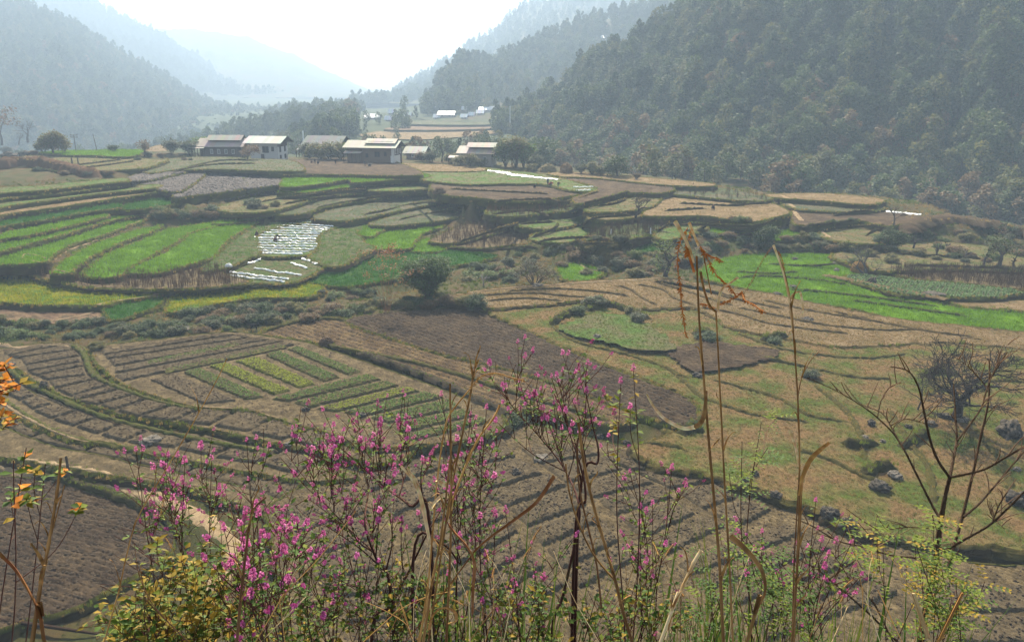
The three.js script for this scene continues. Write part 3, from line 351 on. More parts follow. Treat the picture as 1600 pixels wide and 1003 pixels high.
// ---------- hills ----------
// columns: [pixel x, pixel y of the ridge, ridge distance, foot distance, foot height]
function hill(name, label, cols, o) {
  const s = (px) => { let i = 0; while (i < cols.length - 2 && px > cols[i + 1][0]) i++; const a = cols[i], b = cols[i + 1], t = clamp((px - a[0]) / (b[0] - a[0]), 0, 1), u = t * t * (3 - 2 * t) * 0.5 + t * 0.5; return a.map((v, k) => lerp(v, b[k], k ? u : t)); };
  const surf = (px, u) => { const c = s(px), rg = ray(px, c[1]), h = Math.hypot(rg[0], rg[2]), top_ = EYE + rg[1] / h * c[2], dx = rg[0] / h, dz = rg[2] / h; const uu = Math.min(1, u), r = lerp(c[3], c[2], u), prof = uu < 1 ? Math.pow(uu, o.pow || 1) : 1; const g = (o.gully || 0) * (fbm(px * 0.012 * (o.gf || 1), u * 2.2 + 3, 4)) * Math.sin(Math.min(1, u) * 3.14159); const r2 = r + g * 1.5; let y = lerp(c[4], top_, prof) + (u > 1 ? -(u - 1) * (top_ - c[4]) * 1.1 : 0) + (o.rough || 0) * fbm(dx * r2 * 0.05, dz * r2 * 0.05, 3) * (0.3 + uu); return [dx * r2, y, dz * r2]; };
  const mb = new MB(), x0 = cols[0][0], x1 = cols[cols.length - 1][0], nx = o.nx || 160, nu = o.nu || 50; let prev = null;
  for (let j = 0; j <= nu; j++) { const row = [], u = j / nu * 1.5; for (let i = 0; i <= nx; i++) { const p = surf(lerp(x0, x1, i / nx), u), q = clamp(0.5 + fbm(p[0] * 0.02, p[2] * 0.02 + p[1] * 0.02, 3), 0, 1); row.push(mb.v(...p, mixc(o.c[0], o.c[1], q).map((v) => v * ALB * (0.8 + 0.4 * R())))); } if (prev) for (let i = 0; i < nx; i++) mb.q(prev[i], prev[i + 1], row[i + 1], row[i]); prev = row; }
  top(mesh(mb.geo(), M.field, ''), name, label, 'hill', null, 'structure');
  return { surf, x0, x1 };
}
const HC = [C(70, 84, 50), C(104, 92, 64)];
const hillA = hill('mountain_slope', 'steep wooded mountainside filling the upper right', [[770, 200, 560, 500, 5], [810, 184, 560, 470, 4], [860, 160, 560, 430, 2], [890, 135, 560, 390, 0], [930, 100, 560, 360, -3], [1000, 70, 540, 330, -7], [1060, 30, 530, 300, -11], [1150, -60, 520, 285, -15], [1300, -120, 510, 275, -19], [1500, -150, 500, 265, -22], [1700, -150, 490, 255, -22], [1900, -150, 480, 250, -22]], { c: HC, gully: 26, rough: 2, pow: 1.12, nx: 220, nu: 90 });
const hillC = hill('wooded_knoll', 'wooded knoll behind the distant hamlet', [[640, 182, 900, 700, 10], [672, 168, 900, 640, 9], [690, 128, 900, 620, 9], [725, 98, 920, 610, 9], [760, 104, 960, 600, 9], [800, 88, 1000, 590, 8], [850, 60, 1050, 600, 8], [930, 30, 1100, 620, 7], [1060, 0, 1100, 600, 6], [1150, -20, 1100, 580, 5]], { c: HC, gully: 18, rough: 2, nx: 90, pow: 1.7 });
const hillB = hill('far_hillside', 'hazy hillside rising right of the valley gap', [[540, 184, 1700, 1300, 12], [600, 162, 1900, 1280, 12], [650, 128, 2050, 1250, 12], [700, 96, 2100, 1200, 12], [760, 56, 2150, 1200, 12], [820, 8, 2150, 1200, 12], [900, -14, 2150, 1150, 12], [1120, -14, 2150, 1150, 12]], { c: HC, gully: 30, rough: 4, nx: 100 });
const hillD = hill('mountain_slope', 'hazy wooded mountainside on the left', [[-320, -60, 1600, 720, -52], [-100, -30, 1600, 730, -52], [0, 10, 1600, 740, -52], [60, 18, 1600, 750, -52], [100, 36, 1600, 760, -52], [150, 66, 1600, 780, -50], [200, 94, 1600, 800, -48], [250, 120, 1600, 820, -46], [290, 146, 1550, 840, -42], [330, 170, 1500, 850, -36], [400, 182, 1450, 860, -24], [470, 180, 1400, 880, -10], [530, 176, 1400, 900, 0], [570, 186, 1400, 930, 6]], { c: HC, gully: 36, rough: 3, nx: 200, nu: 80 });
const hillE = hill('far_ridge', 'pale ridge behind the left mountainside', [[-300, -30, 2900, 1800, 12], [40, -22, 2900, 1900, 12], [130, 2, 2900, 1900, 12], [200, 36, 2900, 2000, 12], [250, 62, 2900, 2000, 12], [300, 92, 2900, 2100, 12], [350, 128, 2900, 2200, 12], [400, 152, 2900, 2300, 12], [460, 172, 2900, 2400, 12]], { c: HC, gully: 60, rough: 8, nx: 90 });
const hillF = hill('far_ridge', 'palest ridge closing the valley in the distance', [[160, 50, 4000, 2300, 12], [230, 46, 4000, 2300, 12], [300, 45, 4000, 2300, 12], [380, 56, 4000, 2300, 12], [450, 82, 4000, 2300, 12], [520, 116, 4000, 2300, 12], [580, 142, 4000, 2400, 12], [680, 160, 4000, 2400, 12]], { c: HC, gully: 90, rough: 10, nx: 80 });
// ---------- where a line of sight meets the land ----------
function landY(x, z) { let y = -1e9; for (const f of slabs) if (x > f.bb[0] && x < f.bb[1] && z > f.bb[2] && z < f.bb[3] && inside(f.poly, x, z)) y = Math.max(y, f.Y(x, z)); return y > -1e8 ? y : groundH(x, z); }
function place(px, py, far = 420) { const d = ray(px, py); let t = 18; while (t < far) { const x = d[0] * t, y = EYE + d[1] * t, z = d[2] * t; if (y <= landY(x, z)) { let a = t - t * 0.006, b = t; for (let k = 0; k < 8; k++) { const m = (a + b) / 2; if (EYE + d[1] * m <= landY(d[0] * m, d[2] * m)) b = m; else a = m; } return [d[0] * b, landY(d[0] * b, d[2] * b), d[2] * b]; } t += t * 0.006; } return [d[0] * far, EYE + d[1] * far, d[2] * far]; }
const mpp = (p) => (-(p[2] * cp) + (EYE - p[1]) * sp) / FPX;        // metres per pixel of the photograph at a point
buildPaths();
// ---------- garden beds ----------
const bedClods = [], seedlings = { light: [], mid: [] };
function bed(parent, a, lv, c, green, hgt = 0.27, gap = 0.5) {   // a: [x0,y0,x1,y1] upper edge, then the lower edge
  const P = [at(a[0], a[1], lv), at(a[2], a[3], lv), at(a[6], a[7], lv), at(a[4], a[5], lv)], B = (u, v) => [0, 2].map((k) => lerp(lerp(P[0][k], P[1][k], u), lerp(P[3][k], P[2][k], u), v));
  const L = Math.hypot(P[1][0] - P[0][0], P[1][2] - P[0][2]), Wd = Math.hypot((P[3][0] + P[2][0] - P[0][0] - P[1][0]) / 2, (P[3][2] + P[2][2] - P[0][2] - P[1][2]) / 2), nu = clamp(Math.round(L / 0.2), 6, 90), nv = clamp(Math.round(Wd / 0.17), 5, 24), gv = Math.min(0.3, gap / 2 / Wd), gu = Math.min(0.2, 0.22 / L), mb = new MB(), id = [];
  for (let j = 0; j <= nv; j++) for (let i = 0; i <= nu; i++) {
    const kk = 0.7 + 0.6 * R(), wob = 0.16 / Wd * n2(i * 0.35, a[1] + j * 0.1), u = lerp(gu, 1 - gu, i / nu), v = lerp(gv, 1 - gv, j / nv) + wob * (Math.abs(j / nv - 0.5) * 2), q = B(u, v), ed = Math.min(j, nv - j, i, nu - i), h = ed === 0 ? -0.08 : ed === 1 ? hgt * 0.82 : hgt, pit = ed > 1 ? 0.09 * (R() - 0.5) + 0.06 * n2(q[0] * 4, q[1] * 4) - (i % 2 && j % 2 ? 0.06 : 0) : 0, cc = mixc(c[0], c[1], clamp(0.5 + fbm(q[0] * 0.7, q[1] * 0.7, 2) + 0.4 * (R() - 0.5), 0, 1));
    id.push(mb.v(q[0], lv + h + pit, q[1], cc.map((t) => t * ALB * 1.12 * kk), q[0], q[1]));
    if (ed > 1 && R() < 0.22) bedClods.push([q[0] + rr(-0.08, 0.08), lv + h + 0.01, q[1] + rr(-0.08, 0.08), rr(0.04, 0.1)]);
    if (green && ed > 1 && R() < green[1] * 0.6) seedlings[green[0]].push([q[0] + rr(-0.1, 0.1), lv + h - 0.01, q[1] + rr(-0.1, 0.1), rr(0.6, 1.2)]);
  }
  const w = nu + 1; for (let j = 0; j < nv; j++) for (let i = 0; i < nu; i++) { const k = j * w + i; mb.q(id[k], id[k + w], id[k + w + 1], id[k + 1]); }
  return mesh(mb.geo(), M.soil, numbered('garden_bed'), parent);
}
function beds(field, lv, lines0, cols, greens = {}, hgt, gap, jit = 1) { const lines = lines0.map((l, i) => (i && i < lines0.length - 1 ? [l[0] + rr(-3, 3) * jit, l[1] + rr(-1.4, 1.4) * jit, l[2] + rr(-3, 3) * jit, l[3] + rr(-1.4, 1.4) * jit] : l)); for (let i = 0; i + 1 < lines.length; i++) bed(field.g, [...lines[i], ...lines[i + 1]], lv, cols, greens[i], hgt, gap); }
const BS = [C(124, 108, 82), C(102, 88, 66)], BG = [C(112, 112, 60), C(116, 100, 70)], BL = [C(124, 124, 46), C(112, 108, 58)];
beds(gardenMid, 0.12, [[0, 552, 55, 541], [5, 558, 104, 541], [28, 561, 117, 549], [33, 572, 130, 558], [40, 583, 131, 566], [56, 588, 135, 574], [70, 596, 139, 588], [80, 609, 150, 594], [106, 621, 171, 603], [116, 628, 189, 610], [150, 636, 209, 617], [175, 643, 233, 625], [215, 653, 272, 635], [270, 661, 317, 639], [325, 668, 376, 640], [383, 678, 457, 636], [440, 690, 520, 655], [500, 703, 575, 672]], BS);
beds(gardenLow, -0.33, [[-20, 602, 8, 590], [2, 615, 33, 602], [28, 628, 60, 618], [48, 643, 90, 630], [78, 656, 122, 642], [110, 669, 155, 654], [150, 682, 190, 664], [190, 694, 233, 672], [268, 703, 322, 680], [330, 716, 372, 694], [400, 728, 440, 704], [460, 744, 510, 718]], BS);
beds(gardenFoot, -0.73, [[-30, 642, -6, 628], [5, 665, 36, 656], [40, 686, 78, 673], [125, 708, 160, 692], [205, 722, 240, 705], [285, 742, 320, 722], [370, 760, 410, 738], [440, 784, 480, 756]], BS, {}, 0.15);
beds(gardenTop, 0.47, [[152, 549, 330, 525], [158, 556, 378, 524], [167, 563, 399, 527], [173, 575, 428, 530], [176, 587, 450, 535], [188, 598, 466, 539]], BS, {}, 0.27);
beds(gardenTop, 0.66, [[222, 565, 372, 533], [226, 572, 381, 540]], BG, { 0: ['mid', 0.7] }, 0.06, 0.1);
beds(gardenTop, 0.66, [[250, 577, 440, 536], [256, 583, 452, 541]], BG, { 0: ['mid', 0.5] }, 0.06, 0.1);
for (const [l, c, g] of [[[[228, 595, 275, 583], [312, 633, 378, 627]], BS], [[[277, 583, 316, 574], [380, 627, 422, 621]], BG, ['mid', 0.8]], [[[320, 573, 356, 566], [424, 620, 462, 610]], BL, ['light', 1]], [[[359, 565, 405, 557], [464, 609, 500, 600]], BL, ['light', 0.9]], [[[408, 556, 438, 547], [502, 599, 539, 590]], BG, ['mid', 0.9]], [[[441, 546, 470, 541], [542, 589, 571, 581]], BG, ['mid', 0.9]]]) beds(gardenTop, 0.47, [[l[0][0], l[0][1], l[1][0], l[1][1]], [l[0][2], l[0][3], l[1][2], l[1][3]]].reverse(), c, g ? { 0: g } : {}, 0.2, 0.75);
beds(gardenTop, 0.47, [[416, 625, 574, 583], [452, 629, 600, 594], [485, 639, 630, 603], [530, 645, 664, 612], [573, 652, 700, 622], [606, 664, 727, 638], [620, 680, 752, 650], [645, 693, 772, 661]], BG, { 0: ['mid', 0.7], 1: ['mid', 0.6], 2: ['light', 0.7], 3: ['mid', 0.9], 4: ['mid', 0.8], 5: ['mid', 0.9], 6: ['mid', 0.8] }, 0.2, 0.7);
// sunken bed field behind the shrubs: columns of beds running down to the right
{
  const col = (A, Bq, n) => { const l = []; for (let k = 0; k <= n; k++) { const t = k / n; l.push([...[0, 1].map((q) => lerp(A[q], A[q + 2], t)), ...[0, 1].map((q) => lerp(Bq[q], Bq[q + 2], t))]); } return l; };
  beds(gardenNear, -0.58, col([560, 745, 760, 1010], [690, 705, 890, 915], 8), BS, {}, rr(0.2, 0.32), rr(0.4, 0.75), 4);
  beds(gardenNear, -0.58, col([700, 705, 905, 925], [790, 685, 1015, 868], 7), BS, {}, rr(0.2, 0.32), rr(0.4, 0.75), 4);
  beds(gardenNear, -0.58, col([805, 700, 1045, 872], [905, 695, 1145, 820], 6), BS, {}, rr(0.2, 0.32), rr(0.4, 0.75), 4);
  beds(gardenNear, -0.58, col([925, 712, 1155, 830], [1010, 716, 1215, 797], 4), BS, {}, rr(0.2, 0.32), rr(0.4, 0.75), 4);
  beds(gardenNear, -0.58, col([1050, 880, 1200, 1010], [1225, 815, 1420, 930], 5), BS, {}, rr(0.2, 0.32), rr(0.4, 0.75), 4);
  beds(gardenNear, -0.58, col([430, 800, 560, 1010], [550, 755, 740, 1010], 6), BS, {}, rr(0.2, 0.32), rr(0.4, 0.75), 4);
  beds(gardenNear, -0.58, col([1440, 905, 1480, 1010], [1640, 915, 1700, 1010], 2), BS, {}, rr(0.2, 0.32), rr(0.4, 0.75), 4);
}
// ---------- low ridges and bunds ----------
const grassy = [C(110, 104, 46), C(96, 88, 48)], brown = [C(108, 88, 56), C(122, 104, 62)], dark = [C(92, 80, 60), C(78, 68, 50)];
const ridge = (name, label, line, lv, w, h, c, o) => top(mesh(ridgeGeo(line, lv, w, h, c, o).geo, M.bank, ''), name, label, 'ridge', null, 'structure');
const dl = (px, py) => { let best = 0.9; const p = at(px, py, 1), y = landY(p[0], p[2]); return y > -5 ? y : best; };
const onLand = (l) => l.map((p) => [p[0], p[1], dl(p[0], p[1])]);
[[[700, 470], [760, 461], [830, 458], [890, 463], [925, 464]], [[760, 470], [820, 466], [880, 470]], [[790, 455], [860, 451], [930, 455], [985, 463]], [[960, 445], [985, 452], [1005, 466], [1030, 478]], [[995, 444], [1035, 452], [1055, 466], [1090, 478]], [[1030, 442], [1070, 454], [1110, 467], [1150, 478]], [[1080, 446], [1130, 462], [1180, 474], [1230, 484]], [[1090, 480], [1150, 490], [1200, 505], [1260, 514], [1330, 522]], [[1150, 480], [1220, 494], [1290, 508], [1380, 516], [1440, 514]], [[1190, 468], [1260, 484], [1330, 496], [1400, 508], [1470, 520]], [[1300, 486], [1360, 500], [1440, 516], [1530, 528]]].forEach((l, i) => ridge('ridge', 'low curving earth ridge in the tan dry field', onLand(l), 1, 0.9, 0.34, brown, { tuft: 0.5, ts: 0.5 }));
[[[862, 509], [890, 530], [935, 544], [975, 553], [1037, 573], [1060, 586], [1082, 592]], [[1057, 586], [1080, 606], [1100, 622], [1150, 640], [1200, 652], [1270, 660]], [[1107, 592], [1160, 606], [1220, 624], [1266, 649], [1330, 660]], [[1150, 520], [1220, 545], [1290, 556], [1360, 560], [1420, 552]], [[1190, 556], [1260, 574], [1340, 590], [1400, 592]], [[1270, 600], [1320, 640], [1345, 680], [1350, 720]], [[1390, 640], [1420, 690], [1450, 730], [1462, 790]], [[1240, 700], [1300, 720], [1350, 745], [1400, 760]], [[1440, 620], [1500, 600], [1570, 596], [1640, 600]], [[1500, 640], [1540, 690], [1570, 730], [1580, 770]], [[1000, 690], [1060, 700], [1130, 735], [1200, 760], [1270, 785]], [[940, 640], [1000, 662], [1060, 680]]].forEach((l, i) => ridge('ridge', 'grassy bund winding through the dry slope', onLand(l), 0.5, 1, 0.36, grassy, { tuft: 0.7, ts: 0.5 }));
[[[862, 509], [872, 500], [890, 492], [912, 482], [930, 472], [944, 466]], [[1188, 534], [1210, 528], [1234, 526]], [[1083, 524], [1100, 520], [1118, 530]], [[1315, 690], [1345, 700], [1365, 690]], [[1345, 745], [1370, 735], [1400, 730]], [[1062, 680], [1080, 672], [1102, 676]], [[1405, 700], [1430, 690], [1450, 676]], [[1440, 590], [1470, 582], [1500, 588]], [[915, 486], [950, 478], [985, 488], [1015, 500]]].forEach((l) => ridge('ridge', 'steep turf bank with a dark hollow face', onLand(l), 0.7, 1.7, 0.95, [C(92, 92, 40), C(72, 62, 40)], { tuft: 1, tk: 'green', ts: 0.8 }));
[[[410, 519], [450, 506], [500, 498], [545, 500]], [[505, 538], [560, 549], [620, 560], [700, 580], [770, 602], [860, 630], [950, 655]], [[560, 550], [640, 578], [700, 603], [740, 622], [790, 645]]].forEach((l, i) => ridge('ridge', ['grassy bund at the head of the reddish stubble', 'green bund dividing the reddish stubble field', 'broad earth bank between garden beds and stubble'][i], l, 0.55, [0.8, 0.9, 1.6][i], [0.3, 0.3, 0.5][i], i === 2 ? dark : grassy, { tuft: 0.7, tk: 'green', ts: 0.4 }));
[[[110, 538], [130, 553], [139, 577], [155, 592], [195, 609], [250, 628], [320, 641]], [[8, 572], [40, 597], [90, 621], [160, 650], [240, 671], [330, 690], [420, 706]], [[-30, 610], [0, 622], [50, 655], [100, 680], [150, 692], [200, 700], [300, 722]], [[0, 716], [60, 724], [110, 730], [160, 742], [230, 752]]].forEach((l, i) => ridge('ridge', ['first', 'second', 'third', 'fourth'][i] + ' green grass verge of the garden counted from above', l, [0.35, 0, -0.42, -0.9][i], 0.85, 0.26, [C(98, 106, 44), C(110, 100, 56)], { tuft: 0.8, tk: 'green', ts: 0.34 }));
ridge('ridge', 'shaded grassy bank between the sandy path and the dark field', [[60, 742], [130, 758], [200, 782], [255, 808], [285, 838], [275, 868], [240, 896]], -1.5, 1.2, 0.45, [C(84, 80, 44), C(92, 84, 52)], { tuft: 1, tk: 'green', ts: 0.6 });
[[[1118, 444], [1180, 432], [1260, 436], [1330, 446]], [[1150, 424], [1200, 428], [1250, 425]], [[1230, 452], [1300, 458], [1400, 470], [1470, 480]], [[1330, 470], [1420, 482], [1520, 496]], [[1200, 412], [1260, 416], [1310, 412]], [[1400, 462], [1480, 474], [1590, 486]]].forEach((l) => ridge('ridge', 'dark grassy step crossing the bright green slope', onLand(l), 1.2, 1.1, 0.4, [C(84, 80, 40), C(70, 84, 28)], { tuft: 0.6, ts: 0.6, tk: 'green' }));
ridge('ridge', 'tan stony strip in the bright green slope', onLand([[1285, 429], [1330, 437], [1400, 452], [1480, 467]]), 1.3, 2.2, 0.3, [C(150, 124, 86), C(120, 104, 66)], { tuft: 0.3, ts: 0.5 });
{ // narrow terrace steps between the plots
  const onPlot = (l) => l.map((p) => { const q = place(p[0], p[1]); return [p[0], p[1], q[1]]; });
  for (const l of [[[772, 315], [850, 312], [885, 317], [935, 300]], [[880, 325], [920, 317], [985, 300]], [[885, 331], [950, 321], [978, 312]], [[767, 336], [825, 330], [857, 337]], [[810, 351], [870, 347]], [[715, 380], [775, 360], [810, 350]], [[830, 372], [865, 358], [872, 350]], [[840, 377], [912, 372], [962, 377]], [[697, 388], [760, 392], [840, 386]], [[910, 358], [925, 343], [985, 335]], [[900, 372], [915, 381], [965, 381]], [[977, 378], [1020, 372]], [[1007, 366], [1030, 360], [1050, 348]], [[1037, 330], [1105, 326]], [[1060, 318], [1137, 322], [1200, 316]], [[1065, 350], [1175, 354], [1215, 341]], [[1095, 359], [1107, 351], [1130, 350]], [[1137, 362], [1177, 354]], [[1145, 369], [1182, 367]], [[1255, 354], [1312, 348], [1345, 343]], [[1287, 363], [1325, 356], [1392, 353]], [[1352, 369], [1375, 357]], [[1300, 338], [1342, 331], [1370, 331]], [[405, 317], [440, 311], [505, 303], [575, 296]], [[440, 320], [487, 312], [530, 306]], [[492, 326], [550, 315], [630, 302]], [[567, 336], [600, 330], [645, 320], [680, 315]], [[620, 345], [680, 333], [740, 322]], [[270, 268], [330, 258], [400, 256]], [[290, 263], [340, 252], [390, 250]], [[90, 262], [140, 256], [190, 250]], [[120, 264], [170, 258], [210, 252]], [[1020, 440], [1090, 452], [1160, 470]], [[1380, 395], [1450, 400], [1540, 405]], [[1420, 415], [1500, 418], [1580, 420]], [[700, 296], [780, 300], [860, 304]]]) ridge('ridge', 'narrow dark terrace step between the middle plots', onPlot(l), 3, 0.9, 0.62, [C(84, 70, 42), C(72, 66, 34)], { tuft: 0.5, ts: 0.7, tk: R() < 0.5 ? 'green' : 'dry', step: 0.5 });
}
// ---------- plastic sheets ----------
function sheet(label, a, b, lv, wpx, grp) {
  const A = at(a[0], a[1], lv), B = at(b[0], b[1], lv), L = Math.hypot(B[0] - A[0], B[2] - A[2]), n = Math.max(6, Math.round(L / 0.35)), w = wpx * mpp(A), nx = -(B[2] - A[2]) / L, nz = (B[0] - A[0]) / L, mb = new MB(); let prev = null;
  for (let i = 0; i <= n; i++) { const t = i / n, row = [], ww = w * (0.8 + 0.45 * n2(i * 0.4, a[1])); for (let k = 0; k <= 4; k++) { const s = (k / 4 - 0.5) * ww + 0.3 * n2(i * 0.1, a[1] * 1.7 + a[0]), x = lerp(A[0], B[0], t) + nx * s, z = lerp(A[2], B[2], t) + nz * s; row.push(mb.v(x + 0.22 * n2(i * 0.16, a[1] * 3), lv + 0.04 + 0.2 * Math.max(0, 1 - Math.abs(k - 2) / 1.7) + 0.13 * n2(x * 1.6, z * 1.6) + 0.07 * R(), z, mixc([0.55, 0.55, 0.53], [0.3, 0.28, 0.2], clamp(1.5 * fbm(x * 0.8, z * 0.8, 3), 0, 1)))); } if (prev) for (let k = 0; k < 4; k++) mb.q(prev[k], row[k], row[k + 1], prev[k + 1]); prev = row; }
  return top(mesh(mb.geo(), M.plastic, ''), 'plastic_sheet', label, 'plastic sheet', grp);
}
{
  const Lp = [[487, 343], [475, 345], [462, 347], [450, 350], [438, 353], [428, 356], [418, 360], [408, 364], [400, 368], [397, 372], [398, 376], [399, 380], [401, 384], [402, 388], [404, 392], [406, 396]], Rp = [[535, 345], [532, 348], [526, 351], [521, 354], [516, 357], [510, 360], [504, 363], [499, 366], [496, 370], [494, 374], [494, 378], [495, 382], [495, 386], [490, 390], [482, 394], [472, 397]];
  Lp.map((p) => [p[0] + rr(-3, 4), p[1]]).forEach((p, i) => sheet('long white plastic strip laid in parallel rows over the plot', p, Rp[i], 2.25, i === 15 || i === 9 ? 4.4 : 2.5, 'white plastic rows in the covered plot'));
  [[[385, 413], [424, 400], 4], [[397, 420], [472, 431], 3], [[352, 425], [450, 437], 4], [[360, 431], [445, 441], 3.4], [[455, 411], [480, 420], 4], [[470, 404], [502, 415], 6]].forEach(([a, b, w], i) => sheet(['crumpled white sheet nearest the corner of the covered plot', 'thin white sheet slanting below the dark bank', 'wide white sheet beside the bundled tarpaulin', 'lowest white sheet at the edge of the grass strip', 'small white sheet between two green beds', 'broad short white sheet at the nose of the leafy plot'][i], a, b, 1.65, w));
  [[[762, 267], [800, 271], 3], [[775, 270], [830, 276], 4], [[792, 273], [852, 279], 5], [[815, 276], [872, 281], 4]].forEach(([a, b, w]) => sheet('bright white sheet of the long pale strip behind the middle terraces', a, b, 8.05, w, 'white sheets on the pale green terrace'));
  [[[896, 293], [926, 292], 2], [[900, 298], [922, 297], 2]].forEach(([a, b, w]) => sheet('narrow white sheet at the tip of the pale green terrace', a, b, 8.05, w, 'narrow white sheets at the terrace tip'));
  sheet('large white sheet spread on the ploughed field by the gorge', [1368, 329], [1440, 336], 5.35, 7);
}
// ---------- tufts and crops ----------
function tuftGeo(seed, n, h, spread, wid, cols) { const r = rngOf(seed), mb = new MB(); for (let i = 0; i < n; i++) { const a = r() * 6.283, d = spread * Math.sqrt(r()), x = Math.cos(a) * d, z = Math.sin(a) * d, l = h * (0.5 + 0.6 * r()), b = r() * 6.283, lean = 0.5 * r() * l, c = mixc(cols[0], cols[1], r()), w = wid * (0.6 + 0.8 * r()); const p0 = [x - Math.sin(b) * w, 0, z + Math.cos(b) * w], p1 = [x + Math.sin(b) * w, 0, z - Math.cos(b) * w], m0 = [x + Math.cos(b) * lean * 0.4 - Math.sin(b) * w * 0.7, l * 0.6, z + Math.sin(b) * lean * 0.4 + Math.cos(b) * w * 0.7], m1 = [x + Math.cos(b) * lean * 0.4 + Math.sin(b) * w * 0.7, l * 0.6, z + Math.sin(b) * lean * 0.4 - Math.cos(b) * w * 0.7]; mb.quad(p0, p1, m1, m0, c); const k = [mb.v(...m0, c), mb.v(...m1, c), mb.v(x + Math.cos(b) * lean, l, z + Math.sin(b) * lean, c)]; mb.t(...k); } return mb.geo(); }
function scatter(geo, mat, spots, name, parent, label, cat, squash = 1) {
  const im = new THREE.InstancedMesh(geo, mat, spots.length), q = new THREE.Quaternion(), e = new THREE.Euler(), m = new THREE.Matrix4();
  spots.forEach((s, i) => { e.set(rr(-0.12, 0.12), R() * 6.283, rr(-0.12, 0.12)); m.compose(new THREE.Vector3(s[0], s[1], s[2]), q.setFromEuler(e), new THREE.Vector3(s[3], s[3] * squash * rr(0.8, 1.2), s[3])); im.setMatrixAt(i, m); im.setColorAt(i, new THREE.Color().setScalar(rr(0.75, 1.2))); });
  im.castShadow = im.receiveShadow = true; im.userData.kind = 'stuff';
  if (parent) { im.name = name; parent.add(im); } else top(im, name, label, cat, null, 'stuff');
  return im;
}
// ---------- houses ----------
function gable(mb, L, D, y0, rise, ov, ovx, th, c, x0 = -L / 2) {            // two roof slopes with thickness, ridge along x
  for (const s of [1, -1]) { const a = [x0 - ovx, y0 + rise, 0], b = [x0 + L + ovx, y0 + rise, 0], e = y0 - rise * ov / (D / 2), d = [x0 + L + ovx, e, s * (D / 2 + ov)], f = [x0 - ovx, e, s * (D / 2 + ov)], up = (p) => [p[0], p[1] + th, p[2]]; const n = 10; for (let k = 0; k < n; k++) { const t = k / n, u = (k + 1) / n, m = (p, q, w) => p.map((v, i) => lerp(v, q[i], w)), cc = c.map((v) => v * rr(0.8, 1.1)); mb.quad(up(m(a, b, t)), up(m(f, d, t)), up(m(f, d, u)), up(m(a, b, u)), cc); } mb.quad(a, b, d, f, [0.05, 0.04, 0.035]); mb.quad(up(f), f, d, up(d), c); mb.quad(up(a), a, f, up(f), [0.08, 0.06, 0.05]); mb.quad(up(b), up(d), d, b, [0.08, 0.06, 0.05]); }
}
function window_(g, x, y, z, w, h, face, dark_) {   // face: 0 front (+z), 1 right gable (+x)
  const f = new MB(), p = new MB(), t = 0.14; const bx = (m, u, v, su, sv, dep, out, c) => face ? m.box(x + out, y + v, z - u, dep, sv, su, c) : m.box(x + u, y + v, z + out, su, sv, dep, c); const fc = dark_ ? [0.05, 0.035, 0.025] : [0.5, 0.49, 0.46];
  for (const s of [-1, 1]) { bx(f, s * w / 2, 0, t, h + t, 0.16, 0.06, fc); bx(f, 0, s * h / 2, w + t, t, 0.18, 0.06, fc); } bx(f, 0, 0, t * 0.7, h, 0.12, 0.06, fc);
  const fm = mesh(f.geo(true), M.plain, 'window', g); bx(p, 0, 0, w, h, 0.06, 0.03, [0.02, 0.022, 0.025]); mesh(p.geo(true), M.metal, 'pane', fm);
}
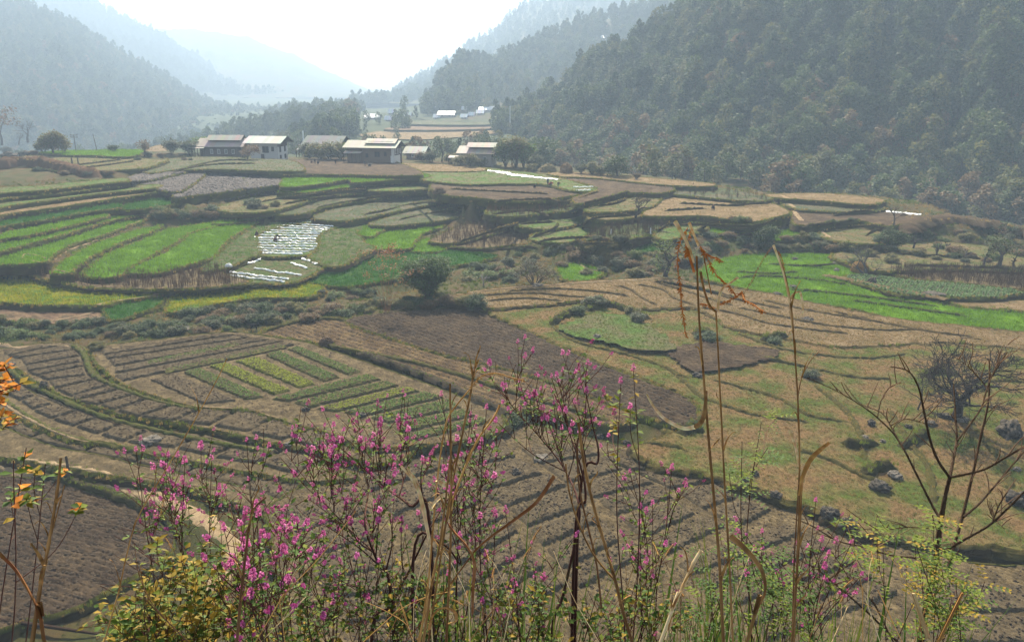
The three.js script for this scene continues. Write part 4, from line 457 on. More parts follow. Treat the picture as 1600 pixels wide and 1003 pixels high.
function house(label, px, py, turn, o) {
  const pos = place(px, py), g = group(o.name || 'farmhouse', label, o.cat || 'house', pos, turn * Math.PI / 180), { L, D, H } = o, wc = o.wall, gc = o.gableWall || o.wall;
  const w = new MB(); w.quad([-L / 2, -1, D / 2], [L / 2, -1, D / 2], [L / 2, H, D / 2], [-L / 2, H, D / 2], wc); w.quad([L / 2, -1, -D / 2], [-L / 2, -1, -D / 2], [-L / 2, H, -D / 2], [L / 2, H, -D / 2], wc); w.quad([L / 2, -1, D / 2], [L / 2, -1, -D / 2], [L / 2, H, -D / 2], [L / 2, H, D / 2], gc); w.quad([-L / 2, -1, -D / 2], [-L / 2, -1, D / 2], [-L / 2, H, D / 2], [-L / 2, H, -D / 2], gc); w.quad([-L / 2, H, D / 2], [L / 2, H, D / 2], [L / 2, H, -D / 2], [-L / 2, H, -D / 2], [0.1, 0.08, 0.06]);
  mesh(w.geo(true), M.plain, 'wall', g);
  const at_ = o.attic ?? 0.7, y0 = H + at_, rf = new MB(); gable(rf, L, D, y0, o.rise, o.ov ?? 1.2, o.ovx ?? 1.3, 0.12, o.roof); const rm = mesh(rf.geo(true), M.metal, 'roof', g);
  const tb = new MB(), tc = [0.06, 0.042, 0.03]; for (const s of [-1, 1]) { tb.box(0, H + 0.12, s * D / 2, L + 0.5, 0.26, 0.3, tc); for (let k = 0; k <= 6; k++) tb.box(lerp(-L / 2 + 0.2, L / 2 - 0.2, k / 6), H + at_ / 2 + 0.1, s * (D / 2 - 0.2), 0.22, at_, 0.22, tc); } for (const s of [-1, 1]) { tb.box(s * (L / 2 + 0.01), H + 0.15, 0, 0.34, 0.3, D + 0.4, tc); tb.box(s * (L / 2 - 0.1), y0 + o.rise * 0.4, 0, 0.2, o.rise * 0.9, 0.25, tc); if (o.timberGable) { tb.box(s * (L / 2 - 0.6), H + at_ * 0.5, 0, 0.3, at_, D * 0.9, tc); } } mesh(tb.geo(true), M.plain, 'timber_frame', g);
  if (o.band) { const b = new MB(); b.box(L / 2 + 0.06, H - 0.55, 0, 0.14, 1.1, D * 0.96, [0.07, 0.045, 0.035]); mesh(b.geo(true), M.plain, 'timber_band', g); }
  if (o.upper) { const [x0, x1] = o.upper, u = new MB(), h2 = o.upH ?? 1; gable(u, x1 - x0, D * 0.55, y0 + o.rise * 0.5 + h2, o.rise * 0.6, 0.8, 0.9, 0.1, o.roof2 || o.roof, x0); mesh(u.geo(true), M.metal, 'upper_roof', g); const k = new MB(); k.box((x0 + x1) / 2, y0 + o.rise * 0.5 + h2 * 0.4, 0, x1 - x0 - 0.3, h2 + 0.6, D * 0.5, tc); mesh(k.geo(true), M.plain, 'loft_wall', g); }
  if (o.lean) { const [x0, x1, y, dep] = o.lean, l = new MB(), z0 = D / 2; const n = 6; for (let k = 0; k < n; k++) { const a = lerp(x0, x1, k / n), b = lerp(x0, x1, (k + 1) / n), c = o.roof.map((v) => v * rr(0.85, 1.1)); l.quad([a, y, z0], [a, y - 0.6, z0 + dep], [b, y - 0.6, z0 + dep], [b, y, z0], c); l.quad([b, y - 0.1, z0], [b, y - 0.7, z0 + dep], [a, y - 0.7, z0 + dep], [a, y - 0.1, z0], tc); } mesh(l.geo(true), M.metal, 'lean_to_roof', g); const q = new MB(); for (let k = 0; k <= 4; k++) q.box(lerp(x0 + 0.2, x1 - 0.2, k / 4), (y - 0.6) / 2 - 0.3, z0 + dep - 0.2, 0.18, y, 0.18, tc); mesh(q.geo(true), M.plain, 'veranda_posts', g); }
  for (const q of o.front || []) window_(g, q[0], q[1], D / 2, q[2], q[3], 0, q[4]);
  for (const q of o.right || []) window_(g, L / 2 + (q[5] || 0), q[1], q[0], q[2], q[3], 1, q[4]);
  if (o.door) { const d = new MB(); if (o.door[3]) d.box(L / 2 + 0.05, o.door[1] / 2, o.door[0], 0.16, o.door[1], o.door[2], [0.05, 0.035, 0.03]); else d.box(o.door[0], o.door[1] / 2, D / 2 + 0.05, o.door[2], o.door[1], 0.16, [0.05, 0.035, 0.03]); mesh(d.geo(true), M.plain, 'door', g); }
  if (o.lowWall) { const q = new MB(); q.box(L / 2 - 0.4, o.lowWall / 2 - 0.5, D / 2 - D * 0.35, 1.2, o.lowWall + 1, D * 0.7 + 0.3, [0.52, 0.5, 0.46]); q.box(L / 2 - 0.3, H / 2, D / 2 - 0.3, 0.8, H, 0.8, [0.5, 0.48, 0.44]); mesh(q.geo(true), M.plain, 'whitewashed_wall', g); }
  return g;
}
const WH = [0.55, 0.53, 0.5], BR = [0.14, 0.1, 0.075], ROOF = [0.3, 0.25, 0.2], GREY = [0.16, 0.15, 0.15], WOOD = [0.075, 0.055, 0.045];
house('long dark timber farmhouse with two tin roofs left of the white house', 352, 243, -4, { L: 15, D: 8, H: 3.6, wall: WOOD, roof: ROOF, rise: 2, attic: 0.4, upper: [-4.5, 6.5], upH: 0.9, ov: 1.3, lean: [-9.5, -5, 3.6, 2.5], front: [-3.2, -0.6, 2, 4.6].map((x) => [x, 1.7, 0.9, 1.5]), door: [-6, 2, 1.1] });
house('two storey white farmhouse with broad pale tin roof', 421, 248, -10, { L: 10, D: 7.5, H: 5.4, wall: [0.42, 0.4, 0.37], gableWall: WH, roof: [0.42, 0.39, 0.35], rise: 1.5, attic: 0.7, ov: 1.6, ovx: 2, band: true, front: [[-2.4, 3.6, 1, 1.5, 1], [0.6, 3.4, 2.2, 2, 1], [3.2, 3.6, 0.8, 1.4, 1]], right: [[1.9, 3.4, 1, 1.7, 1], [-1.7, 3.5, 1, 1.8, 1], [1.9, 0.9, 1, 1.1, 1], [-1.7, 0.9, 1, 1.3, 1]], door: [-0.6, 1.9, 1.2] });
house('low barn with dark grey roof behind the thorn bushes', 512, 243, -16, { name: 'barn', cat: 'barn', L: 13.5, D: 11, H: 3.6, wall: [0.2, 0.17, 0.15], roof: GREY, rise: 3.2, attic: 0.3, ov: 1.2, lean: [-9, -4, 3, 2], front: [[-3, 1.8, 1, 1.2], [2, 1.8, 1, 1.2]] });
house('large farmhouse with stepped tin roof and white gable foot in the middle', 586, 252, -12, { L: 16, D: 8, H: 4.8, wall: BR, gableWall: WOOD, roof: [0.36, 0.31, 0.24], rise: 1.6, attic: 0.3, upper: [-1.5, 7.4], upH: 0.5, ov: 1.2, lean: [-8.6, -2.5, 3.6, 2.4], lowWall: 2.2, front: [[2.4, 2.6, 1.6, 1.6, 1], [-1.2, 2.2, 0.9, 1.2, 1], [5.2, 2.8, 0.8, 1.3, 1]], right: [[2.2, 3.4, 0.9, 1.6], [0, 3.4, 0.9, 1.6], [-2.2, 3.4, 0.9, 1.6]], door: [-1.4, 1.9, 1.1, 1] });
house('small hut with bright tin roof right of the large farmhouse', 652, 248, -14, { name: 'hut', cat: 'hut', L: 6, D: 6, H: 2.4, wall: BR, roof: [0.4, 0.36, 0.3], rise: 1.7, attic: 0.2, ov: 0.9, front: [[-0.5, 1.3, 0.9, 1]], door: [1.6, 1.8, 0.9] });
house('farmhouse with three stepped rusty roofs at the right end of the village', 748, 258, -12, { L: 10.5, D: 7.5, H: 4.2, wall: [0.3, 0.26, 0.22], gableWall: [0.42, 0.4, 0.37], roof: [0.34, 0.27, 0.2], rise: 1.6, attic: 0.4, upper: [-2.6, 5.6], upH: 1, ov: 1.2, lean: [-9, -4.6, 3.4, 2], front: [[-1, 2.4, 0.9, 1.2], [3, 2.4, 0.9, 1.2]], right: [[1.2, 2.8, 0.8, 1.4], [-1.2, 2.8, 0.8, 1.4]], band: true });
// distant houses: wall, roof, window
const hamlet = [[583, 184, 22, 5], [607, 186, 8, 4], [612, 176, 8, 5], [637, 180, 10, 4], [697, 180, 24, 5], [682, 182, 8, 3], [685, 167, 8, 4], [707, 163, 10, 4], [725, 170, 6, 3], [757, 171, 15, 3], [771, 171, 10, 4], [750, 176, 9, 3], [736, 178, 7, 3], [724, 182, 8, 3], [789, 174, 8, 3], [798, 180, 6, 5], [798, 195, 9, 5], [820, 168, 6, 3]];
function farHouse(label, pos, wpx, hpx, grp, turn = -8) { const k = mpp(pos), L = wpx * k, H = hpx * k * 0.6, D = L * 0.55 + 2, g = group('distant_house', label, 'house', pos, turn * Math.PI / 180, grp), w = new MB(); w.box(0, H / 2 - 1, 0, L, H + 2, D, [0.36, 0.33, 0.3]); mesh(w.geo(true), M.plain, 'wall', g); const r = new MB(); gable(r, L, D, H, H * 0.8 + 0.6, 1, 1, 0.2, [0.36, 0.36, 0.36]); mesh(r.geo(true), M.plastic, 'roof', g); for (const s of [-0.25, 0.25]) window_(g, L * s, H * 0.5, D / 2, L * 0.12, H * 0.4, 0, 1); return g; }
const Lh = ['wide tin roofed house at the left end of the distant hamlet', 'small distant house right of the widest left roof', 'distant house under the tall roadside tree', 'distant house right of the tall slim tree', 'longest tin roofed building of the distant hamlet', 'low shed left of the longest distant building', 'upper distant house at the knoll foot on the left', 'highest distant house at the foot of the knoll', 'tiny distant house between the two upper rows', 'long upper right house of the distant hamlet', 'bright square roof right of the long upper house', 'distant house below the long upper right house', 'small distant house right of the longest building', 'lowest white shed below the longest building', 'distant house beside the tall white post', 'narrow distant house near the wooded slope', 'solitary white roofed house nearest the wooded slope', 'small distant house in the trees of the slope'];
hamlet.forEach((h, i) => { const p = h[1] < 186 && h[0] > 672 && h[0] < 815 ? hillPt(hillC, h[0], h[1] + 3) : place(h[0], h[1] + 3, 900); farHouse(Lh[i], p, h[2], h[3] + 2, 'houses of the distant hamlet'); });
function hillPt(H, a, b) { return onHill(H, a, b); }
function onHill(H, px, py) { let best = null, bd = 1e9; for (let u = 0; u <= 1; u += 0.01) { const p = H.surf(px, u), d = (-(p[2]) * cp + (EYE - p[1]) * sp), y = 501.5 - FPX * ((p[1] - EYE) * cp - p[2] * sp) / d; if (Math.abs(y - py) < bd) { bd = Math.abs(y - py); best = p; } } return best; }
farHouse('long white building high on the wooded knoll', onHill(hillC, 785, 116), 26, 8);
farHouse('white roofed house high on the hazy slope left', onHill(hillC, 906, 66), 10, 5);
farHouse('white roofed house high on the hazy slope right', onHill(hillC, 948, 62), 13, 5);
farHouse('white house above the trees on the left valley rim', onHill(hillD, 485, 180), 9, 6);
farHouse('pair of tin roofs below the dirt scar on the wooded slope', onHill(hillA, 905, 188), 12, 5);
// ---------- posts and poles ----------
function pole(label, px, py, hpx, o = {}) { const p = place(px, py), k = mpp(p), h = hpx * k, g = group(o.name || 'pole', label, 'pole', p), r = (o.w || 1) * k, mb = new MB(); mb.tube([[0, -0.5, 0], [o.lean ? o.lean * h * 0.5 : 0, h * 0.5, 0], [o.lean ? o.lean * h : 0, h, 0]], [r * 0.6, r * 0.5, r * 0.4], o.c || [0.1, 0.09, 0.08], 6); mesh(mb.geo(), M.plain, 'shaft', g); if (o.arms) { const a = new MB(); for (const q of o.arms) a.box(0, h * q, 0, 16 * k * 0.7, 0.7 * k, 0.8 * k, [0.1, 0.09, 0.08]); mesh(a.geo(true), M.plain, 'crossarm', g); const s = new MB(); for (const q of o.arms) for (const t of [-1, 1]) s.tube([[t * 5 * k, h * q, 0], [t * 5 * k, h * q + 1.6 * k, 0]], 0.5 * k, [0.2, 0.2, 0.2], 6); mesh(s.geo(), M.plain, 'insulator', g); } return g; }
pole('tall white prayer flag pole between white house and barn', 475, 238, 33, { name: 'flag_pole', w: 2.6, c: [0.6, 0.6, 0.58] });
pole('utility pole with crossarm right of the leafy skyline tree', 118, 237, 26, { name: 'utility_pole', arms: [0.85, 0.97] });
pole('leaning bare pole on the skyline field', 151, 236, 26, { lean: -0.12 });
pole('pale bare pole rising beside the bamboo clump', 800, 258, 38, { w: 2.6, c: [0.3, 0.22, 0.14] });
pole('slender white pole beside the distant hamlet at right', 797, 190, 24, { w: 1.6, c: [0.5, 0.5, 0.5] });
pole('short wooden gate post on the earth bank left', 113, 263, 16, { name: 'gate_post', w: 2.6 });
pole('second wooden gate post on the earth bank right', 122, 260, 14, { name: 'gate_post', w: 2 });
pole('dark wooden stake beside the sandy footpath', 108, 748, 38, { name: 'stake', w: 4.5, c: [0.09, 0.065, 0.045] });
pole('thin white marker post in the stake field', 955, 366, 8, { name: 'marker_post', w: 2.4, c: [0.6, 0.6, 0.58] });
pole('white marker post near the gnarled tree', 1016, 376, 9, { name: 'marker_post', w: 2.4, c: [0.6, 0.6, 0.58] });
// ---------- trees and bushes ----------
function skeleton(seed, o) {                     // branch paths from the base up: [{pts, rad}], and the tips
  const r = rngOf(seed), segs = [], tips = [], rn = (a, b) => a + (b - a) * r();
  const grow = (p, d, len, rad, lv) => {
    const pts = [p], rads = [rad], n = o.steps || 4; let q = p, dir = d.clone();
    for (let i = 1; i <= n; i++) { dir = dir.clone().add(new THREE.Vector3(rn(-1, 1), rn(-1, 1) * 0.6 + (o.up ?? 0.15), rn(-1, 1)).multiplyScalar(o.wander ?? 0.22)).normalize(); q = [q[0] + dir.x * len / n, q[1] + dir.y * len / n, q[2] + dir.z * len / n]; pts.push(q); rads.push(rad * lerp(1, o.taper ?? 0.6, i / n)); }
    segs.push({ pts, rads, lv }); if (lv >= o.levels) { tips.push({ p: q, d: dir }); return; }
    const k = o.kids[Math.min(lv, o.kids.length - 1)];
    for (let i = 0; i < k; i++) { const a = (i + rn(0, 0.6)) / k * 6.283, s = rn(o.spread * 0.6, o.spread * 1.2), side = new THREE.Vector3(Math.cos(a), 0, Math.sin(a)); side.addScaledVector(dir, -side.dot(dir)).normalize(); const nd = dir.clone().multiplyScalar(Math.cos(s)).addScaledVector(side, Math.sin(s)).normalize(), st = i === 0 ? n : Math.max(1, Math.round(n * rn(0.45, 1))); grow(pts[st], nd, len * rn(0.6, 0.85) * (o.shrink || 1), rads[st] * (i === 0 ? 0.85 : 0.65), lv + 1); }
  };
  const b = o.stems || 1; for (let i = 0; i < b; i++) { const a = i / b * 6.283 + rn(0, 1), t = b > 1 ? rn(0.15, o.fan ?? 0.6) : (o.tilt || 0); grow([Math.cos(a) * (b > 1 ? 0.12 : 0) * o.h * 0.3, -0.15, Math.sin(a) * (b > 1 ? 0.12 : 0) * o.h * 0.3], new THREE.Vector3(Math.cos(a) * Math.sin(t), Math.cos(t), Math.sin(a) * Math.sin(t)), o.h * (o.first || 0.35), o.rad * (b > 1 ? rn(0.5, 1) : 1), 0); }
  return { segs, tips, r };
}
function branchGeo(sk, c, min = 0.004) { const mb = new MB(); for (const s of sk.segs) mb.tube(s.pts, s.rads.map((v) => Math.max(v, min)), (t, k) => c.map((v) => v * (0.8 + 0.1 * (k % 3))), s.lv === 0 ? 8 : s.lv < 3 ? 5 : 3); return mb.geo(); }
function leavesGeo(sk, o) { const mb = new MB(), r = sk.r, spots = o.all ? sk.tips.concat(sk.segs.filter((q) => q.lv >= (o.all === 2 ? 0 : 1)).flatMap((q) => q.pts.slice(1, -1).map((p) => ({ p })))) : sk.tips; for (const t of spots) for (let i = 0; i < o.n; i++) { const a = r() * 6.283, e = Math.acos(2 * r() - 1), d = [Math.sin(e) * Math.cos(a), Math.cos(e) * 0.8, Math.sin(e) * Math.sin(a)], R0 = o.clump * Math.cbrt(r()), p = d.map((v, k) => t.p[k] + v * R0), u = r(), c = mixc(o.c[0], o.c[1], u).map((v) => v * (0.75 + 0.5 * r())), dir = [r() - 0.5 + d[0] * 0.5, r() - 0.6, r() - 0.5 + d[2] * 0.5], nn = [r() - 0.5, 0.6 + r(), r() - 0.5], s = o.size * (0.6 + 0.8 * r()); if (o.fine) mb.leaf(p, dir, nn, s, s * 0.55, c); else { const D = V(dir).normalize(), N = V(nn); N.addScaledVector(D, -N.dot(D)).normalize(); const S = D.clone().cross(N), q = (l, w) => [0, 1, 2].map((k) => p[k] + D.getComponent(k) * l * s + S.getComponent(k) * w * s); mb.quad(q(0, 0), q(0.5, 0.36), q(1, 0), q(0.5, -0.36), c); } } return mb.geo(); }
const BARK = [0.075, 0.06, 0.05], GB = [0.11, 0.1, 0.09];
const leafC = { dark: [C(46, 62, 34), C(70, 84, 42)], mid: [C(70, 88, 40), C(96, 108, 48)], olive: [C(92, 92, 52), C(112, 104, 62)], brown: [C(112, 84, 58), C(92, 84, 54)], bright: [C(104, 124, 44), C(84, 104, 44)], dull: [C(84, 86, 62), C(68, 76, 54)] };
function makePlant(name, label, cat, pos, seed, o, grp) {
  const g = group(name, label, cat, pos, 0, grp), sk = skeleton(seed, o);
  mesh(branchGeo(sk, o.bark || BARK, o.min), M.plain, o.stems > 1 ? 'stem' : 'trunk', g, null);
  if (o.leaf) mesh(leavesGeo(sk, o.leaf), M.leaf, o.stems > 1 ? 'foliage' : 'crown', g);
  g.userData.px = o.h; return g;
}
const treeO = (h, l, x = {}) => ({ h, rad: h * 0.03, levels: 3, kids: [4, 3, 3], spread: 0.75, first: 0.32, leaf: { n: 26, clump: h * 0.13, size: h * 0.05, c: l }, ...x });
const bushO = (h, l, x = {}) => ({ h, rad: h * 0.025, stems: 6, fan: 0.8, levels: 2, kids: [3, 3], spread: 0.6, first: 0.42, leaf: { n: 9, clump: h * 0.17, size: h * 0.09, c: l, all: true }, ...x });
const bareO = (h, x = {}) => ({ h, rad: h * 0.04, levels: 5, kids: [4, 3, 3, 3, 2], spread: 0.6, first: 0.3, wander: 0.3, bark: GB, min: 0.012, ...x });
function plantAt(name, label, cat, px, py, hpx, mk, l, seed, x) { const p = place(px, py), h = hpx * mpp(p) * (mk === treeO ? 1.3 : 1.1); return makePlant(name, label, cat, p, seed, mk === bareO ? bareO(h, x) : mk(h, leafC[l], x)); }
// named trees near and beyond the village
plantAt('leafy_tree', 'rounded olive tree standing on the skyline at far left', 'tree', 82, 240, 52, treeO, 'olive', 101, { spread: 0.95, first: 0.2, leaf: { n: 130, clump: 2, size: 0.6, c: leafC.olive } });
plantAt('bare_tree', 'thin bare tree left of the rounded skyline tree', 'tree', 43, 222, 46, bareO, null, 102, { levels: 4, kids: [3, 3, 3], min: 0.05 });
plantAt('leafy_tree', 'brownish bushy tree cut by the left frame edge', 'tree', 2, 226, 54, treeO, 'brown', 103);
plantAt('bare_tree', 'small twiggy shrub between the skyline trees', 'shrub', 28, 226, 26, bareO, null, 104, { levels: 3, kids: [4, 3, 3], min: 0.05 });
plantAt('bush', 'low dense bush at the foot of the skyline tree', 'bush', 68, 238, 18, bushO, 'dull', 105);
plantAt('bush', 'small dark bush on the bright skyline field', 'bush', 177, 236, 11, bushO, 'dark', 106);
plantAt('leafy_tree', 'little tan leaved tree at the end of the skyline field', 'tree', 225, 246, 26, treeO, 'brown', 107);
plantAt('bush', 'greyish bush left of the willow by the dark farmhouse', 'bush', 268, 241, 22, bushO, 'dull', 108);
plantAt('bush', 'grey green bush just left of the pale willow', 'bush', 295, 242, 24, bushO, 'dull', 109);
plantAt('leafy_tree', 'pale green willow at the corner of the dark farmhouse', 'tree', 316, 242, 30, treeO, 'bright', 110);
plantAt('leafy_tree', 'reddish brown tree in front of the two left farmhouses', 'tree', 386, 249, 27, treeO, 'brown', 111, { spread: 1, leaf: { n: 40, clump: 1.1, size: 0.35, c: [C(122, 88, 66), C(96, 84, 54)] } });
plantAt('leafy_tree', 'domed dark tree behind the white farmhouse', 'tree', 443, 236, 32, treeO, 'dull', 112, { spread: 0.95 });
plantAt('bare_tree', 'bare branched tree between the white house and the barn', 'tree', 462, 240, 30, bareO, null, 113, { levels: 4, kids: [4, 3, 3], min: 0.05 });
[[484, 248, 26], [500, 248, 26], [515, 249, 26], [532, 249, 27], [547, 250, 24]].forEach((b, i) => plantAt('bush', ['dull thorn bush nearest the white pole', 'olive thorn bush second from the white pole', 'thorn bush in the middle before the barn', 'yellowish thorn bush before the right end of the barn', 'thorn bush beside the large farmhouse lean-to'][i], 'bush', b[0], b[1], b[2], bushO, ['dull', 'olive', 'olive', 'olive', 'mid'][i], 120 + i));
plantAt('leafy_tree', 'grey twiggy tree between hut and right farmhouse', 'tree', 690, 252, 40, treeO, 'dull', 130, { leaf: { n: 14, clump: 1.5, size: 0.35, c: leafC.dull } });
[[660, 252, 16, 'brown'], [674, 254, 18, 'dull'], [706, 256, 18, 'olive'], [718, 258, 16, 'olive'], [734, 260, 20, 'olive'], [750, 261, 16, 'olive'], [598, 253, 6, 'olive']].forEach((b, i) => plantAt('bush', ['brown bush in front of the small hut', 'grey bush right of the small hut', 'olive bush left of the right farmhouse', 'olive bush under the left roof of the right farmhouse', 'tall olive bush before the right farmhouse', 'low olive bush before the right farmhouse gable', 'tiny round bush before the large farmhouse'][i], 'bush', b[0], b[1], b[2], bushO, b[3], 140 + i));
plantAt('leafy_tree', 'dense dark domed tree behind the right farmhouse', 'tree', 763, 250, 46, treeO, 'dark', 150, { spread: 1, leaf: { n: 60, clump: 1.6, size: 0.5, c: leafC.dark } });
for (const [x, i] of [[790, 0], [806, 1], [818, 2]]) plantAt('bamboo_clump', ['tall bamboo clump right beside the farmhouse', 'bamboo clump behind the pale bare pole', 'yellowing bamboo clump right of the pale pole'][i], 'bamboo', x, 261, [27, 32, 25][i], bushO, ['mid', 'olive', 'bright'][i], 151 + i, { stems: 12, fan: 0.3, spread: 0.35, first: 0.6 });
plantAt('leafy_tree', 'isolated round dark tree on the rim of the plateau', 'tree', 965, 275, 50, treeO, 'dark', 155, { first: 0.2, spread: 1, leaf: { n: 85, clump: 1.7, size: 0.45, c: leafC.dark } });
[[838, 266, 22, 'dull'], [908, 271, 16, 'dull'], [925, 272, 20, 'olive'], [830, 268, 14, 'olive'], [940, 274, 14, 'dull'], [995, 280, 10, 'brown']].forEach((b, i) => plantAt('bush', ['tall grey bush right of the bamboo', 'bush right of the two haystacks', 'yellowish bush left of the isolated dark tree', 'olive bush at the foot of the bamboo', 'grey bush beside the isolated dark tree', 'brown bush right of the isolated dark tree'][i], 'bush', b[0], b[1], b[2], bushO, b[3], 160 + i));
plantAt('bare_tree', 'dead bare tree in the middle of the right terraces', 'tree', 993, 344, 50, bareO, null, 170, { levels: 4, kids: [4, 3, 3], spread: 0.7, min: 0.05, bark: BARK, tilt: 0.15 });
plantAt('gnarled_tree', 'gnarled leafy tree on the stone edge left of the tall grass', 'tree', 1040, 432, 64, treeO, 'mid', 171, { spread: 1, wander: 0.4, rad: 0.45, leaf: { n: 22, clump: 0.8, size: 0.28, c: leafC.mid } });
plantAt('bush', 'round dark bush left of the green mound', 'bush', 1197, 386, 32, bushO, 'dark', 172, { leaf: { n: 22, clump: 0.8, size: 0.3, all: true, c: leafC.dark } });
plantAt('bush', 'round clipped dark bush below the white sheet', 'bush', 1390, 389, 32, bushO, 'dark', 173, { stems: 8, fan: 0.9, leaf: { n: 24, clump: 0.9, size: 0.28, all: true, c: leafC.dark } });
plantAt('bare_tree', 'crooked bare tree behind the round clipped bush', 'tree', 1396, 358, 36, bareO, null, 174, { levels: 4, kids: [3, 3, 2], min: 0.05, bark: BARK });
plantAt('bare_tree', 'spreading bare shrub beside the brown earth heap', 'shrub', 1355, 428, 42, bareO, null, 175, { stems: 5, fan: 0.9, levels: 4, kids: [3, 2, 2], min: 0.03, first: 0.4 });
plantAt('gnarled_tree', 'broad gnarled tree with flat crown at the right edge', 'tree', 1562, 418, 64, treeO, 'dark', 176, { spread: 1.1, first: 0.25, wander: 0.35, rad: 0.4, leaf: { n: 30, clump: 1, size: 0.32, c: [C(58, 70, 40), C(84, 88, 50)] } });
[[1428, 388, 16], [1465, 402, 16], [1480, 392, 12], [1507, 402, 12], [1538, 414, 26], [1585, 416, 14]].forEach((b, i) => plantAt('pollard_tree', ['forked stump left of the scrub row', 'slim bare sapling in the scrub', 'pollarded stump in the middle of the olive ground', 'short knotty stump right of the middle pollard', 'tall pollarded trunk left of the broad gnarled tree', 'stump at the foot of the broad gnarled tree'][i], 'tree', b[0], b[1], b[2], bareO, null, 180 + i, { levels: 2, kids: [3, 2], first: 0.55, rad: 0.22, min: 0.06, bark: BARK, taper: 0.8 }));
plantAt('leafy_bush', 'big dark leafy bush beside the dark green field', 'bush', 668, 462, 64, bushO, 'dark', 190, { stems: 24, fan: 0.5, levels: 2, kids: [3, 2], first: 0.42, rad: 0.1, leaf: { n: 26, clump: 0.8, size: 0.27, all: 2, c: [C(50, 70, 34), C(80, 98, 40)] } });
plantAt('bare_tree', 'small pale bare tree above the footpath', 'tree', 755, 446, 30, bareO, null, 191, { levels: 3, kids: [3, 3, 2], min: 0.03, bark: [0.3, 0.26, 0.22] });
plantAt('bush', 'rounded grey brown thorn bush above the dry field', 'bush', 835, 446, 40, bushO, 'brown', 192, { stems: 12, fan: 1.1, leaf: { n: 20, clump: 0.8, size: 0.2, c: [C(84, 74, 54), C(72, 70, 46)] } });
plantAt('bare_tree', 'large bare tree with thick twisted trunk on the right slope', 'tree', 1492, 654, 300, bareO, null, 201, { levels: 6, kids: [5, 4, 3, 3, 3, 2], spread: 0.72, first: 0.17, wander: 0.36, rad: 0.52, min: 0.026, bark: [0.045, 0.036, 0.03], tilt: 0.2, up: 0.08 });
plantAt('bare_tree', 'slender bare tree left of the large twisted tree', 'tree', 1434, 640, 92, bareO, null, 202, { levels: 4, kids: [3, 3, 2], rad: 0.1, min: 0.012, first: 0.35, bark: [0.08, 0.065, 0.05] });
plantAt('dry_reed_clump', 'tall rusty dry grass clump right of the hedge', 'grass clump', 605, 487, 76, bushO, 'brown', 203, { stems: 16, fan: 0.22, levels: 1, kids: [2], first: 0.7, spread: 0.15, rad: 0.03, bark: C(150, 104, 70), leaf: { n: 26, clump: 0.6, size: 0.25, c: [C(146, 100, 66), C(122, 88, 56)] } });
let KK = 0;
// hedges and scrub: shared shapes, one object each
const protoB = ['dark', 'dark', 'mid', 'olive', 'brown', 'dull'].map((l, i) => { const g = new THREE.Group(), sk = skeleton(300 + i, bushO(1, leafC[l], { stems: 8, fan: 1, levels: 2, kids: [3, 3] })); mesh(branchGeo(sk, BARK, 0.008), M.plain, 'stem', g); mesh(leavesGeo(sk, { n: 12, clump: 0.17, size: 0.08, c: leafC[l], all: true }), M.leaf, 'foliage', g); return g; });
function shrub(px, py, hpx, kind, label, grp, name = 'shrub', far) { const p = place(px, py, far), h = hpx * mpp(p), c = protoB[kind].clone(); c.position.set(p[0], p[1] - 0.1, p[2]); c.scale.set(h * rr(0.9, 1.5), h, h * rr(0.9, 1.4)); c.rotation.y = R() * 6.28; top(c, name, label, 'shrub', grp); }
const KN = ['dark green', 'dense dark green', 'leafy mid green', 'olive', 'brown', 'grey green'], HL = (k) => KN[k] + ' scrubby bush of the hedge row between garden and green terraces', HG = (k) => KN[k] + ' bushes of the hedge row along the gully';
for (let x = -10; x < 680; x += 12) { const base = x < 250 ? 531 - Math.abs(x - 120) * 0.02 : lerp(527, 483, (x - 250) / 420), deep = x < 260 ? 40 : x < 480 ? 52 : 30; for (let k = 0; k < (x > 270 && x < 470 ? 3 : 2); k++) shrub(x + rr(-5, 5), base - rr(0, 0.62) * deep, rr(11, 23) * (k ? 0.9 : 0.65), KK = [0, 1, 2, 3, 5, 3, 4][Math.floor(R() * 7)], HL(KK), HG(KK)); }
const SL = (k) => KN[k] + ' wild scrub bush on the broken banks in the middle of the valley', SG = (k) => KN[k] + ' scrub on the broken banks';
for (const [x0, y0, x1, y1, n, hm] of [[690, 410, 800, 442, 14, 15], [800, 388, 980, 432, 26, 14], [980, 400, 1090, 434, 18, 14], [1090, 378, 1330, 398, 28, 12], [1220, 375, 1300, 392, 10, 14], [1330, 385, 1600, 412, 24, 12], [1425, 340, 1580, 378, 24, 11], [232, 326, 330, 346, 14, 14], [390, 318, 440, 330, 5, 12], [905, 372, 990, 390, 14, 10], [1060, 360, 1200, 385, 16, 10], [470, 455, 600, 470, 8, 12], [250, 245, 300, 252, 3, 8], [1560, 360, 1640, 400, 10, 18]]) for (let i = 0; i < n; i++) shrub(rr(x0, x1), rr(y0, y1), hm * rr(0.6, 1.4), KK = [0, 2, 3, 3, 4, 4, 5][Math.floor(R() * 7)], SL(KK), SG(KK));
const RL = (k) => KN[k] + ' low bush growing on a terrace rim of the left or middle fields', RG = (k) => KN[k] + ' bushes of the terrace rims';
for (const [x, y, h] of [[10, 240, 14], [34, 243, 12], [52, 242, 10], [135, 276, 12], [158, 272, 10], [170, 274, 12], [60, 268, 10], [100, 274, 12], [230, 244, 10], [250, 244, 8], [215, 250, 6], [740, 437, 10], [1300, 352, 9], [1330, 352, 8]]) shrub(x, y, h, KK = [0, 3, 5, 4][Math.floor(R() * 4)], RL(KK), RG(KK));
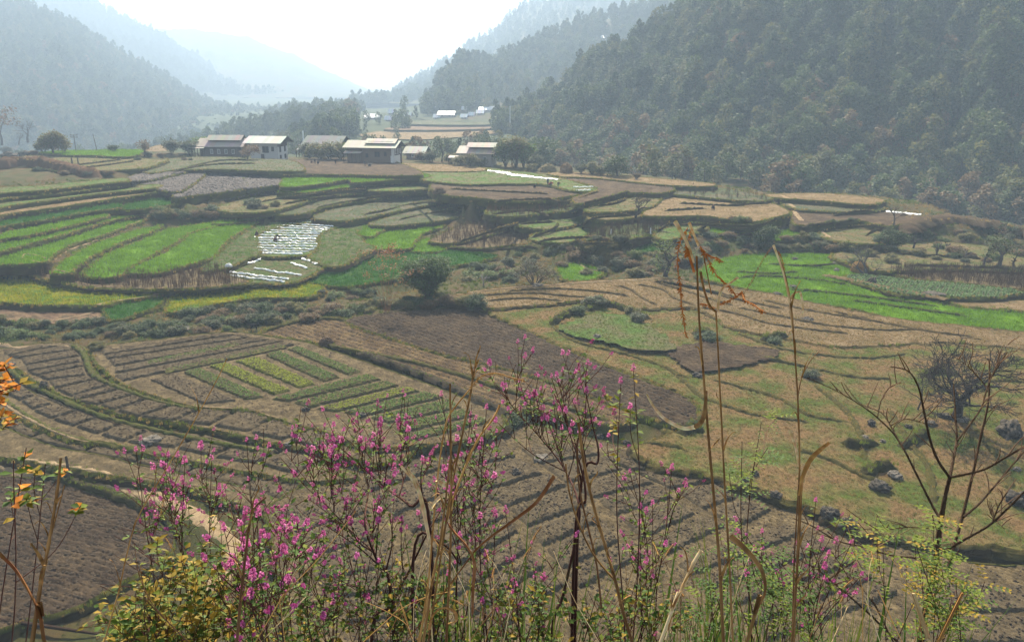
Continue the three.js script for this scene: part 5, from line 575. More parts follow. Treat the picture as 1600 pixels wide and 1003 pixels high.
for (const [x, y, h, k, l] of [[800, 668, 30, 0, 'tufted dark shrub at the corner of the garden beds'], [795, 664, 22, 3, 'olive shrub beside the tufted dark shrub at the garden corner'], [742, 482, 26, 0, 'dark shrub at the head of the dark ploughed field'], [725, 480, 20, 3, 'olive shrub left of the dark shrub at the field head'], [700, 480, 18, 4, 'brown shrub between footpath and dark ploughed field'], [905, 490, 18, 1, 'leafy shrub on the curved rocky bank'], [932, 478, 22, 5, 'twiggy shrub at the top of the curved bank'], [995, 500, 16, 5, 'grey shrub beside the green grass tongue'], [1105, 530, 18, 0, 'dark shrub on the turf bank behind the grass stalks'], [1085, 668, 16, 0, 'dark shrub in the hollow at the field tip'], [1270, 590, 18, 5, 'dry wispy shrub on the bund of the right slope'], [1210, 535, 14, 1, 'low dark shrub along the short turf bank'], [150, 545, 16, 3, 'yellowish shrub at the upper garden corner'], [985, 488, 14, 3, 'olive shrub on the bank right of the curved bank']]) shrub(x, y, h, k, l);
// ---------- woods on the hills ----------
function crownGeo(seed, tall, cols) {
  const r = rngOf(seed), mb = new MB(), N = []; mb.tube([[0, -0.05, 0], [0, 0.5, 0], [0.02, 0.85, 0]], [0.022, 0.016, 0.006], BARK, 4); const lobes = [], nb = mb.p.length;
  for (let i = 0; i < 15; i++) { const y = lerp(0.22, 0.93, i / 14), w = tall ? (1 - y) * 0.3 + 0.04 : 0.3 * Math.sin(Math.min(1, (y - 0.1) * 1.15) * 3.14), a = r() * 6.28; lobes.push([Math.cos(a) * w * 0.85, y, Math.sin(a) * w * 0.85, tall ? 0.09 : 0.13]); }
  for (const l of lobes) for (let i = 0; i < 40; i++) { const a = r() * 6.283, e = Math.acos(2 * r() - 1), d = [Math.sin(e) * Math.cos(a), Math.cos(e), Math.sin(e) * Math.sin(a)], p = d.map((v, k) => l[k] + v * l[3] * (0.6 + 0.5 * r())), s = 0.042 * (0.6 + 0.8 * r()), c = mixc(cols[0], cols[1], r()), D = new THREE.Vector3(r() - 0.5, r() - 0.5, r() - 0.5).normalize(), S = D.clone().cross(new THREE.Vector3(r() - 0.5, 1, r() - 0.5)).normalize(), q = (u, w) => [0, 1, 2].map((k) => p[k] + D.getComponent(k) * u * s + S.getComponent(k) * w * s); mb.quad(q(-1, 0), q(0, 0.7), q(1, 0), q(0, -0.7), c); }
  return mb.geo();
}
const woodG = [crownGeo(401, false, [C(72, 92, 50, 0.72), C(104, 116, 66, 0.72)]), crownGeo(402, true, [C(58, 80, 48, 0.72), C(84, 100, 58, 0.72)]), crownGeo(403, false, [C(122, 118, 68, 0.72), C(94, 104, 58, 0.72)]), crownGeo(404, false, [C(136, 106, 76, 0.72), C(116, 104, 70, 0.72)])];
function wood(H, n, hgt, px0, px1, u0, u1, label, mix) { const lists = woodG.map(() => []); for (let i = 0; i < n; i++) { const px = rr(px0, px1), u = Math.pow(R(), 0.85) * (u1 - u0) + u0, p = H.surf(px, u), k = mix(px, u); if (k < 0) continue; const s = hgt * rr(0.45, 1.45) * (k === 1 ? 1.15 : 1); lists[k].push([p[0], p[1] - 0.3, p[2], s]); } lists.forEach((l, k) => { if (l.length) scatter(woodG[k], M.leaf, l, 'woods', null, label + [', broad crowns', ', slim crowns', ', olive crowns', ', brown crowns'][k], 'woods'); }); }
const pickA = (px, u) => { const q = fbm(px * 0.012, u * 6, 3), r = R(); if (u < 0.2 && px < 1000 && r < 0.5) return r < 0.3 ? -1 : r < 0.4 ? 3 : 2; if (u < 0.3) return r < 0.08 ? 3 : r < 0.4 ? 2 : r < 0.55 ? -1 : 0; if (q > 0.28) return r < 0.1 ? 3 : r < 0.5 ? 2 : 0; if (q < -0.42 && r < 0.5) return -1; return r < 0.45 ? 1 : r < 0.85 ? 0 : r < 0.98 ? 2 : 3; };
// ---------- stones ----------
function ico(d) { let g = new THREE.IcosahedronGeometry(1, d); g.deleteAttribute('normal'); g.deleteAttribute('uv'); g = mergeVertices(g, 1e-4); const p = g.attributes.position, uv = []; for (let i = 0; i < p.count; i++) uv.push(p.getX(i) + p.getY(i) * 0.6, p.getZ(i) + p.getY(i) * 0.7); g.setAttribute('uv', new THREE.Float32BufferAttribute(uv, 2)); return g; }
function boulder(label, px, py, wpx, hpx, o = {}) {
  const p = place(px, py), k = mpp(p), g = ico(12), a = g.attributes.position, col = [], w = wpx * k * 0.4, h = hpx * k * 0.5, s = px * 0.37, c0 = o.c || C(108, 101, 92), c1 = o.c2 || C(72, 68, 62);
  for (let i = 0; i < a.count; i++) { const x = a.getX(i), y = a.getY(i), z = a.getZ(i), q = 1 + 0.3 * n3(x * 1.1 + s, y * 1.1, z * 1.1) + 0.09 * n3(x * 2.6, y * 2.6 + s, z * 2.6) + 0.05 * n3(x * 7, y * 7, z * 7 + s), f = Math.min(1, 1.05 - 0.2 * Math.abs(n3(x * 1.6 + s, y, z))); a.setXYZ(i, x * w * q * f, y * h * q, z * w * 0.85 * q); const t = clamp(0.5 + n3(x * 2 + s, y * 2, z * 2), 0, 1), l = n3(x * 5, y * 5 + s, z * 5) > 0.45 ? 1.5 : 1; const c = mixc(c0, c1, t); col.push(c[0] * l, c[1] * l, c[2] * l); }
  g.setAttribute('color', new THREE.Float32BufferAttribute(col, 3)); g.computeVertexNormals(); const m = top(mesh(g, M.rock, ''), 'boulder', label, 'boulder'); m.position.set(p[0], p[1] + h * 0.25, p[2]); m.rotation.y = px; return m;
}
[[1578, 680, 50, 40, 'largest grey boulder near the right edge below the twisted tree'], [1592, 786, 44, 30, 'grey boulder at the right edge lower on the slope'], [236, 692, 40, 16, 'flat pale boulder set in the garden bank'], [17, 572, 15, 9, 'small pale boulder at the left end of the upper beds'], [68, 604, 17, 15, 'dark boulder in a gap of the middle garden tier'], [806, 744, 22, 19, 'upright grey boulder among the brown beds'], [1090, 588, 20, 9, 'low grey stone behind the tall grass stalk'], [1375, 764, 38, 22, 'dark boulder under the turf bank on the right slope'], [1400, 745, 28, 14, 'flat slab right of the dark boulder under the turf bank'], [1326, 826, 34, 20, 'boulder on the lower edge of the dry slope'], [1297, 806, 34, 22, 'tall stone at the corner of the brown beds'], [1212, 780, 24, 10, 'flat stone on the grass above the brown beds'], [1362, 664, 16, 13, 'dark rounded stone left of the slender bare tree'], [1352, 686, 15, 10, 'pale stone beside the short turf hollow'], [1504, 658, 24, 12, 'pale stone at the foot of the twisted tree'], [1476, 652, 24, 11, 'slab left of the twisted tree trunk'], [1455, 664, 26, 9, 'low slab farther left of the twisted tree'], [1262, 500, 24, 7, 'dark low stone in the tan dry field'], [1180, 742, 18, 11, 'stone in the grass right of the stalk pair'], [938, 684, 16, 10, 'stone at the edge of the long dark field'], [846, 718, 32, 12, 'flat pale stone behind the tallest pink shrub'], [980, 694, 14, 10, 'small stone right of the yellow green twig'], [14, 246, 30, 14, 'dark boulder on the skyline bank at the left edge'], [38, 244, 22, 12, 'second dark boulder on the skyline bank'], [205, 290, 26, 9, 'grey rock at the end of the left staircase strips'], [283, 516, 28, 11, 'pale grey rock slab in the gully hedge'], [1364, 442, 18, 13, 'stone beside the bare spreading shrub'], [1460, 460, 40, 6, 'long low stone under the cabbage patch'], [933, 526, 14, 6, 'small pale stone in the green grass tongue'], [477, 641, 16, 8, 'dark stone left of the lower garden beds'], [566, 650, 18, 9, 'dark stone at the corner of the lower garden beds'], [450, 695, 15, 7, 'pale stone on the lower garden tier'], [840, 446, 22, 5, 'pale stones heap under the thorn bush'], [1420, 668, 14, 8, 'small stone below the slender bare tree'], [1306, 412, 12, 5, 'pale stone in the upper bright green slope'], [1308, 423, 12, 7, 'second pale stone in the bright green slope'], [1242, 405, 14, 5, 'grey stone at the top of the bright green slope'], [1590, 735, 16, 9, 'pale stone above the lower right boulder'], [1380, 690, 12, 6, 'small white stone on the dry slope'], [1215, 460, 20, 6, 'dark stone row at the lower edge of the bright green slope'], [1240, 449, 16, 6, 'dark stone in the lower bright green slope'], [1166, 750, 14, 7, 'small grey stone near the stalk pair']].forEach((b) => boulder(b[4], b[0], b[1], b[2], b[3], /pale|white|flat slab/.test(b[4]) ? { c: C(150, 142, 130), c2: C(108, 102, 94) } : {}));
// ---------- heaps ----------
function heap(name, label, px, py, wpx, hpx, c, n = 500, cat = 'haystack') { const p = place(px, py), k = mpp(p), w = wpx * k / 2, h = hpx * k, g = group(name, label, cat, p), a = new THREE.SphereGeometry(1, 24, 14, 0, 6.2832, 0, 1.7), q = a.attributes.position, col = []; for (let i = 0; i < q.count; i++) { const x = q.getX(i), y = q.getY(i), z = q.getZ(i), s = 1 + 0.16 * n3(x * 2 + px, y * 2, z * 2); q.setXYZ(i, x * w * s, y * h * s, z * w * s); col.push(...mixc(c[0], c[1], R())); } a.setAttribute('color', new THREE.Float32BufferAttribute(col, 3)); a.computeVertexNormals(); mesh(a, M.bank, 'mound', g); const mb = new MB(); for (let i = 0; i < n; i++) { const t = R() * 6.283, e = Math.acos(R()), d = [Math.sin(e) * Math.cos(t), Math.cos(e), Math.sin(e) * Math.sin(t)], b = [d[0] * w, d[1] * h, d[2] * w], l = w * rr(0.15, 0.4); mb.leaf(b, [d[0] * 0.5 + rr(-1, 1), rr(-1, 0.6), d[2] * 0.5 + rr(-1, 1)], d, l, l * 0.12, mixc(c[0], c[1], R()).map((v) => v * 1.2)); } if (n) mesh(mb.geo(), M.straw, 'loose_straw', g, 'stuff'); return g; }
heap('haystack', 'broad haystack at the plateau rim left of its neighbour', 857, 269, 24, 13, [C(128, 112, 80), C(100, 92, 60)]);
heap('haystack', 'taller brown haystack at the plateau rim on the right', 885, 270, 20, 15, [C(134, 108, 80), C(104, 84, 62)]);
heap('stick_heap', 'dark heap of dry sticks in the reddish stubble', 510, 539, 23, 12, [C(92, 74, 58), C(70, 56, 44)], 500, 'stick heap');
heap('earth_heap', 'brown grass topped heap beside the bare spreading shrub', 1344, 425, 27, 17, [C(112, 80, 50), C(140, 112, 60)], 400, 'heap');
heap('brush_heap', 'low brown brush heap on the olive terrace below the plough field', 686, 303, 20, 9, [C(104, 84, 66), C(84, 70, 54)], 300, 'brush heap');
heap('tarpaulin', 'crumpled white tarpaulin bundle beside the lowest white sheets', 357, 420, 11, 5, [[0.8, 0.79, 0.76], [0.66, 0.64, 0.6]], 0, 'tarpaulin');
{ // fallen log along the lower left field edge
  const l = [[-40, 962], [0, 969], [60, 977], [120, 986], [160, 992]].map((p) => at(p[0], p[1], -1.75)); const mb = new MB(); mb.tube(l, [0.14, 0.13, 0.13, 0.11, 0.06], (t, s) => mixc(C(84, 64, 48), C(60, 46, 36), (s % 3) / 2), 9); top(mesh(mb.geo(), M.rock, ''), 'log', 'long dark log lying along the bottom left field edge', 'log');
  ridge('ridge', 'reddish earth bank on the skyline at the left edge', [[-80, 268, 10.6], [0, 262, 10.9], [40, 258, 11], [80, 262, 10.8], [115, 272, 10.2], [150, 279, 9.6]], 10.6, 7, 3, [C(124, 90, 66), C(96, 76, 50)], { tuft: 0.6, ts: 1.2, step: 0.8 });
  ridge('ridge', 'brown crumbling bank above the scrub at the far right', [[1400, 362, 4.2], [1440, 350, 4.8], [1480, 345, 4.8], [1530, 350, 4.2], [1580, 360, 3.2], [1640, 372, 2.4]], 4, 9, 1.6, [C(112, 88, 68), C(92, 80, 54)], { tuft: 0.8, ts: 1.2, step: 0.8 });
  ridge('ridge', 'grassy knob of the path side under the long bright strip', [[225, 338, 4], [250, 334, 4.2], [290, 332, 4.2], [330, 338, 3.4]], 4, 4, 0.8, [C(104, 88, 52), C(80, 80, 42)], { tuft: 1, ts: 1.1, step: 0.7 });
}
// ---------- people and animals: one continuous body each ----------

function body(bones, size, res, colour) {       // bones: [ax, ay, az, ra, bx, by, bz, rb, part]
  const mc = new MarchingCubes(res, M.plain, false, false, 40000), half = res / 2; mc.isolation = 0; const sd = (x, y, z) => { let s = 0, best = 1e9, part = 0; for (const b of bones) { const dx = b[4] - b[0], dy = b[5] - b[1], dz = b[6] - b[2], t = clamp(((x - b[0]) * dx + (y - b[1]) * dy + (z - b[2]) * dz) / (dx * dx + dy * dy + dz * dz + 1e-9), 0, 1), d = Math.hypot(x - b[0] - dx * t, y - b[1] - dy * t, z - b[2] - dz * t) - lerp(b[3], b[7], t); s += Math.exp(-d * 34); if (d < best) { best = d; part = b[8]; } } return [-Math.log(s) / 34, part]; };
  for (let k = 0; k < res; k++) for (let j = 0; j < res; j++) for (let i = 0; i < res; i++) mc.field[i + j * res + k * res * res] = -sd((i - half) / half * size, (j - half) / half * size + size * 0.95, (k - half) / half * size)[0];
  mc.update(); const n = mc.count, p = new Float32Array(n * 3), nr = new Float32Array(n * 3), c = new Float32Array(n * 3);
  for (let i = 0; i < n; i++) { const x = mc.positionArray[i * 3] * size, y = mc.positionArray[i * 3 + 1] * size + size * 0.95, z = mc.positionArray[i * 3 + 2] * size; p.set([x, y, z], i * 3); nr.set(mc.normalArray.slice(i * 3, i * 3 + 3), i * 3); c.set(colour[sd(x, y, z)[1]], i * 3); }
  const g = new THREE.BufferGeometry(); g.setAttribute('position', new THREE.BufferAttribute(p, 3)); g.setAttribute('color', new THREE.BufferAttribute(c, 3)); g.computeVertexNormals(); return g;
}
const POSE = {
  stand: (s = 1) => [[0, 0.95, 0, 0.14, 0, 1.36, 0, 0.16, 1], [-0.17, 1.36, 0, 0.065, 0.17, 1.36, 0, 0.065, 1], [0, 1.4, 0, 0.05, 0, 1.5, 0.02, 0.05, 0], [0, 1.56, 0.02, 0.095, 0, 1.63, 0.01, 0.09, 0], [0, 1.64, -0.02, 0.095, 0, 1.66, -0.03, 0.085, 3], [0, 1.55, 0.11, 0.02, 0, 1.53, 0.115, 0.02, 0], [-0.09, 0.92, 0, 0.095, -0.1, 0.48, 0.02, 0.07, 2], [-0.1, 0.48, 0.02, 0.065, -0.1, 0.08, -0.02, 0.045, 2], [-0.1, 0.04, -0.03, 0.045, -0.1, 0.03, 0.13, 0.035, 3], [0.09, 0.92, 0, 0.095, 0.12, 0.48, 0.06, 0.07, 2], [0.12, 0.48, 0.06, 0.065, 0.13, 0.08, 0.06, 0.045, 2], [0.13, 0.04, 0.05, 0.045, 0.13, 0.03, 0.2, 0.035, 3], [-0.2, 1.34, 0, 0.055, -0.26, 1.06, 0.04, 0.045, 1], [-0.26, 1.06, 0.04, 0.042, -0.24, 0.84, 0.14, 0.032, 1], [-0.24, 0.83, 0.15, 0.035, -0.23, 0.75, 0.19, 0.025, 0], [0.2, 1.34, 0, 0.055, 0.27, 1.06, 0.04, 0.045, 1], [0.27, 1.06, 0.04, 0.042, 0.25, 0.86, 0.16, 0.032, 1], [0.25, 0.85, 0.17, 0.035, 0.24, 0.78, 0.22, 0.025, 0]],
  bend: () => [[0, 0.9, -0.1, 0.15, 0, 1.0, 0.34, 0.15, 1], [-0.16, 1.0, 0.34, 0.065, 0.16, 1.0, 0.34, 0.065, 1], [0, 0.98, 0.44, 0.05, 0, 0.93, 0.52, 0.05, 0], [0, 0.92, 0.56, 0.095, 0, 0.9, 0.6, 0.09, 0], [0, 0.98, 0.58, 0.09, 0, 0.99, 0.6, 0.08, 3], [-0.1, 0.88, -0.1, 0.1, -0.14, 0.46, 0.02, 0.07, 2], [-0.14, 0.46, 0.02, 0.065, -0.14, 0.08, -0.08, 0.045, 2], [-0.14, 0.04, -0.08, 0.045, -0.14, 0.03, 0.08, 0.035, 3], [0.1, 0.88, -0.1, 0.1, 0.14, 0.46, 0.06, 0.07, 2], [0.14, 0.46, 0.06, 0.065, 0.14, 0.08, 0, 0.045, 2], [0.14, 0.04, 0, 0.045, 0.14, 0.03, 0.15, 0.035, 3], [-0.18, 0.98, 0.34, 0.055, -0.2, 0.7, 0.42, 0.045, 1], [-0.2, 0.7, 0.42, 0.042, -0.14, 0.44, 0.5, 0.032, 1], [-0.14, 0.43, 0.5, 0.035, -0.12, 0.36, 0.53, 0.028, 0], [0.18, 0.98, 0.34, 0.055, 0.22, 0.7, 0.44, 0.045, 1], [0.22, 0.7, 0.44, 0.042, 0.16, 0.42, 0.54, 0.032, 1], [0.16, 0.41, 0.54, 0.035, 0.13, 0.35, 0.57, 0.028, 0]],
  squat: () => [[0, 0.32, -0.12, 0.17, 0, 0.7, 0.08, 0.16, 1], [-0.17, 0.72, 0.08, 0.065, 0.17, 0.72, 0.08, 0.065, 1], [0, 0.76, 0.12, 0.05, 0, 0.84, 0.17, 0.05, 0], [0, 0.9, 0.19, 0.095, 0, 0.94, 0.18, 0.09, 0], [0, 0.97, 0.15, 0.095, 0, 0.98, 0.13, 0.085, 3], [-0.12, 0.32, -0.1, 0.11, -0.22, 0.5, 0.26, 0.075, 2], [-0.22, 0.5, 0.26, 0.07, -0.2, 0.1, 0.08, 0.05, 2], [-0.2, 0.04, 0.08, 0.045, -0.21, 0.03, 0.24, 0.035, 3], [0.12, 0.32, -0.1, 0.11, 0.22, 0.5, 0.26, 0.075, 2], [0.22, 0.5, 0.26, 0.07, 0.2, 0.1, 0.08, 0.05, 2], [0.2, 0.04, 0.08, 0.045, 0.21, 0.03, 0.24, 0.035, 3], [-0.2, 0.7, 0.1, 0.055, -0.26, 0.46, 0.26, 0.045, 1], [-0.26, 0.46, 0.26, 0.042, -0.1, 0.24, 0.4, 0.032, 1], [-0.1, 0.23, 0.41, 0.035, -0.06, 0.16, 0.45, 0.028, 0], [0.2, 0.7, 0.1, 0.055, 0.26, 0.46, 0.26, 0.045, 1], [0.26, 0.46, 0.26, 0.042, 0.1, 0.24, 0.42, 0.032, 1], [0.1, 0.23, 0.43, 0.035, 0.06, 0.16, 0.47, 0.028, 0]],
};
const bodies = new Map();
function person(label, px, py, pose, turn, shirt, legs, s = 1) { const key = pose + shirt + legs, p = place(px, py); if (!bodies.has(key)) bodies.set(key, body(POSE[pose](), 0.95, 62, [C(150, 108, 82), shirt, legs, C(34, 28, 26)])); const m = top(mesh(bodies.get(key), M.plain, ''), 'person', label, 'person'); m.position.set(...p); m.rotation.y = turn; m.scale.setScalar(s); return m; }
const K1 = C(44, 36, 42), K2 = C(90, 52, 52), K3 = C(36, 38, 48), K4 = C(60, 54, 56);
person('person in dark clothes bending over the white rows, on the right of the pair', 436, 376, 'bend', -1.3, K3, K1, 1.12);
person('person in maroon squatting by the white rows, on the left of the pair', 429, 378, 'squat', 1.3, K2, K1, 1.12);
person('dark clothed person squatting at the left end of the white rows', 400, 369, 'squat', 1.2, K1, K2, 1.12);
person('person standing upright on the village ploughed field', 524, 257, 'stand', 0.4, K1, K3, 1.05);
person('person standing behind the grey tiller on the village ploughed field', 570, 259, 'stand', 1.3, K4, K1);
person('leftmost of three people working at the left of the village field', 486, 255, 'squat', 0.8, K2, K1);
person('middle of three people working at the left of the village field', 492, 256, 'bend', -0.5, K1, K3, 1.05);
person('rightmost of three people working at the left of the village field', 497, 256, 'squat', -1, K3, K1, 1.1);
person('person standing behind the red tiller below the white sheets', 856, 289, 'stand', 0.2, C(70, 82, 92), K3, 1.05);
person('person squatting alone left of the red tiller', 835, 294, 'squat', 0.5, K3, K1, 1.1);
person('person bending by the green plot right of the red tiller', 872, 291, 'bend', 0.9, K1, K3, 0.95);
person('person crouching in the middle of the large tan field', 1115, 328, 'squat', -0.6, K4, K1, 1.2);
{ // a goat by the gully, two hand tillers
  const q = place(397, 515), goat = body([[0, 0.56, -0.36, 0.15, 0, 0.58, 0.3, 0.17, 0], [0, 0.64, 0.34, 0.1, 0, 0.84, 0.52, 0.075, 0], [0, 0.88, 0.54, 0.075, 0, 0.82, 0.72, 0.045, 0], [-0.05, 0.92, 0.52, 0.03, -0.13, 0.9, 0.5, 0.02, 0], [0.05, 0.92, 0.52, 0.03, 0.13, 0.9, 0.5, 0.02, 0], [0, 0.66, -0.46, 0.03, 0, 0.72, -0.56, 0.02, 0], ...[-1, 1].flatMap((s) => [[s * 0.1, 0.5, 0.26, 0.07, s * 0.1, 0.27, 0.28, 0.045, 0], [s * 0.1, 0.27, 0.28, 0.04, s * 0.1, 0.03, 0.26, 0.032, 0], [s * 0.1, 0.5, -0.34, 0.1, s * 0.11, 0.34, -0.26, 0.06, 0], [s * 0.11, 0.34, -0.26, 0.05, s * 0.11, 0.22, -0.42, 0.036, 0], [s * 0.11, 0.22, -0.42, 0.036, s * 0.11, 0.03, -0.38, 0.03, 0]])], 0.8, 60, [C(30, 26, 26)]);
  const m = top(mesh(goat, M.plain, ''), 'goat', 'black goat standing at the edge of the gully hedge', 'goat'); m.position.set(...q); m.rotation.y = 1.5; m.scale.setScalar(1.1);
  for (const [px, py, c, l] of [[860, 293, C(168, 74, 56), 'small red two wheeled tiller below the white sheets'], [577, 260, C(120, 120, 124), 'small grey two wheeled tiller on the village field']]) { const p = place(px, py), g = group('tiller', l, 'tiller', p, 1.9), b = new MB(), w = new MB(), h = new MB(); b.box(0, 0.62, 0.25, 0.5, 0.42, 0.8, c); b.box(0, 0.85, 0.1, 0.3, 0.2, 0.4, [0.04, 0.04, 0.04]); b.box(0, 0.45, -0.3, 0.3, 0.3, 0.5, c); mesh(b.geo(true), M.metal, 'engine', g); for (const s of [-1, 1]) { const t = new THREE.TorusGeometry(0.26, 0.09, 8, 18).toNonIndexed(); t.rotateY(Math.PI / 2); t.setAttribute('color', new THREE.Float32BufferAttribute(new Array(t.attributes.position.count * 3).fill(0.03), 3)); const wm = mesh(t, M.plain, 'wheel', g); wm.position.set(s * 0.36, 0.34, 0); } for (const s of [-1, 1]) h.tube([[s * 0.12, 0.6, -0.4], [s * 0.2, 0.85, -0.9], [s * 0.26, 1, -1.3]], 0.03, [0.05, 0.05, 0.05], 6); mesh(h.geo(), M.plain, 'handlebar', g); }
}
// ---------- standing stalks, cabbages, clods, stubble ----------
function fill(slab, n, s0, s1, list, lift = -0.03) { const [x0, x1, z0, z1] = slab.bb; for (let t = 0, k = 0; t < n * 4 && k < n; t++) { const x = rr(x0, x1), z = rr(z0, z1); if (inside(slab.poly, x, z)) { list.push([x, slab.Y(x, z) + lift, z, rr(s0, s1)]); k++; } } return list; }
const byLabel = (t) => slabs.filter((s) => s.g.userData.label.includes(t));
function stalkGeo(seed, c) { const r = rngOf(seed), mb = new MB(); for (let i = 0; i < 3; i++) { const x = (r() - 0.5) * 0.5, z = (r() - 0.5) * 0.5, h = 0.8 + 0.5 * r(), lx = (r() - 0.5) * 0.25, lz = (r() - 0.5) * 0.25; mb.tube([[x, 0, z], [x + lx * 0.5, h * 0.55, z + lz * 0.5], [x + lx, h, z + lz]], [0.028, 0.022, 0.01], c, 4); for (let k = 0; k < 3; k++) { const y = h * (0.4 + 0.2 * k), a = r() * 6.28; mb.tube([[x + lx * y / h, y, z + lz * y / h], [x + lx + Math.cos(a) * 0.16, y + 0.14, z + lz + Math.sin(a) * 0.16]], [0.014, 0.006], c, 3); } } return mb.geo(); }
const stG = [stalkGeo(501, C(96, 72, 54)), stalkGeo(502, C(82, 64, 50))];
[[stakeA, 600, 'dry stalks standing below the green crescents'], [stakeB, 420, 'dry stalks under the dead tree'], [stakeC, 380, 'dry stalks on the brown terrace below the row terraces'], [stakeD, 360, 'dry stalks left of the scrub hollow'], [stakeE, 420, 'dry stalks beneath the ploughed field with the tiller'], [stakeF, 900, 'dry stalks at the right edge behind the cabbages']].forEach(([s, n, l], i) => scatter(stG[i % 2], M.plain, fill(s, n, 0.8, 1.3, []), 'dry_stalks', null, l, 'stalks'));
{ const sp = []; for (const s of byLabel('fence stakes behind the tan field')) fill(s, 120, 0.9, 1.3, sp); scatter(stG[1], M.plain, sp, 'field_stakes', null, 'thin stakes standing in the grey green rows', 'stakes'); }
{ const r = rngOf(77), mb = new MB(); for (let i = 0; i < 16; i++) { const a = i * 2.4, e = 0.25 + i / 16 * 1.1; mb.leaf([0, 0.03, 0], [Math.cos(a) * Math.cos(e), Math.sin(e), Math.sin(a) * Math.cos(e)], [0, 1, 0], 0.34 * (1 - i / 40), 0.28, mixc(C(120, 140, 96), C(84, 116, 66), r())); } const sp = [], s = byLabel('cabbages')[0]; const A = at(1330, 434, 1.75), B = at(1570, 462, 1.75); for (let u = -14; u < 46; u += 0.72) for (let w = -14; w < 14; w += 0.62) { const dx = B[0] - A[0], dz = B[2] - A[2], L = Math.hypot(dx, dz), x = A[0] + dx / L * u - dz / L * w + rr(-0.12, 0.12), z = A[2] + dz / L * u + dx / L * w + rr(-0.12, 0.12); if (inside(s.poly, x, z)) sp.push([x, s.Y(x, z), z, rr(0.9, 1.5)]); } scatter(mb.geo(), M.leaf, sp, 'cabbages', null, 'rows of pale green cabbages beside the bright green slope', 'cabbages'); }
function lump(seed, c) { const g = ico(1), a = g.attributes.position, col = []; for (let i = 0; i < a.count; i++) { const x = a.getX(i), y = a.getY(i), z = a.getZ(i), q = 1 + 0.4 * n3(x + seed, y, z); a.setXYZ(i, x * q, y * q * 0.7, z * q); col.push(...c); } g.setAttribute('color', new THREE.Float32BufferAttribute(col, 3)); g.computeVertexNormals(); return g; }
{ const a = []; for (const s of slabs.filter((q) => /clod/.test(q.g.userData.label))) fill(s, 2600, 0.16, 0.5, a); scatter(lump(3, C(124, 116, 110, 0.9)), M.rock, a, 'soil_clods', null, 'pale grey clods lying on the cloddy fields', 'clods'); const b = []; fill(byLabel('lower left corner below the path')[0], 7000, 0.04, 0.13, b); fill(byLabel('long dark ploughed field')[0], 7000, 0.05, 0.14, b); fill(byLabel('reddish stubble field')[0], 5000, 0.05, 0.13, b); fill(gardenNear, 12000, 0.04, 0.12, b); fill(gardenTop, 4500, 0.05, 0.13, b); fill(gardenMid, 3500, 0.05, 0.12, b); fill(gardenLow, 1500, 0.04, 0.1, b); b.push(...bedClods); scatter(lump(9, C(108, 92, 74, 0.8)), M.soil, b, 'soil_clods', null, 'small brown clods scattered over the ploughed land', 'clods'); }
{ const d = [], g = []; for (const s of byLabel('wide dry grass slope')) { fill(s, 26000, 0.25, 0.6, d); fill(s, 13000, 0.25, 0.55, g); } for (const s of byLabel('tan dry field')) fill(s, 12000, 0.3, 0.7, d); for (const s of byLabel('green tongue of grass')) fill(s, 1500, 0.3, 0.6, g); for (const s of byLabel('reddish stubble')) fill(s, 4000, 0.25, 0.5, d); scatter(tuftGeo(71, 12, 0.3, 0.22, 0.025, [C(156, 134, 88), C(120, 100, 62)]), M.leaf, d, 'dry_grass', null, 'short dry grass and stubble covering the middle slopes', 'grass'); scatter(tuftGeo(72, 12, 0.28, 0.24, 0.025, [C(104, 116, 46), C(84, 96, 40)]), M.leaf, g, 'green_grass', null, 'short green grass sprouting through the dry slope', 'grass'); const w = []; fill(byLabel('dark ploughed field in the lower left')[0], 500, 0.2, 0.4, w); }
{ const sg = (c0, c1, s) => { const r = rngOf(s), mb = new MB(); for (let i = 0; i < 6; i++) { const a = i * 1.05 + r(), e = 0.4 + 0.5 * r(); mb.leaf([0, 0, 0], [Math.cos(a) * Math.cos(e), Math.sin(e), Math.sin(a) * Math.cos(e)], [0, 1, 0], 0.16, 0.1, mixc(c0, c1, r())); } return mb.geo(); }; scatter(sg(C(140, 144, 36), C(112, 132, 36), 81), M.leaf, seedlings.light, 'seedlings', null, 'yellow green seedlings on the brightest garden beds', 'seedlings'); scatter(sg(C(104, 124, 52), C(84, 108, 44), 82), M.leaf, seedlings.mid, 'seedlings', null, 'green seedlings on the planted garden beds', 'seedlings'); }

{ // weeds and stubble giving the far plots their nap
  const d = [], g = []; for (const s of slabs) { const k = s.kind; if (!['olive', 'rows', 'tan', 'pale', 'veg'].includes(k)) continue; const n = Math.min(3500, Math.abs(s.area) * 1.3); fill(s, n * (k === 'veg' || k === 'pale' ? 0.3 : 0.7), 0.3, 0.8, d); fill(s, n * (k === 'tan' ? 0.12 : k === 'olive' ? 0.4 : 0.8), 0.3, 0.75, g); }
  scatter(tuftGeo(73, 10, 0.32, 0.24, 0.03, [C(150, 130, 84), C(112, 98, 62)]), M.leaf, d, 'dry_grass', null, 'dry weeds and stubble speckling the middle terraces', 'grass'); scatter(tuftGeo(74, 10, 0.3, 0.26, 0.035, [C(112, 124, 60), C(88, 104, 52)]), M.leaf, g, 'green_weeds', null, 'low green weeds and crops speckling the middle terraces', 'weeds');
}
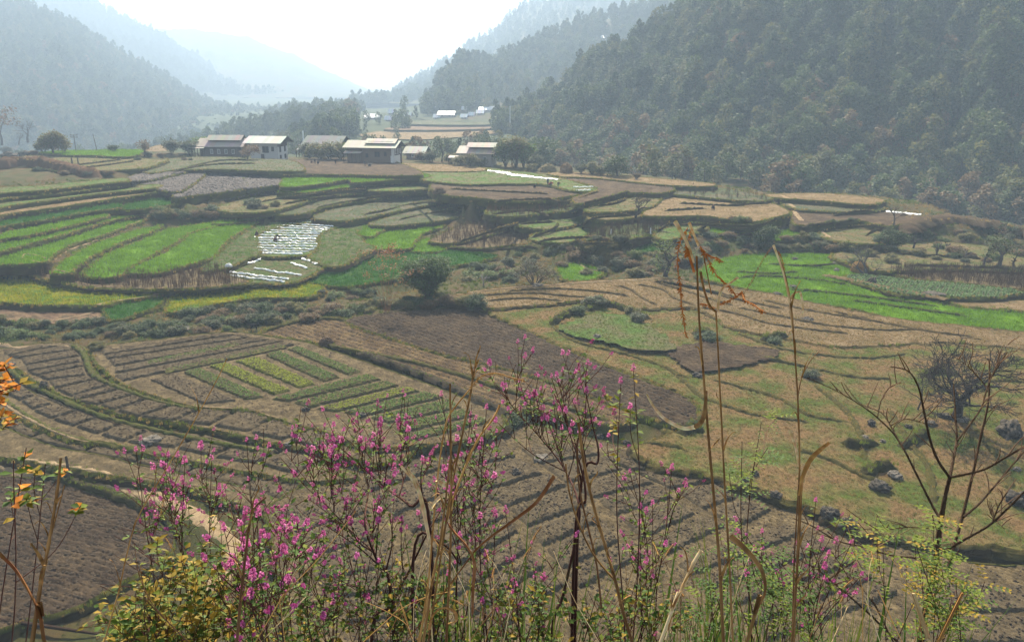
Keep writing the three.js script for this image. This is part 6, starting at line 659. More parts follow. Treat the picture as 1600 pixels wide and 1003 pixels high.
// ---------- the plants on the slope in front of the viewer ----------
const curve = (pts, n = 6) => catmull(pts, n, false);
function root_(P, Q) { const d = V(P).sub(V(Q)).normalize(); d.y = Math.min(d.y, -0.5); d.normalize(); const y = Math.min(P[1] - 0.05, groundH(P[0], P[2]) - 0.03), L = Math.min(4, (P[1] - y) / -d.y); return [P[0] + d.x * L, P[1] + d.y * L, P[2] + d.z * L]; }
function down(P) { const y = groundH(P[0], P[2]); return [P[0] * 1.01, Math.min(P[1] - 0.05, y - 0.03), P[2] * 1.0 + 0.02]; }
function ribbon(mb, pts, wid, c, twist = 0.8, seed = 1) {   // a dry blade: a folded strip with its own turn
  let prev = null; const r = rngOf(seed * 97 + 5), ph = r() * 6.28;
  for (let k = 0; k < pts.length; k++) {
    const a = V(pts[Math.max(0, k - 1)]), b = V(pts[Math.min(pts.length - 1, k + 1)]), d = b.sub(a).normalize(), t = k / (pts.length - 1), base = new THREE.Vector3(0, 0, 1).addScaledVector(d, -d.z).normalize(), s = d.clone().cross(base).applyAxisAngle(d, twist * Math.sin(ph + t * 3)), n = s.clone().cross(d), w = wid * (typeof c.w === 'function' ? c.w(t) : 1), P = V(pts[k]), cc = c.f(t);
    const row = [-0.5, -0.25, 0, 0.25, 0.5].map((u) => { const q = P.clone().addScaledVector(s, u * w).addScaledVector(n, -w * 0.28 * (1 - Math.abs(u) * 2)); return mb.v(q.x, q.y, q.z, cc.map((v) => v * (0.82 + 0.3 * (u === 0 ? 0.2 : r())))); });
    if (prev) for (let i = 0; i < 4; i++) mb.q(prev[i], prev[i + 1], row[i + 1], row[i]); prev = row;
  }
}
const DRY = { brown: [C(104, 76, 48), C(152, 116, 74)], red: [C(116, 74, 46), C(140, 98, 64)], pale: [C(226, 204, 162), C(190, 156, 108)], tan: [C(190, 148, 92), C(150, 108, 62)], dark: [C(92, 66, 46), C(120, 88, 62)], orange: [C(186, 118, 62), C(140, 84, 46)] };
// strokes: [kind, colour, width px at start, at end, depth start, depth end, [px, py]...], from the root up
function stalk(label, strokes, cat = 'grass stalk', name = 'dry_grass_stalk') {
  const first = strokes[0], b0 = down(atD(first[6][0], first[6][1], first[4])), g = group(name, label, cat, b0);
  strokes.forEach((s, si) => {
    const [kind, col, w0, w1, d0, d1, ...pts] = s, n = pts.length, P = pts.map((p, i) => atD(p[0], p[1], lerp(d0, d1, i / (n - 1)))); if (si === 0 || pts[0][1] > 1000) P.unshift(root_(P[0], P[1]));
    const Q = curve(P, 7).map((p) => p.map((v, k) => v - b0[k])), mb = new MB(), k0 = d0 / FPX, cc = DRY[col], f = (t) => mixc(cc[0], cc[1], clamp(0.5 + 0.7 * n2(t * 9 + si * 3, w0 + pts[0][0]), 0, 1));
    if (kind === 'stem') { mb.tube(Q, Q.map((_, i) => { const t = i / (Q.length - 1), nd = Math.abs((t * 5) % 1 - 0.5) > 0.47 ? 1.25 : 1; return lerp(w0, w1, t) * k0 * 0.27 * nd; }), (t, k) => f(t).map((v) => v * [0.7, 1, 1.25, 0.9, 0.6, 1.1, 0.8, 1.2][k % 8]), 8); mesh(mb.geo(), M.straw, 'stem', g); if (w0 >= 4 && si < 2) { const rb = new MB(), r = rngOf(pts[0][0] * 7 + si); for (let q = 0; q < 4; q++) { const id = Math.floor((0.25 + 0.16 * q + 0.1 * r()) * (Q.length - 4)), a = Q[id], L = k0 * (20 + 40 * r()), sx = r() < 0.5 ? -1 : 1, u = Q[id + 3]; const dx = (u[0] - a[0]) * 0.6; ribbon(rb, curve([a, [a[0] + sx * k0 * w0 * 0.5 + dx * 0.3, a[1] + L * 0.45, a[2] + k0 * 2], [a[0] + sx * k0 * (w0 + 6 * r()) + dx * 0.5, a[1] + L * 0.8, a[2] + k0 * 4], [a[0] + sx * k0 * (w0 + 14 * r()), a[1] + L * (0.6 + 0.5 * r()), a[2] + k0 * 5]], 4), k0 * w0 * 0.55, { w: (t) => 1 - t * 0.8, f: (t) => mixc(DRY.tan[0], DRY.brown[0], r()) }, 1.2, q + pts[0][0]); } mesh(rb.geo(), M.straw, 'leaf_sheath', g); } }
    else if (kind === 'blade') { ribbon(mb, Q, k0, { w: (t) => lerp(w0, w1, t), f }, 0.7, si + pts[0][0]); mesh(mb.geo(), M.straw, 'blade', g); }
    else { mb.tube(Q, k0 * w0 * 0.12, f(0.5), 5); const r = rngOf(pts[0][0] * 3 + si), from = kind === 'head' ? 0.05 : 0.5; for (let i = 0; i < Q.length * 5; i++) { const t = lerp(from, 1, r()) * (Q.length - 1.01), a = Q[Math.floor(t)], b = Q[Math.floor(t) + 1], q = a.map((v, k) => lerp(v, b[k], t % 1)), d = [b[0] - a[0] + (r() - 0.5) * 0.03, b[1] - a[1] - 0.012 * r(), b[2] - a[2] + (r() - 0.5) * 0.03], l = k0 * w0 * (0.6 + 0.9 * r()); mb.leaf(q, d, [r() - 0.5, r() - 0.5, 1], l, l * 0.2, mixc(cc[0], cc[1], r())); } mesh(mb.geo(), M.straw, 'seed_head', g); }
  });
  return g;
}
stalk('thick curved red brown blade rising from the lower left corner', [['stem', 'brown', 12, 7, 1.6, 1.7, [48, 1010], [60, 930], [75, 850], [88, 770], [94, 716]], ['stem', 'brown', 5, 3, 1.65, 1.7, [66, 885], [82, 825], [100, 758]], ['blade', 'red', 11, 9, 1.62, 1.5, [68, 1003], [62, 965], [46, 930], [22, 890], [-6, 862]]]);
stalk('long thin leaning straw crossing the left garden', [['stem', 'tan', 4.5, 2.4, 2.2, 2.3, [160, 1010], [183, 930], [196, 872], [215, 808], [262, 728], [310, 645], [340, 590], [354, 560]]]);
stalk('thick dark bent stem among the lower left flowers', [['stem', 'dark', 10, 6, 1.8, 1.85, [369, 1010], [375, 940], [384, 860], [390, 815], [398, 793], [415, 777]]]);
stalk('thin arched stem above the yellow leafed bush', [['stem', 'dark', 4, 2, 2.4, 2.5, [300, 1010], [262, 972], [232, 935], [216, 895], [209, 850]]]);
stalk('tallest brown pointed stalk of the straw cluster', [['stem', 'brown', 5, 7, 1.7, 1.75, [668, 1010], [690, 860], [706, 760], [725, 665], [735, 615], [740, 580]], ['stem', 'brown', 7, 2, 1.75, 1.76, [735, 615], [741, 580], [746, 553]]]);
stalk('straight brown stalk broken off at its top in the straw cluster', [['stem', 'brown', 8, 5, 1.75, 1.75, [697, 1010], [702, 900], [705, 790], [704, 690], [703, 600]], ['blade', 'pale', 9, 4, 1.74, 1.7, [702, 758], [692, 757], [684, 752], [680, 753]], ['blade', 'pale', 8, 3, 1.74, 1.68, [701, 773], [690, 775], [680, 784], [674, 795]], ['blade', 'red', 10, 3, 1.74, 1.62, [700, 820], [712, 835], [730, 855], [741, 880], [739, 920], [738, 960]]]);
stalk('golden drooping straw head leaning right from the cluster', [['stem', 'tan', 5, 4, 1.72, 1.7, [655, 1010], [670, 900], [682, 760], [696, 665], [712, 635], [737, 605]], ['head', 'tan', 5, 4, 1.7, 1.66, [735, 606], [752, 588], [775, 583], [800, 590], [818, 594]]]);
stalk('pale twisted withered leaf standing left of the straw cluster', [['stem', 'pale', 3.4, 4, 1.8, 1.8, [676, 1010], [672, 940], [671, 880], [672, 850]], ['blade', 'pale', 5, 8, 1.8, 1.78, [672, 850], [668, 830], [662, 800], [655, 770], [645, 750], [626, 728]], ['blade', 'pale', 6, 2, 1.79, 1.76, [655, 768], [648, 748], [640, 738], [636, 730]]]);
stalk('pale forked straw leaning right behind the cluster', [['stem', 'tan', 6, 6, 1.9, 2, [652, 1010], [688, 850], [715, 760], [745, 690], [770, 655], [781, 633]]]);
stalk('brown stem with curled blade low in the straw cluster', [['stem', 'brown', 8, 4, 1.65, 1.7, [660, 1010], [672, 930], [690, 830], [703, 720], [706, 690]], ['blade', 'tan', 6, 5, 1.66, 1.62, [670, 985], [676, 962], [692, 950], [710, 956], [712, 970], [700, 975]]]);
stalk('leaning red brown blade in front of the tall pink shrub', [['blade', 'red', 2, 6, 2, 1.9, [690, 930], [745, 858], [800, 815], [838, 785], [866, 744]]]);
stalk('thick bare reddish stem forking beside the tall pink shrub', [['stem', 'brown', 10, 8, 1.9, 1.9, [990, 1010], [972, 950], [962, 908], [945, 850], [925, 780], [912, 720], [904, 660]], ['stem', 'brown', 6, 5, 1.92, 1.95, [962, 908], [930, 870], [905, 820], [890, 770], [884, 725]], ['stem', 'dark', 6, 5, 2, 2, [940, 950], [932, 880], [918, 820], [905, 760], [902, 700]]]);
stalk('tall dry reed topped with drooping rusty seed heads', [['stem', 'brown', 10, 6, 1.5, 1.55, [1131, 1010], [1126, 900], [1118, 800], [1108, 690], [1100, 590], [1093, 500], [1089, 400]], ['blade', 'pale', 4, 7, 1.55, 1.5, [1084, 412], [1078, 390], [1068, 368], [1055, 346]], ['blade', 'pale', 3, 5, 1.55, 1.52, [1092, 385], [1084, 365], [1077, 348]], ['blade', 'orange', 3, 5, 1.55, 1.5, [1070, 372], [1076, 395], [1085, 425]], ['head', 'orange', 6, 4, 1.55, 1.53, [1075, 356], [1062, 380], [1059, 410], [1063, 445], [1066, 480], [1072, 525]], ['head', 'orange', 6, 4, 1.55, 1.52, [1080, 360], [1073, 385], [1074, 400]], ['head', 'orange', 5, 4, 1.55, 1.56, [1094, 385], [1106, 398], [1122, 404], [1128, 408]], ['head', 'orange', 6, 4, 1.55, 1.6, [1095, 385], [1110, 412], [1122, 432], [1140, 448], [1150, 462]], ['blade', 'brown', 7, 7, 1.52, 1.49, [1104, 610], [1102, 640], [1096, 660], [1084, 668]], ['blade', 'pale', 7, 3, 1.49, 1.44, [1086, 667], [1068, 669], [1040, 655], [1022, 636], [1011, 616]]]);
stalk('second dry reed with a pale arching leaf and rusty spikelets', [['stem', 'brown', 6, 5, 1.6, 1.62, [1146, 1010], [1140, 880], [1133, 760], [1127, 640], [1122, 540], [1119, 485]], ['stem', 'brown', 3, 4, 1.62, 1.6, [1112, 460], [1104, 420], [1098, 390]], ['blade', 'pale', 4, 7, 1.6, 1.55, [1122, 486], [1124, 465], [1130, 450], [1142, 442], [1153, 434]], ['blade', 'brown', 3, 6, 1.6, 1.58, [1118, 487], [1108, 475], [1100, 450], [1095, 425]], ['head', 'orange', 5, 4, 1.6, 1.55, [1124, 476], [1138, 470], [1152, 462], [1160, 455]], ['head', 'orange', 5, 4, 1.58, 1.5, [1160, 455], [1164, 468], [1178, 476], [1194, 487]], ['head', 'orange', 5, 3, 1.6, 1.6, [1095, 474], [1105, 476], [1114, 480]]]);
stalk('arching reed stem with a thin head hanging left', [['stem', 'brown', 6, 4, 1.9, 1.95, [1241, 1010], [1246, 880], [1250, 760], [1248, 640], [1241, 530], [1237, 480], [1226, 425], [1210, 384]], ['blade', 'pale', 3, 5, 1.95, 1.9, [1240, 520], [1234, 470], [1224, 425], [1209, 383]], ['head', 'dark', 3, 3, 1.95, 1.85, [1208, 385], [1196, 400], [1182, 425], [1172, 445], [1160, 462]], ['head', 'orange', 3, 3, 1.95, 1.97, [1216, 392], [1222, 404], [1226, 420]], ['blade', 'pale', 4, 3, 1.95, 1.9, [1237, 468], [1240, 460], [1248, 456], [1252, 460], [1255, 480], [1254, 492]]]);
stalk('slim arched straw right of the hanging reed', [['stem', 'dark', 5, 2, 1.9, 2, [1238, 1010], [1242, 870], [1250, 720], [1247, 640], [1252, 595], [1266, 565], [1281, 549]]]);
stalk('stem with a pinkish pale blade curving up right of the reeds', [['stem', 'brown', 9, 6, 1.8, 1.8, [1238, 1010], [1244, 920], [1250, 830], [1253, 760]], ['blade', 'tan', 5, 9, 1.8, 1.76, [1250, 775], [1255, 745], [1266, 720], [1282, 703], [1296, 692]], ['blade', 'pale', 4, 6, 1.8, 1.78, [1248, 730], [1244, 700], [1236, 676], [1228, 668]]]);
stalk('pale thick broken straw in the lower middle', [['stem', 'pale', 8, 11, 1.5, 1.5, [1030, 1010], [1048, 960], [1068, 915], [1084, 880], [1096, 860]], ['stem', 'pale', 4, 5, 1.52, 1.52, [1040, 1000], [1050, 970], [1058, 955]]]);
stalk('curled brown blade beside the reed stems at the bottom', [['blade', 'brown', 6, 9, 1.7, 1.65, [1168, 1003], [1180, 960], [1196, 925], [1190, 890], [1165, 858], [1142, 838]]]);
stalk('long pale straw slanting across the flowers', [['stem', 'tan', 3.5, 2.5, 2, 2.1, [395, 1010], [440, 935], [500, 870], [556, 798]]]);
stalk('long thin straw low across the middle', [['stem', 'tan', 3, 2, 2, 2, [560, 1010], [615, 960], [660, 935], [700, 925]]]);
stalk('pale broken straw ends at the bottom right edge', [['blade', 'pale', 7, 8, 1.6, 1.6, [1456, 1012], [1452, 1000], [1447, 983]], ['blade', 'tan', 6, 4, 1.6, 1.6, [1462, 1012], [1468, 1000], [1477, 994]]]);
{ const r = rngOf(990); for (let i = 0; i < 46; i++) { const x = i < 18 ? 120 + 560 * r() : 640 + 880 * r(), hgt = 60 + 210 * r() * r(), ln = (r() - 0.5) * 160, d = 2 + 1.2 * r(), b = (r() - 0.5) * 40; const s0 = ['stem', ['tan', 'brown', 'dark', 'pale'][Math.floor(r() * 4)], 2.6, 1.2, d, d + 0.1, [x, 1010], [x + ln * 0.35 + b, 1003 - hgt * 0.4], [x + ln * 0.75 + b * 0.6, 1003 - hgt * 0.8], [x + ln, 1003 - hgt]]; const st = [s0]; if (r() < 0.5) st.push(['head', 'tan', 3, 2, d, d + 0.05, [x + ln * 0.9, 1003 - hgt * 0.93], [x + ln, 1003 - hgt], [x + ln * 1.12, 1003 - hgt * 1.06]]); const g = stalk('thin dry straw among the flowering shrubs on the near slope', st, 'grass stalk', 'thin_straw'); g.userData.group = 'thin straws of the near slope'; } }
// ---------- sapling with bare branches ----------
{
  const D = 3.3, k = D / FPX, b0 = down(atD(1438, 1010, D)), g = group('bare_sapling', 'bare dark sapling with upswept branches in the right foreground', 'tree', b0), col = (t, s) => mixc(C(104, 82, 66), C(168, 144, 122), clamp(0.4 + 0.5 * n2(t * 14, s), 0, 1));
  const br = (w0, w1, z, ...pts) => { const P = pts.map((p, i) => atD(p[0], p[1], D + z * i / (pts.length - 1))); if (pts[0][1] > 1000) P.unshift(root_(P[0], P[1])); const Q = curve(P, 6).map((p) => p.map((v, q) => v - b0[q])), mb = new MB(); mb.tube(Q, Q.map((_, i) => lerp(w0, w1, i / (Q.length - 1)) * k * 0.24 * (1 + 0.12 * n2(i * 0.9, w0))), col, 8); mesh(mb.geo(), M.rock, w0 > 20 ? 'trunk' : 'branch', g); if (w0 < 20) { const r = rngOf(pts[0][0] + pts[1][0]), tw = new MB(); for (let q = 0; q < 5; q++) { const id = Math.floor((0.3 + 0.65 * r()) * (Q.length - 2)), a = Q[id], b = Q[id + 1], L = k * (14 + 46 * r()), e = [a[0] + (b[0] - a[0]) * 3 + (r() - 0.5) * L * 1.4, a[1] + L * (0.4 + 0.6 * r()), a[2] + (r() - 0.5) * L]; tw.tube(curve([a, a.map((v, n) => lerp(v, e[n], 0.5) + (r() - 0.5) * L * 0.12), e], 3), [0.9, 0.8, 0.75, 0.7, 0.6, 0.5, 0.4].map((v) => v * k * 1.1), C(112, 88, 70), 5); } mesh(tw.geo(), M.plain, 'twig', g); } };
  br(26, 12, 0, [1438, 1010], [1450, 940], [1462, 880], [1470, 820], [1478, 775], [1485, 746]);
  br(11, 4, 0.3, [1485, 746], [1491, 715], [1496, 686], [1494, 650], [1491, 600]); br(7, 4, 0.2, [1497, 688], [1515, 665], [1534, 638], [1541, 615], [1550, 590], [1575, 550]);
  br(10, 3, -0.3, [1485, 746], [1468, 722], [1455, 690], [1444, 640], [1436, 605], [1420, 580], [1392, 573]); 
  br(9, 2.5, 0.4, [1472, 814], [1455, 785], [1430, 735], [1412, 700], [1392, 672], [1356, 640], [1310, 612], [1262, 590]); br(5, 2, 0.3, [1412, 702], [1395, 670], [1378, 645], [1345, 630], [1320, 600]); br(4, 2, 0.1, [1400, 682], [1397, 668], [1415, 655], [1440, 660], [1462, 664]); br(4, 1.5, 0.1, [1372, 652], [1378, 625], [1392, 605], [1410, 598]);
  br(9, 5, -0.2, [1485, 746], [1510, 741], [1540, 733], [1570, 716], [1605, 696]);
  br(12, 5, 0.35, [1480, 895], [1494, 845], [1508, 795], [1522, 735], [1534, 680], [1545, 630], [1547, 590], [1547, 562]); br(4, 2, 0.2, [1546, 610], [1530, 590], [1510, 570], [1490, 556]); br(4, 1.5, 0.2, [1546, 600], [1556, 575], [1566, 550], [1580, 535]);
  br(9, 6, -0.2, [1476, 862], [1510, 842], [1545, 822], [1575, 795], [1605, 765]); br(8, 5, 0.2, [1506, 808], [1530, 788], [1555, 760], [1580, 730], [1605, 702]); br(5, 3, -0.1, [1552, 815], [1562, 790], [1574, 770]); br(4, 2.5, -0.15, [1548, 800], [1556, 812], [1570, 826]);
  br(6, 3, -0.3, [1466, 880], [1430, 872], [1395, 868], [1350, 855], [1310, 845], [1270, 822], [1240, 810]); br(4, 2, -0.2, [1460, 826], [1420, 824], [1380, 828], [1340, 826]);
  br(8, 3, -0.2, [1410, 1010], [1360, 960], [1320, 925], [1296, 905], [1275, 888], [1240, 870]); br(6, 2, 0.2, [1296, 905], [1330, 880], [1365, 858], [1395, 835]); br(5, 2, 0.2, [1400, 1010], [1370, 950], [1335, 905], [1300, 880]);
}
// ---------- flowering shrubs and leafy bushes ----------
const PINK = [C(196, 74, 142), C(142, 44, 98), C(226, 146, 194)];
const raceme = [0, 1, 2, 3].map((s) => { const r = rngOf(600 + s), mb = new MB(), L = 1; for (let i = 0; i < 26; i++) { const t = r(), a = r() * 6.28, y = t * L, w = 0.34 * (1 - t * 0.6), p = [Math.cos(a) * w * 0.4, y, Math.sin(a) * w * 0.4], c = mixc(mixc(PINK[0], PINK[1], r()), PINK[2], r() * r()); for (let k = 0; k < 3; k++) { const b = a + (k - 1) * 0.7; mb.leaf(p, [Math.cos(b), 0.2 + 0.5 * r(), Math.sin(b)], [r() - 0.5, 1, r() - 0.5], 0.3 * (1 - t * 0.4), 0.2, c, 0.25); } } mb.tube([[0, -0.2, 0], [0, 0.5, 0], [0.02, 1, 0]], 0.02, C(90, 50, 60), 4); return mb.geo(); });
const petalMat = new THREE.MeshPhysicalMaterial({ vertexColors: true, roughness: 0.7, side: THREE.DoubleSide, transmission: 0.4, thickness: 0, specularIntensity: 0.3 });
const LEAFC = Object.fromEntries(Object.entries({ yg: [C(128, 140, 44), C(92, 112, 40)], green: [C(88, 116, 46), C(62, 88, 40)], autumn: [C(176, 142, 48), C(108, 112, 44)], orange: [C(226, 146, 36), C(180, 100, 30)] }).map(([k, v]) => [k, v.map((c) => c.map((t) => t * 0.72))]));
function bushStems(g, b0, seed, root, depth, tips, o) {
  const r = rngOf(seed), rn = (a, b) => a + (b - a) * r(), mb = new MB(), lf = new MB(), fl = [];
  const sub = (p) => p.map((v, k) => v - b0[k]);
  const leafy = (Q, from, n, pal, size) => { for (let i = 0; i < n; i++) { const t = lerp(from, 0.98, r()) * (Q.length - 1.01), a = Q[Math.floor(t)], b = Q[Math.floor(t) + 1], q = a.map((v, k) => lerp(v, b[k], t % 1)), ang = r() * 6.28, dir = [Math.cos(ang), rn(-0.2, 0.6), Math.sin(ang)], c0 = pal[Math.floor(r() * pal.length)]; if (o.pinnate) { const L = size * 4, m = 4; for (let k = 1; k <= m; k++) for (const s of [-1, 1]) { const e = [q[0] + dir[0] * L * k / m, q[1] + dir[1] * L * k / m - 0.15 * L * (k / m) ** 2, q[2] + dir[2] * L * k / m], sd = [-dir[2] * s + dir[0] * 0.4, 0.15, dir[0] * s + dir[2] * 0.4]; lf.leaf(e, sd, [rn(-0.3, 0.3), 1, rn(-0.3, 0.3)], size * rn(0.8, 1.2), size * 0.55, mixc(LEAFC[c0][0], LEAFC[c0][1], r())); } } else lf.leaf(q, dir, [rn(-0.7, 0.7), 1, rn(-0.7, 0.7)], size * rn(0.6, 1.4), size * rn(0.45, 0.7), mixc(LEAFC[c0][0], LEAFC[c0][1], r())); } };
  const nodes = [], proj = (p) => { const d = -p[2] * cp + (EYE - p[1]) * sp; return [800 + FPX * p[0] / d, 501.5 - FPX * ((p[1] - EYE) * cp - p[2] * sp) / d]; };
  const addCurve = (P, r0) => { const n = P.length - 1; mb.tube(P.map(sub), P.map((_, k) => lerp(r0, 0.0011, Math.pow(k / n, 0.8))), (t, s) => mixc(C(66, 44, 40), C(112, 82, 70), (s % 3) / 2 * (0.6 + t * 0.4)), r0 > 0.004 ? 7 : 5); P.forEach((p, k) => { if (k > n * 0.25 && k < n) { const q = proj(p); nodes.push([p, q[0], q[1], lerp(r0, 0.0011, Math.pow(k / n, 0.8))]); } }); return P; };
  for (const m of o.mains || []) addCurve(curve([down(atD(m[0][0], m[0][1], depth)), ...m.map((q, k) => atD(q[0], q[1], depth + 0.08 * k * rn(-1, 1)))], 7), o.w || 0.006);
  tips.forEach((tp, i) => {
    const T = atD(tp[0], tp[1], depth + rn(-0.3, 0.3)); let P, best = null, bc = 1e9;
    if (i >= (o.prim ?? 4) || o.mains) for (const q of nodes) { const dy = q[2] - tp[1], dx = Math.abs(q[1] - tp[0]); if (dy < 25 || dy > 230 || dx > dy * 1.3 + 10) continue; const c = (Math.hypot(dx, dy - 70) + 10) * rn(0.7, 1.5); if (c < bc) { bc = c; best = q; } }
    if (!best) { const B0 = o.via ? down(atD(root[0], 1004, depth)) : down(atD(root[0] + rn(-1, 1) * (o.rootW || 30) + (tp[0] - root[0]) * 0.35, 1004, depth + rn(-0.15, 0.15))), M1 = [lerp(B0[0], T[0], 0.36) + rn(-0.06, 0.06), lerp(B0[1], T[1], 0.42), lerp(B0[2], T[2], 0.4) + rn(-0.05, 0.05)], M2 = [lerp(B0[0], T[0], 0.72) + rn(-0.07, 0.07), lerp(B0[1], T[1], 0.75), lerp(B0[2], T[2], 0.75)]; P = addCurve(curve(o.via ? [B0, ...o.via.map((q) => atD(q[0], q[1] + rn(-6, 6), depth)), T] : [B0, M1, M2, T], 8), o.w || 0.0042); }
    else { const S = best[0], up = [S[0] * 0.55 + T[0] * 0.45 + rn(-0.025, 0.025), S[1] * 0.5 + T[1] * 0.5 - rn(-0.01, 0.04), S[2] * 0.55 + T[2] * 0.45]; P = addCurve(curve([S, up, T], 7), best[3] * 0.75); }
    const Q = P.map(sub), nl = o.leaves || 0; if (nl) leafy(Q, o.from ?? 0.3, nl, o.pal, o.size || 0.022);
    if (tp[2] !== 0 && o.flowers) { const nf = o.flowers; for (let k = 0; k < nf; k++) { const t = clamp(1 - k * rn(0.05, 0.12), 0.4, 1), id = Math.min(Q.length - 1, Math.floor(t * (Q.length - 1))), a = Q[Math.max(0, id - 1)], b = Q[id]; fl.push([k ? b : Q[Q.length - 1], [b[0] - a[0] + (k ? rn(-1, 1) * 0.05 : 0), b[1] - a[1] + 0.02, b[2] - a[2] + (k ? rn(-1, 1) * 0.05 : 0)], rn(0.6, 1.25) * (o.fs || 0.026)]); } }
    if (o.twigs) for (let k = 0; k < o.twigs; k++) { const id = Math.floor(rn(0.35, 0.9) * (Q.length - 1)), s = Q[id], e = [s[0] + rn(-0.1, 0.1), s[1] + rn(0.03, 0.16), s[2] + rn(-0.08, 0.08)]; mb.tube([s, [(s[0] + e[0]) / 2 + rn(-0.01, 0.01), (s[1] + e[1]) / 2, (s[2] + e[2]) / 2], e], [0.0015, 0.0011, 0.0008], C(84, 54, 48), 4); if (o.flowers && r() < 0.5) fl.push([e, [e[0] - s[0], e[1] - s[1], e[2] - s[2]], rn(0.5, 0.9) * (o.fs || 0.026)]); if (nl) leafy([s, [(s[0] + e[0]) / 2, (s[1] + e[1]) / 2, (s[2] + e[2]) / 2], e], 0.3, 2, o.pal, o.size || 0.022); }
  });
  mesh(mb.geo(), M.plain, 'stem', g); if (!lf.empty) mesh(lf.geo(), M.leaf, 'foliage', g, 'stuff');
  const up = new THREE.Vector3(0, 1, 0); fl.slice(0, 290).forEach((f, i) => { const m = mesh(raceme[i % 4], petalMat, numbered('flower_cluster'), g); m.position.set(...f[0]); m.quaternion.setFromUnitVectors(up, V(f[1]).normalize()); m.scale.setScalar(f[2]); });
}
function bushFg(name, label, cat, seed, root, depth, tips, o) { const b0 = down(atD(root[0], 1004, depth)), g = group(name, label, cat, b0); bushStems(g, b0, seed, root, depth, tips, o); return g; }
const region = (seed, n, x0, y0, x1, y1, f) => { const r = rngOf(seed), t = []; for (let i = 0; i < n; i++) t.push([lerp(x0, x1, r()), lerp(y0, y1, r()), f]); return t; };
const FP = { flowers: 1, leaves: 4, pal: ['green', 'yg', 'green'], twigs: 3, prim: 5 };
bushFg('flowering_shrub', 'dense pink flowering shrub left of the straw cluster', 'shrub', 701, [590, 1004], 2.9, [[558, 650], [470, 690], [640, 660], [600, 700], [520, 680], [660, 720], [440, 700], ...region(1, 30, 450, 680, 680, 820), ...region(2, 16, 430, 650, 640, 760)], { ...FP, flowers: 2, rootW: 60, w: 0.008, mains: [[[580, 1004], [612, 945], [645, 880], [672, 825], [705, 770], [720, 735]], [[672, 830], [640, 790], [600, 760], [555, 720], [515, 685]], [[645, 880], [690, 850], [720, 880], [690, 790]], [[612, 945], [590, 880], [570, 820], [575, 760], [560, 700]]] });
bushFg('flowering_shrub', 'tall pink flowering shrub rising in front of the long dark field', 'shrub', 702, [858, 1004], 3, [[765, 570], [820, 560], [832, 550], [880, 555], [918, 570], [905, 575], [862, 590], [790, 610], [845, 610], ...region(3, 26, 820, 580, 930, 690), ...region(4, 6, 770, 600, 840, 660)], { ...FP, leaves: 3, twigs: 2, w: 0.008, mains: [[[862, 1004], [880, 930], [898, 850], [905, 790], [880, 730], [845, 685], [805, 640], [775, 605]], [[898, 850], [915, 780], [905, 720], [885, 660], [880, 600]], [[905, 790], [935, 720], [925, 660], [915, 610]]] });
bushFg('flowering_shrub', 'pink flowering shrub with the brightest blooms at lower left', 'shrub', 703, [420, 1004], 2.3, [[400, 800], [440, 830], [380, 850], [430, 880], [365, 880], [395, 905], [350, 830], ...region(5, 22, 350, 800, 480, 950), ...region(6, 10, 360, 880, 410, 990)], { ...FP, rootW: 60, fs: 0.03 });
bushFg('flowering_shrub', 'airy pink flowering shrub over the sandy footpath at left', 'shrub', 704, [330, 1004], 3.3, [[212, 706], [240, 735], [288, 725], [330, 720], [385, 690], [420, 700], [260, 770], ...region(7, 22, 220, 700, 440, 800), ...region(8, 10, 215, 770, 310, 830)], { ...FP, rootW: 90, flowers: 1, leaves: 4, fs: 0.03 });
bushFg('flowering_shrub', 'slim pink flowering shrub just behind the straw cluster', 'shrub', 705, [735, 1004], 3, [[690, 620], [735, 650], [760, 640], [715, 690], [745, 690], [770, 700], ...region(9, 22, 680, 650, 790, 790)], { ...FP, rootW: 30 });
bushFg('flowering_shrub', 'sparse pink flowering shrub over the brown bed field', 'shrub', 706, [1010, 1004], 3.1, [[1050, 735], [1000, 820], [1020, 790], [985, 740], [1060, 770], [940, 700], [1010, 880, 1], ...region(10, 10, 950, 740, 1080, 880)], { ...FP, rootW: 70, flowers: 1, leaves: 8, pal: ['yg', 'yg', 'green'], twigs: 4 });
bushFg('flowering_shrub', 'thin twiggy pink shrub left of the bare sapling', 'shrub', 707, [1290, 1004], 3, [[1275, 785], [1260, 860], [1295, 868], [1215, 900], [1330, 850], [1180, 860], ...region(11, 14, 1150, 830, 1380, 960)], { ...FP, rootW: 110, flowers: 1, leaves: 4, twigs: 4 });
bushFg('flowering_shrub', 'low pink shrub between straw cluster and forked stem', 'shrub', 708, [800, 1004], 2.9, [[720, 840], [760, 870], [790, 800], [830, 850], [700, 900], ...region(12, 16, 690, 800, 900, 960)], { ...FP, rootW: 100, flowers: 1, leaves: 5, twigs: 3 });
bushFg('flowering_shrub', 'leafy pink shrub between the bright blooms and the straw cluster', 'shrub', 709, [540, 1004], 2.7, [[500, 820], [560, 850], [480, 880], [590, 820], [530, 900], ...region(13, 22, 450, 810, 640, 980)], { ...FP, rootW: 100, flowers: 1, leaves: 9, twigs: 3 });
bushFg('yellow_twig', 'upright twig with yellow green leaves in front of the dark field', 'shrub', 710, [950, 1004], 2.8, [[970, 600], [990, 580], [945, 620], [985, 640], [960, 650]], { flowers: 1, leaves: 14, from: 0.7, pal: ['autumn', 'yg'], prim: 2, rootW: 8, size: 0.026 });
const AUT = ['autumn', 'yg', 'green', 'autumn'];
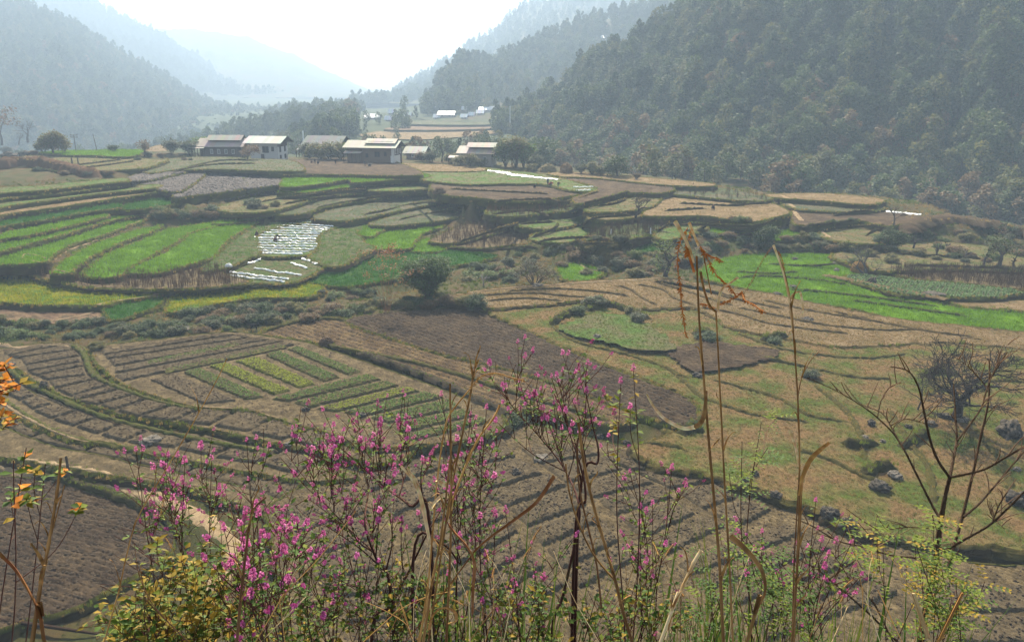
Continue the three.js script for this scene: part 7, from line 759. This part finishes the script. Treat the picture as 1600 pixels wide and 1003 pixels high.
bushFg('leafy_bush', 'low bush with yellow and green leaves at lower left', 'bush', 720, [290, 1004], 2.7, [...region(20, 60, 190, 890, 420, 1003, 0), ...region(21, 30, 240, 840, 400, 960, 0), ...region(22, 30, 150, 940, 420, 1003, 0)], { leaves: 16, from: 0.55, pal: AUT, prim: 12, rootW: 130, size: 0.03, twigs: 2 });
bushFg('leafy_bush', 'green leafy bush under the pink blooms along the bottom', 'bush', 721, [560, 1004], 2.9, [...region(23, 70, 420, 900, 760, 1003, 0), ...region(24, 20, 470, 860, 700, 960, 0)], { leaves: 12, from: 0.5, pal: ['green', 'yg', 'green', 'autumn'], prim: 12, rootW: 160, size: 0.026, twigs: 2 });
bushFg('leafy_bush', 'green leafy bush in the bottom middle behind the forked stem', 'bush', 722, [880, 1004], 2.9, [...region(25, 60, 760, 910, 1090, 1003, 0)], { leaves: 10, from: 0.5, pal: ['green', 'yg', 'green', 'autumn'], prim: 12, rootW: 160, size: 0.028, twigs: 2 });
bushFg('leafy_bush', 'fine leaved yellow green bush around the foot of the sapling', 'bush', 723, [1400, 1004], 2.9, [...region(26, 15, 1330, 850, 1530, 960, 0), ...region(27, 9, 1440, 880, 1560, 1000, 0), ...region(28, 10, 1290, 800, 1480, 860, 0)], { leaves: 7, from: 0.45, pal: ['yg', 'yg', 'green', 'autumn'], pinnate: true, prim: 9, rootW: 150, size: 0.02 });
bushFg('leafy_bush', 'fine leaved green bush below the tall reeds', 'bush', 724, [1160, 1004], 2.8, [...region(29, 22, 1060, 890, 1290, 1003, 0), ...region(30, 10, 1040, 820, 1240, 920, 0)], { leaves: 6, from: 0.4, pal: ['yg', 'green', 'green'], pinnate: true, prim: 9, rootW: 120, size: 0.018 });
bushFg('leafy_bush', 'small green sprays beside the sapling twigs', 'bush', 725, [1230, 1004], 3, [[1160, 690, 0], [1190, 660, 0], [1200, 700, 0], [1215, 650, 0], [1180, 720, 0], [1140, 740, 0]], { leaves: 7, from: 0.72, pal: ['yg', 'green'], pinnate: true, prim: 2, rootW: 10, size: 0.018 });
bushFg('orange_bush', 'branch with orange autumn leaves at the left edge', 'bush', 726, [-420, 1004], 1.9, [[10, 590, 0], [35, 598, 0], [20, 610, 0], [5, 570, 0], [8, 630, 0], [25, 650, 0], [2, 650, 0]], { leaves: 16, from: 0.86, pal: ['orange', 'orange', 'autumn'], prim: 3, rootW: 10, size: 0.024, w: 0.005, via: [[-200, 760], [-60, 640]] });
bushFg('orange_bush', 'twig with pale green and orange leaves above the dark field', 'bush', 727, [-460, 1004], 2, [[40, 700, 0], [70, 725, 0], [20, 720, 0], [55, 735, 0], [100, 735, 0], [40, 780, 0], [15, 775, 0], [125, 790, 0]], { leaves: 11, from: 0.88, pal: ['orange', 'green', 'autumn', 'yg'], prim: 3, rootW: 14, w: 0.004, size: 0.028 });
{ // fresh grass on the slope at the lower right
  const sp = []; for (let i = 0; i < 150; i++) { const p = down(atD(rr(1040, 1560), 1004, rr(2.7, 4.2))); sp.push([p[0], p[1], p[2], rr(1.1, 2)]); } for (let i = 0; i < 60; i++) { const p = down(atD(rr(680, 1040), 1004, rr(2.8, 4))); sp.push([p[0], p[1], p[2], rr(1, 1.8)]); } scatter(tuftGeo(91, 26, 0.62, 0.1, 0.0045, [C(64, 92, 38), C(112, 122, 56)]), M.leaf, sp, 'long_grass', null, 'long fresh grass on the slope along the bottom right', 'grass');
}
const cropCache = new Map();
for (const [g, spots, cols] of cropJobs) { const key = cols.flat().join(); if (!cropCache.has(key)) cropCache.set(key, tuftGeo(cropCache.size + 50, 16, 0.4, 0.5, 0.03, cols)); scatter(cropCache.get(key), M.leaf, spots, 'crop_blades', g); }
scatter(tuftGeo(61, 22, 0.5, 0.3, 0.022, [C(116, 126, 44), C(88, 104, 38)]), M.leaf, tuftSpots.green, 'green_grass', null, 'green grass tufts fringing the terrace edges', 'grass');
scatter(tuftGeo(62, 22, 0.5, 0.3, 0.02, [C(164, 142, 84), C(128, 108, 60)]), M.leaf, tuftSpots.dry, 'dry_grass', null, 'dry straw coloured grass tufts fringing the terrace edges', 'grass');
console.log('tufts', tuftSpots.green.length, tuftSpots.dry.length, 'crop', cropJobs.reduce((s, j) => s + j[1].length, 0));
wood(hillA, 5600, 10, 775, 1750, 0, 1.02, 'dense trees covering the steep mountainside at right', pickA);
wood(hillA, 1300, 6, 800, 1750, 0, 0.3, 'small trees and scrub along the mountain foot', pickA);
wood(hillC, 2600, 12, 662, 1100, 0.02, 1.03, 'trees covering the wooded knoll', (px, u) => { const r = R(); return u < 0.34 && px < 840 && (u < 0.24 || r < 0.8) ? -1 : px > 750 && u < 0.5 && r < 0.6 ? -1 : r < 0.5 ? 1 : r < 0.9 ? 0 : 2; });
wood(hillB, 2800, 14, 545, 1100, 0.02, 1.02, 'trees covering the hazy hillside', () => (R() < 0.5 ? 1 : 0));
wood(hillD, 9000, 12, -60, 568, 0, 1.01, 'trees covering the hazy left mountainside', () => { const r = R(); return r < 0.5 ? 1 : r < 0.85 ? 0 : r < 0.95 ? 2 : 3; });
wood(hillE, 4000, 20, -60, 455, 0.1, 1.01, 'trees on the pale ridge', () => (R() < 0.6 ? 1 : 0));
// trees one can tell apart at the mountain foot and beyond the village
const wProto = woodG.map((g, k) => { const o = new THREE.Group(); mesh(g, M.leaf, 'crown', o); return o; });
function woodTree(pos, h, k, label, grp, w = 1) { const c = wProto[k].clone(); c.position.set(...pos); c.scale.set(h * w, h, h * w); c.rotation.y = R() * 6.28; top(c, 'valley_tree', label, 'tree', grp); }
let WK = 0; const WN = ['broad crowned', 'slim', 'olive', 'brown'], TL = (k) => WN[k] + ' tree of the belt between the plateau rim and the mountain foot', TG = (k) => WN[k] + ' trees of the belt along the gorge';
for (let i = 0; i < 110; i++) { const px = rr(830, 1690), z = lerp(262, 300, R()) + (px < 1000 ? 40 : 0), r = ray(px, 250), h = Math.hypot(r[0], r[2]), x = r[0] / h * z, zz = r[2] / h * z; woodTree([x, groundH(x, zz) - 0.3, zz], rr(6, 12), WK = [0, 0, 2, 2, 3][Math.floor(R() * 5)], TL(WK), TG(WK), 1.15); }
const VL = (k) => WN[k] + ' hazy tree of the groves on the valley floor behind the village', VG = (k) => WN[k] + ' trees of the valley floor groves';
for (const [x0, x1, z0, z1, n, hm] of [[560, 640, 330, 420, 14, 7], [640, 720, 320, 400, 18, 7], [720, 800, 330, 400, 18, 8], [800, 900, 320, 420, 26, 8], [340, 480, 720, 860, 40, 12], [480, 570, 560, 760, 26, 12], [400, 540, 380, 560, 30, 9], [560, 640, 520, 640, 10, 9], [800, 870, 470, 600, 22, 10]]) for (let i = 0; i < n; i++) { const px = rr(x0, x1), z = rr(z0, z1), r = ray(px, 220), h = Math.hypot(r[0], r[2]), x = r[0] / h * z, zz = r[2] / h * z; woodTree([x, groundH(x, zz) - 0.3, zz], hm * rr(0.6, 1.3), WK = [0, 0, 1, 2, 3][Math.floor(R() * 5)], VL(WK), VG(WK)); }
for (const [px, py, hp, k, w, l] of [[633, 184, 32, 0, 0.7, 'tall slim tree with a tufted top by the distant hamlet'], [668, 180, 34, 0, 0.8, 'tall tree right of the slim tufted tree'], [628, 198, 26, 0, 1.5, 'umbrella shaped tree on the far fields'], [523, 182, 22, 0, 1.6, 'broad tree on the far rim left of the hamlet'], [503, 182, 16, 1, 1, 'small tree right of the lone white house'], [650, 186, 20, 1, 0.9, 'dark tree between the two tall hamlet trees'], [795, 176, 22, 1, 1, 'dark tree above the slender white pole']]) { const p = place(px, py, 700); woodTree(p, hp * mpp(p), k, l, null, w); }
for (const [px, py, hp, k, w, l] of [[892, 126, 26, 0, 1.2, 'umbrella crowned tree on the spur of the wooded slope'], [864, 146, 30, 0, 1, 'bushy tree at the lower end of the spur'], [874, 152, 20, 1, 1, 'slim tree below the bushy spur tree'], [738, 100, 10, 0, 1.5, 'round crowned tree on top of the knoll']]) { const p = onHill(px < 760 ? hillC : hillA, px, py); woodTree(p, hp * mpp(p), k, l, null, w); }

{ // rough grass on the ground between the plots
  const d = [], g = []; for (let i = 0; i < 26000; i++) { const px = rr(-60, 1660), py = rr(250, 1003) , z = lerp(30, 235, Math.pow(R(), 0.8)), r = ray(px, 300), h = Math.hypot(r[0], r[2]), x = r[0] / h * z, zz = r[2] / h * z; if (slabs.some((s) => x > s.bb[0] && x < s.bb[1] && zz > s.bb[2] && zz < s.bb[3] && inside(s.poly, x, zz))) continue; (n2(x * 0.08, zz * 0.08) + rr(-0.4, 0.4) > 0 ? d : g).push([x, groundH(x, zz) - 0.05, zz, rr(0.4, 1) * clamp(z / 110, 0.5, 1.3)]); }
  scatter(tuftGeo(75, 18, 0.5, 0.32, 0.03, [C(150, 128, 80), C(112, 96, 58)]), M.leaf, d, 'dry_grass', null, 'rough dry grass on the banks and waste ground', 'grass'); scatter(tuftGeo(76, 18, 0.5, 0.34, 0.035, [C(100, 112, 44), C(76, 90, 38)]), M.leaf, g, 'green_grass', null, 'rough green grass on the banks and waste ground', 'grass');
}

{ // the wood filling the valley bottom beyond the village
  const l = [[], []]; for (let i = 0; i < 2600; i++) { const px = rr(120, 560), z = rr(460, 930), r = ray(px, 220), h = Math.hypot(r[0], r[2]), x = r[0] / h * z, zz = r[2] / h * z; l[R() < 0.6 ? 0 : 1].push([x, groundH(x, zz) - 0.3, zz, rr(6, 13)]); }
  l.forEach((q, k) => scatter(woodG[k ? 1 : 0], M.leaf, q, 'woods', null, 'hazy wood filling the valley bottom behind the village' + [', broad crowns', ', slim crowns'][k], 'woods'));
}
renderer.render(scene, camera);
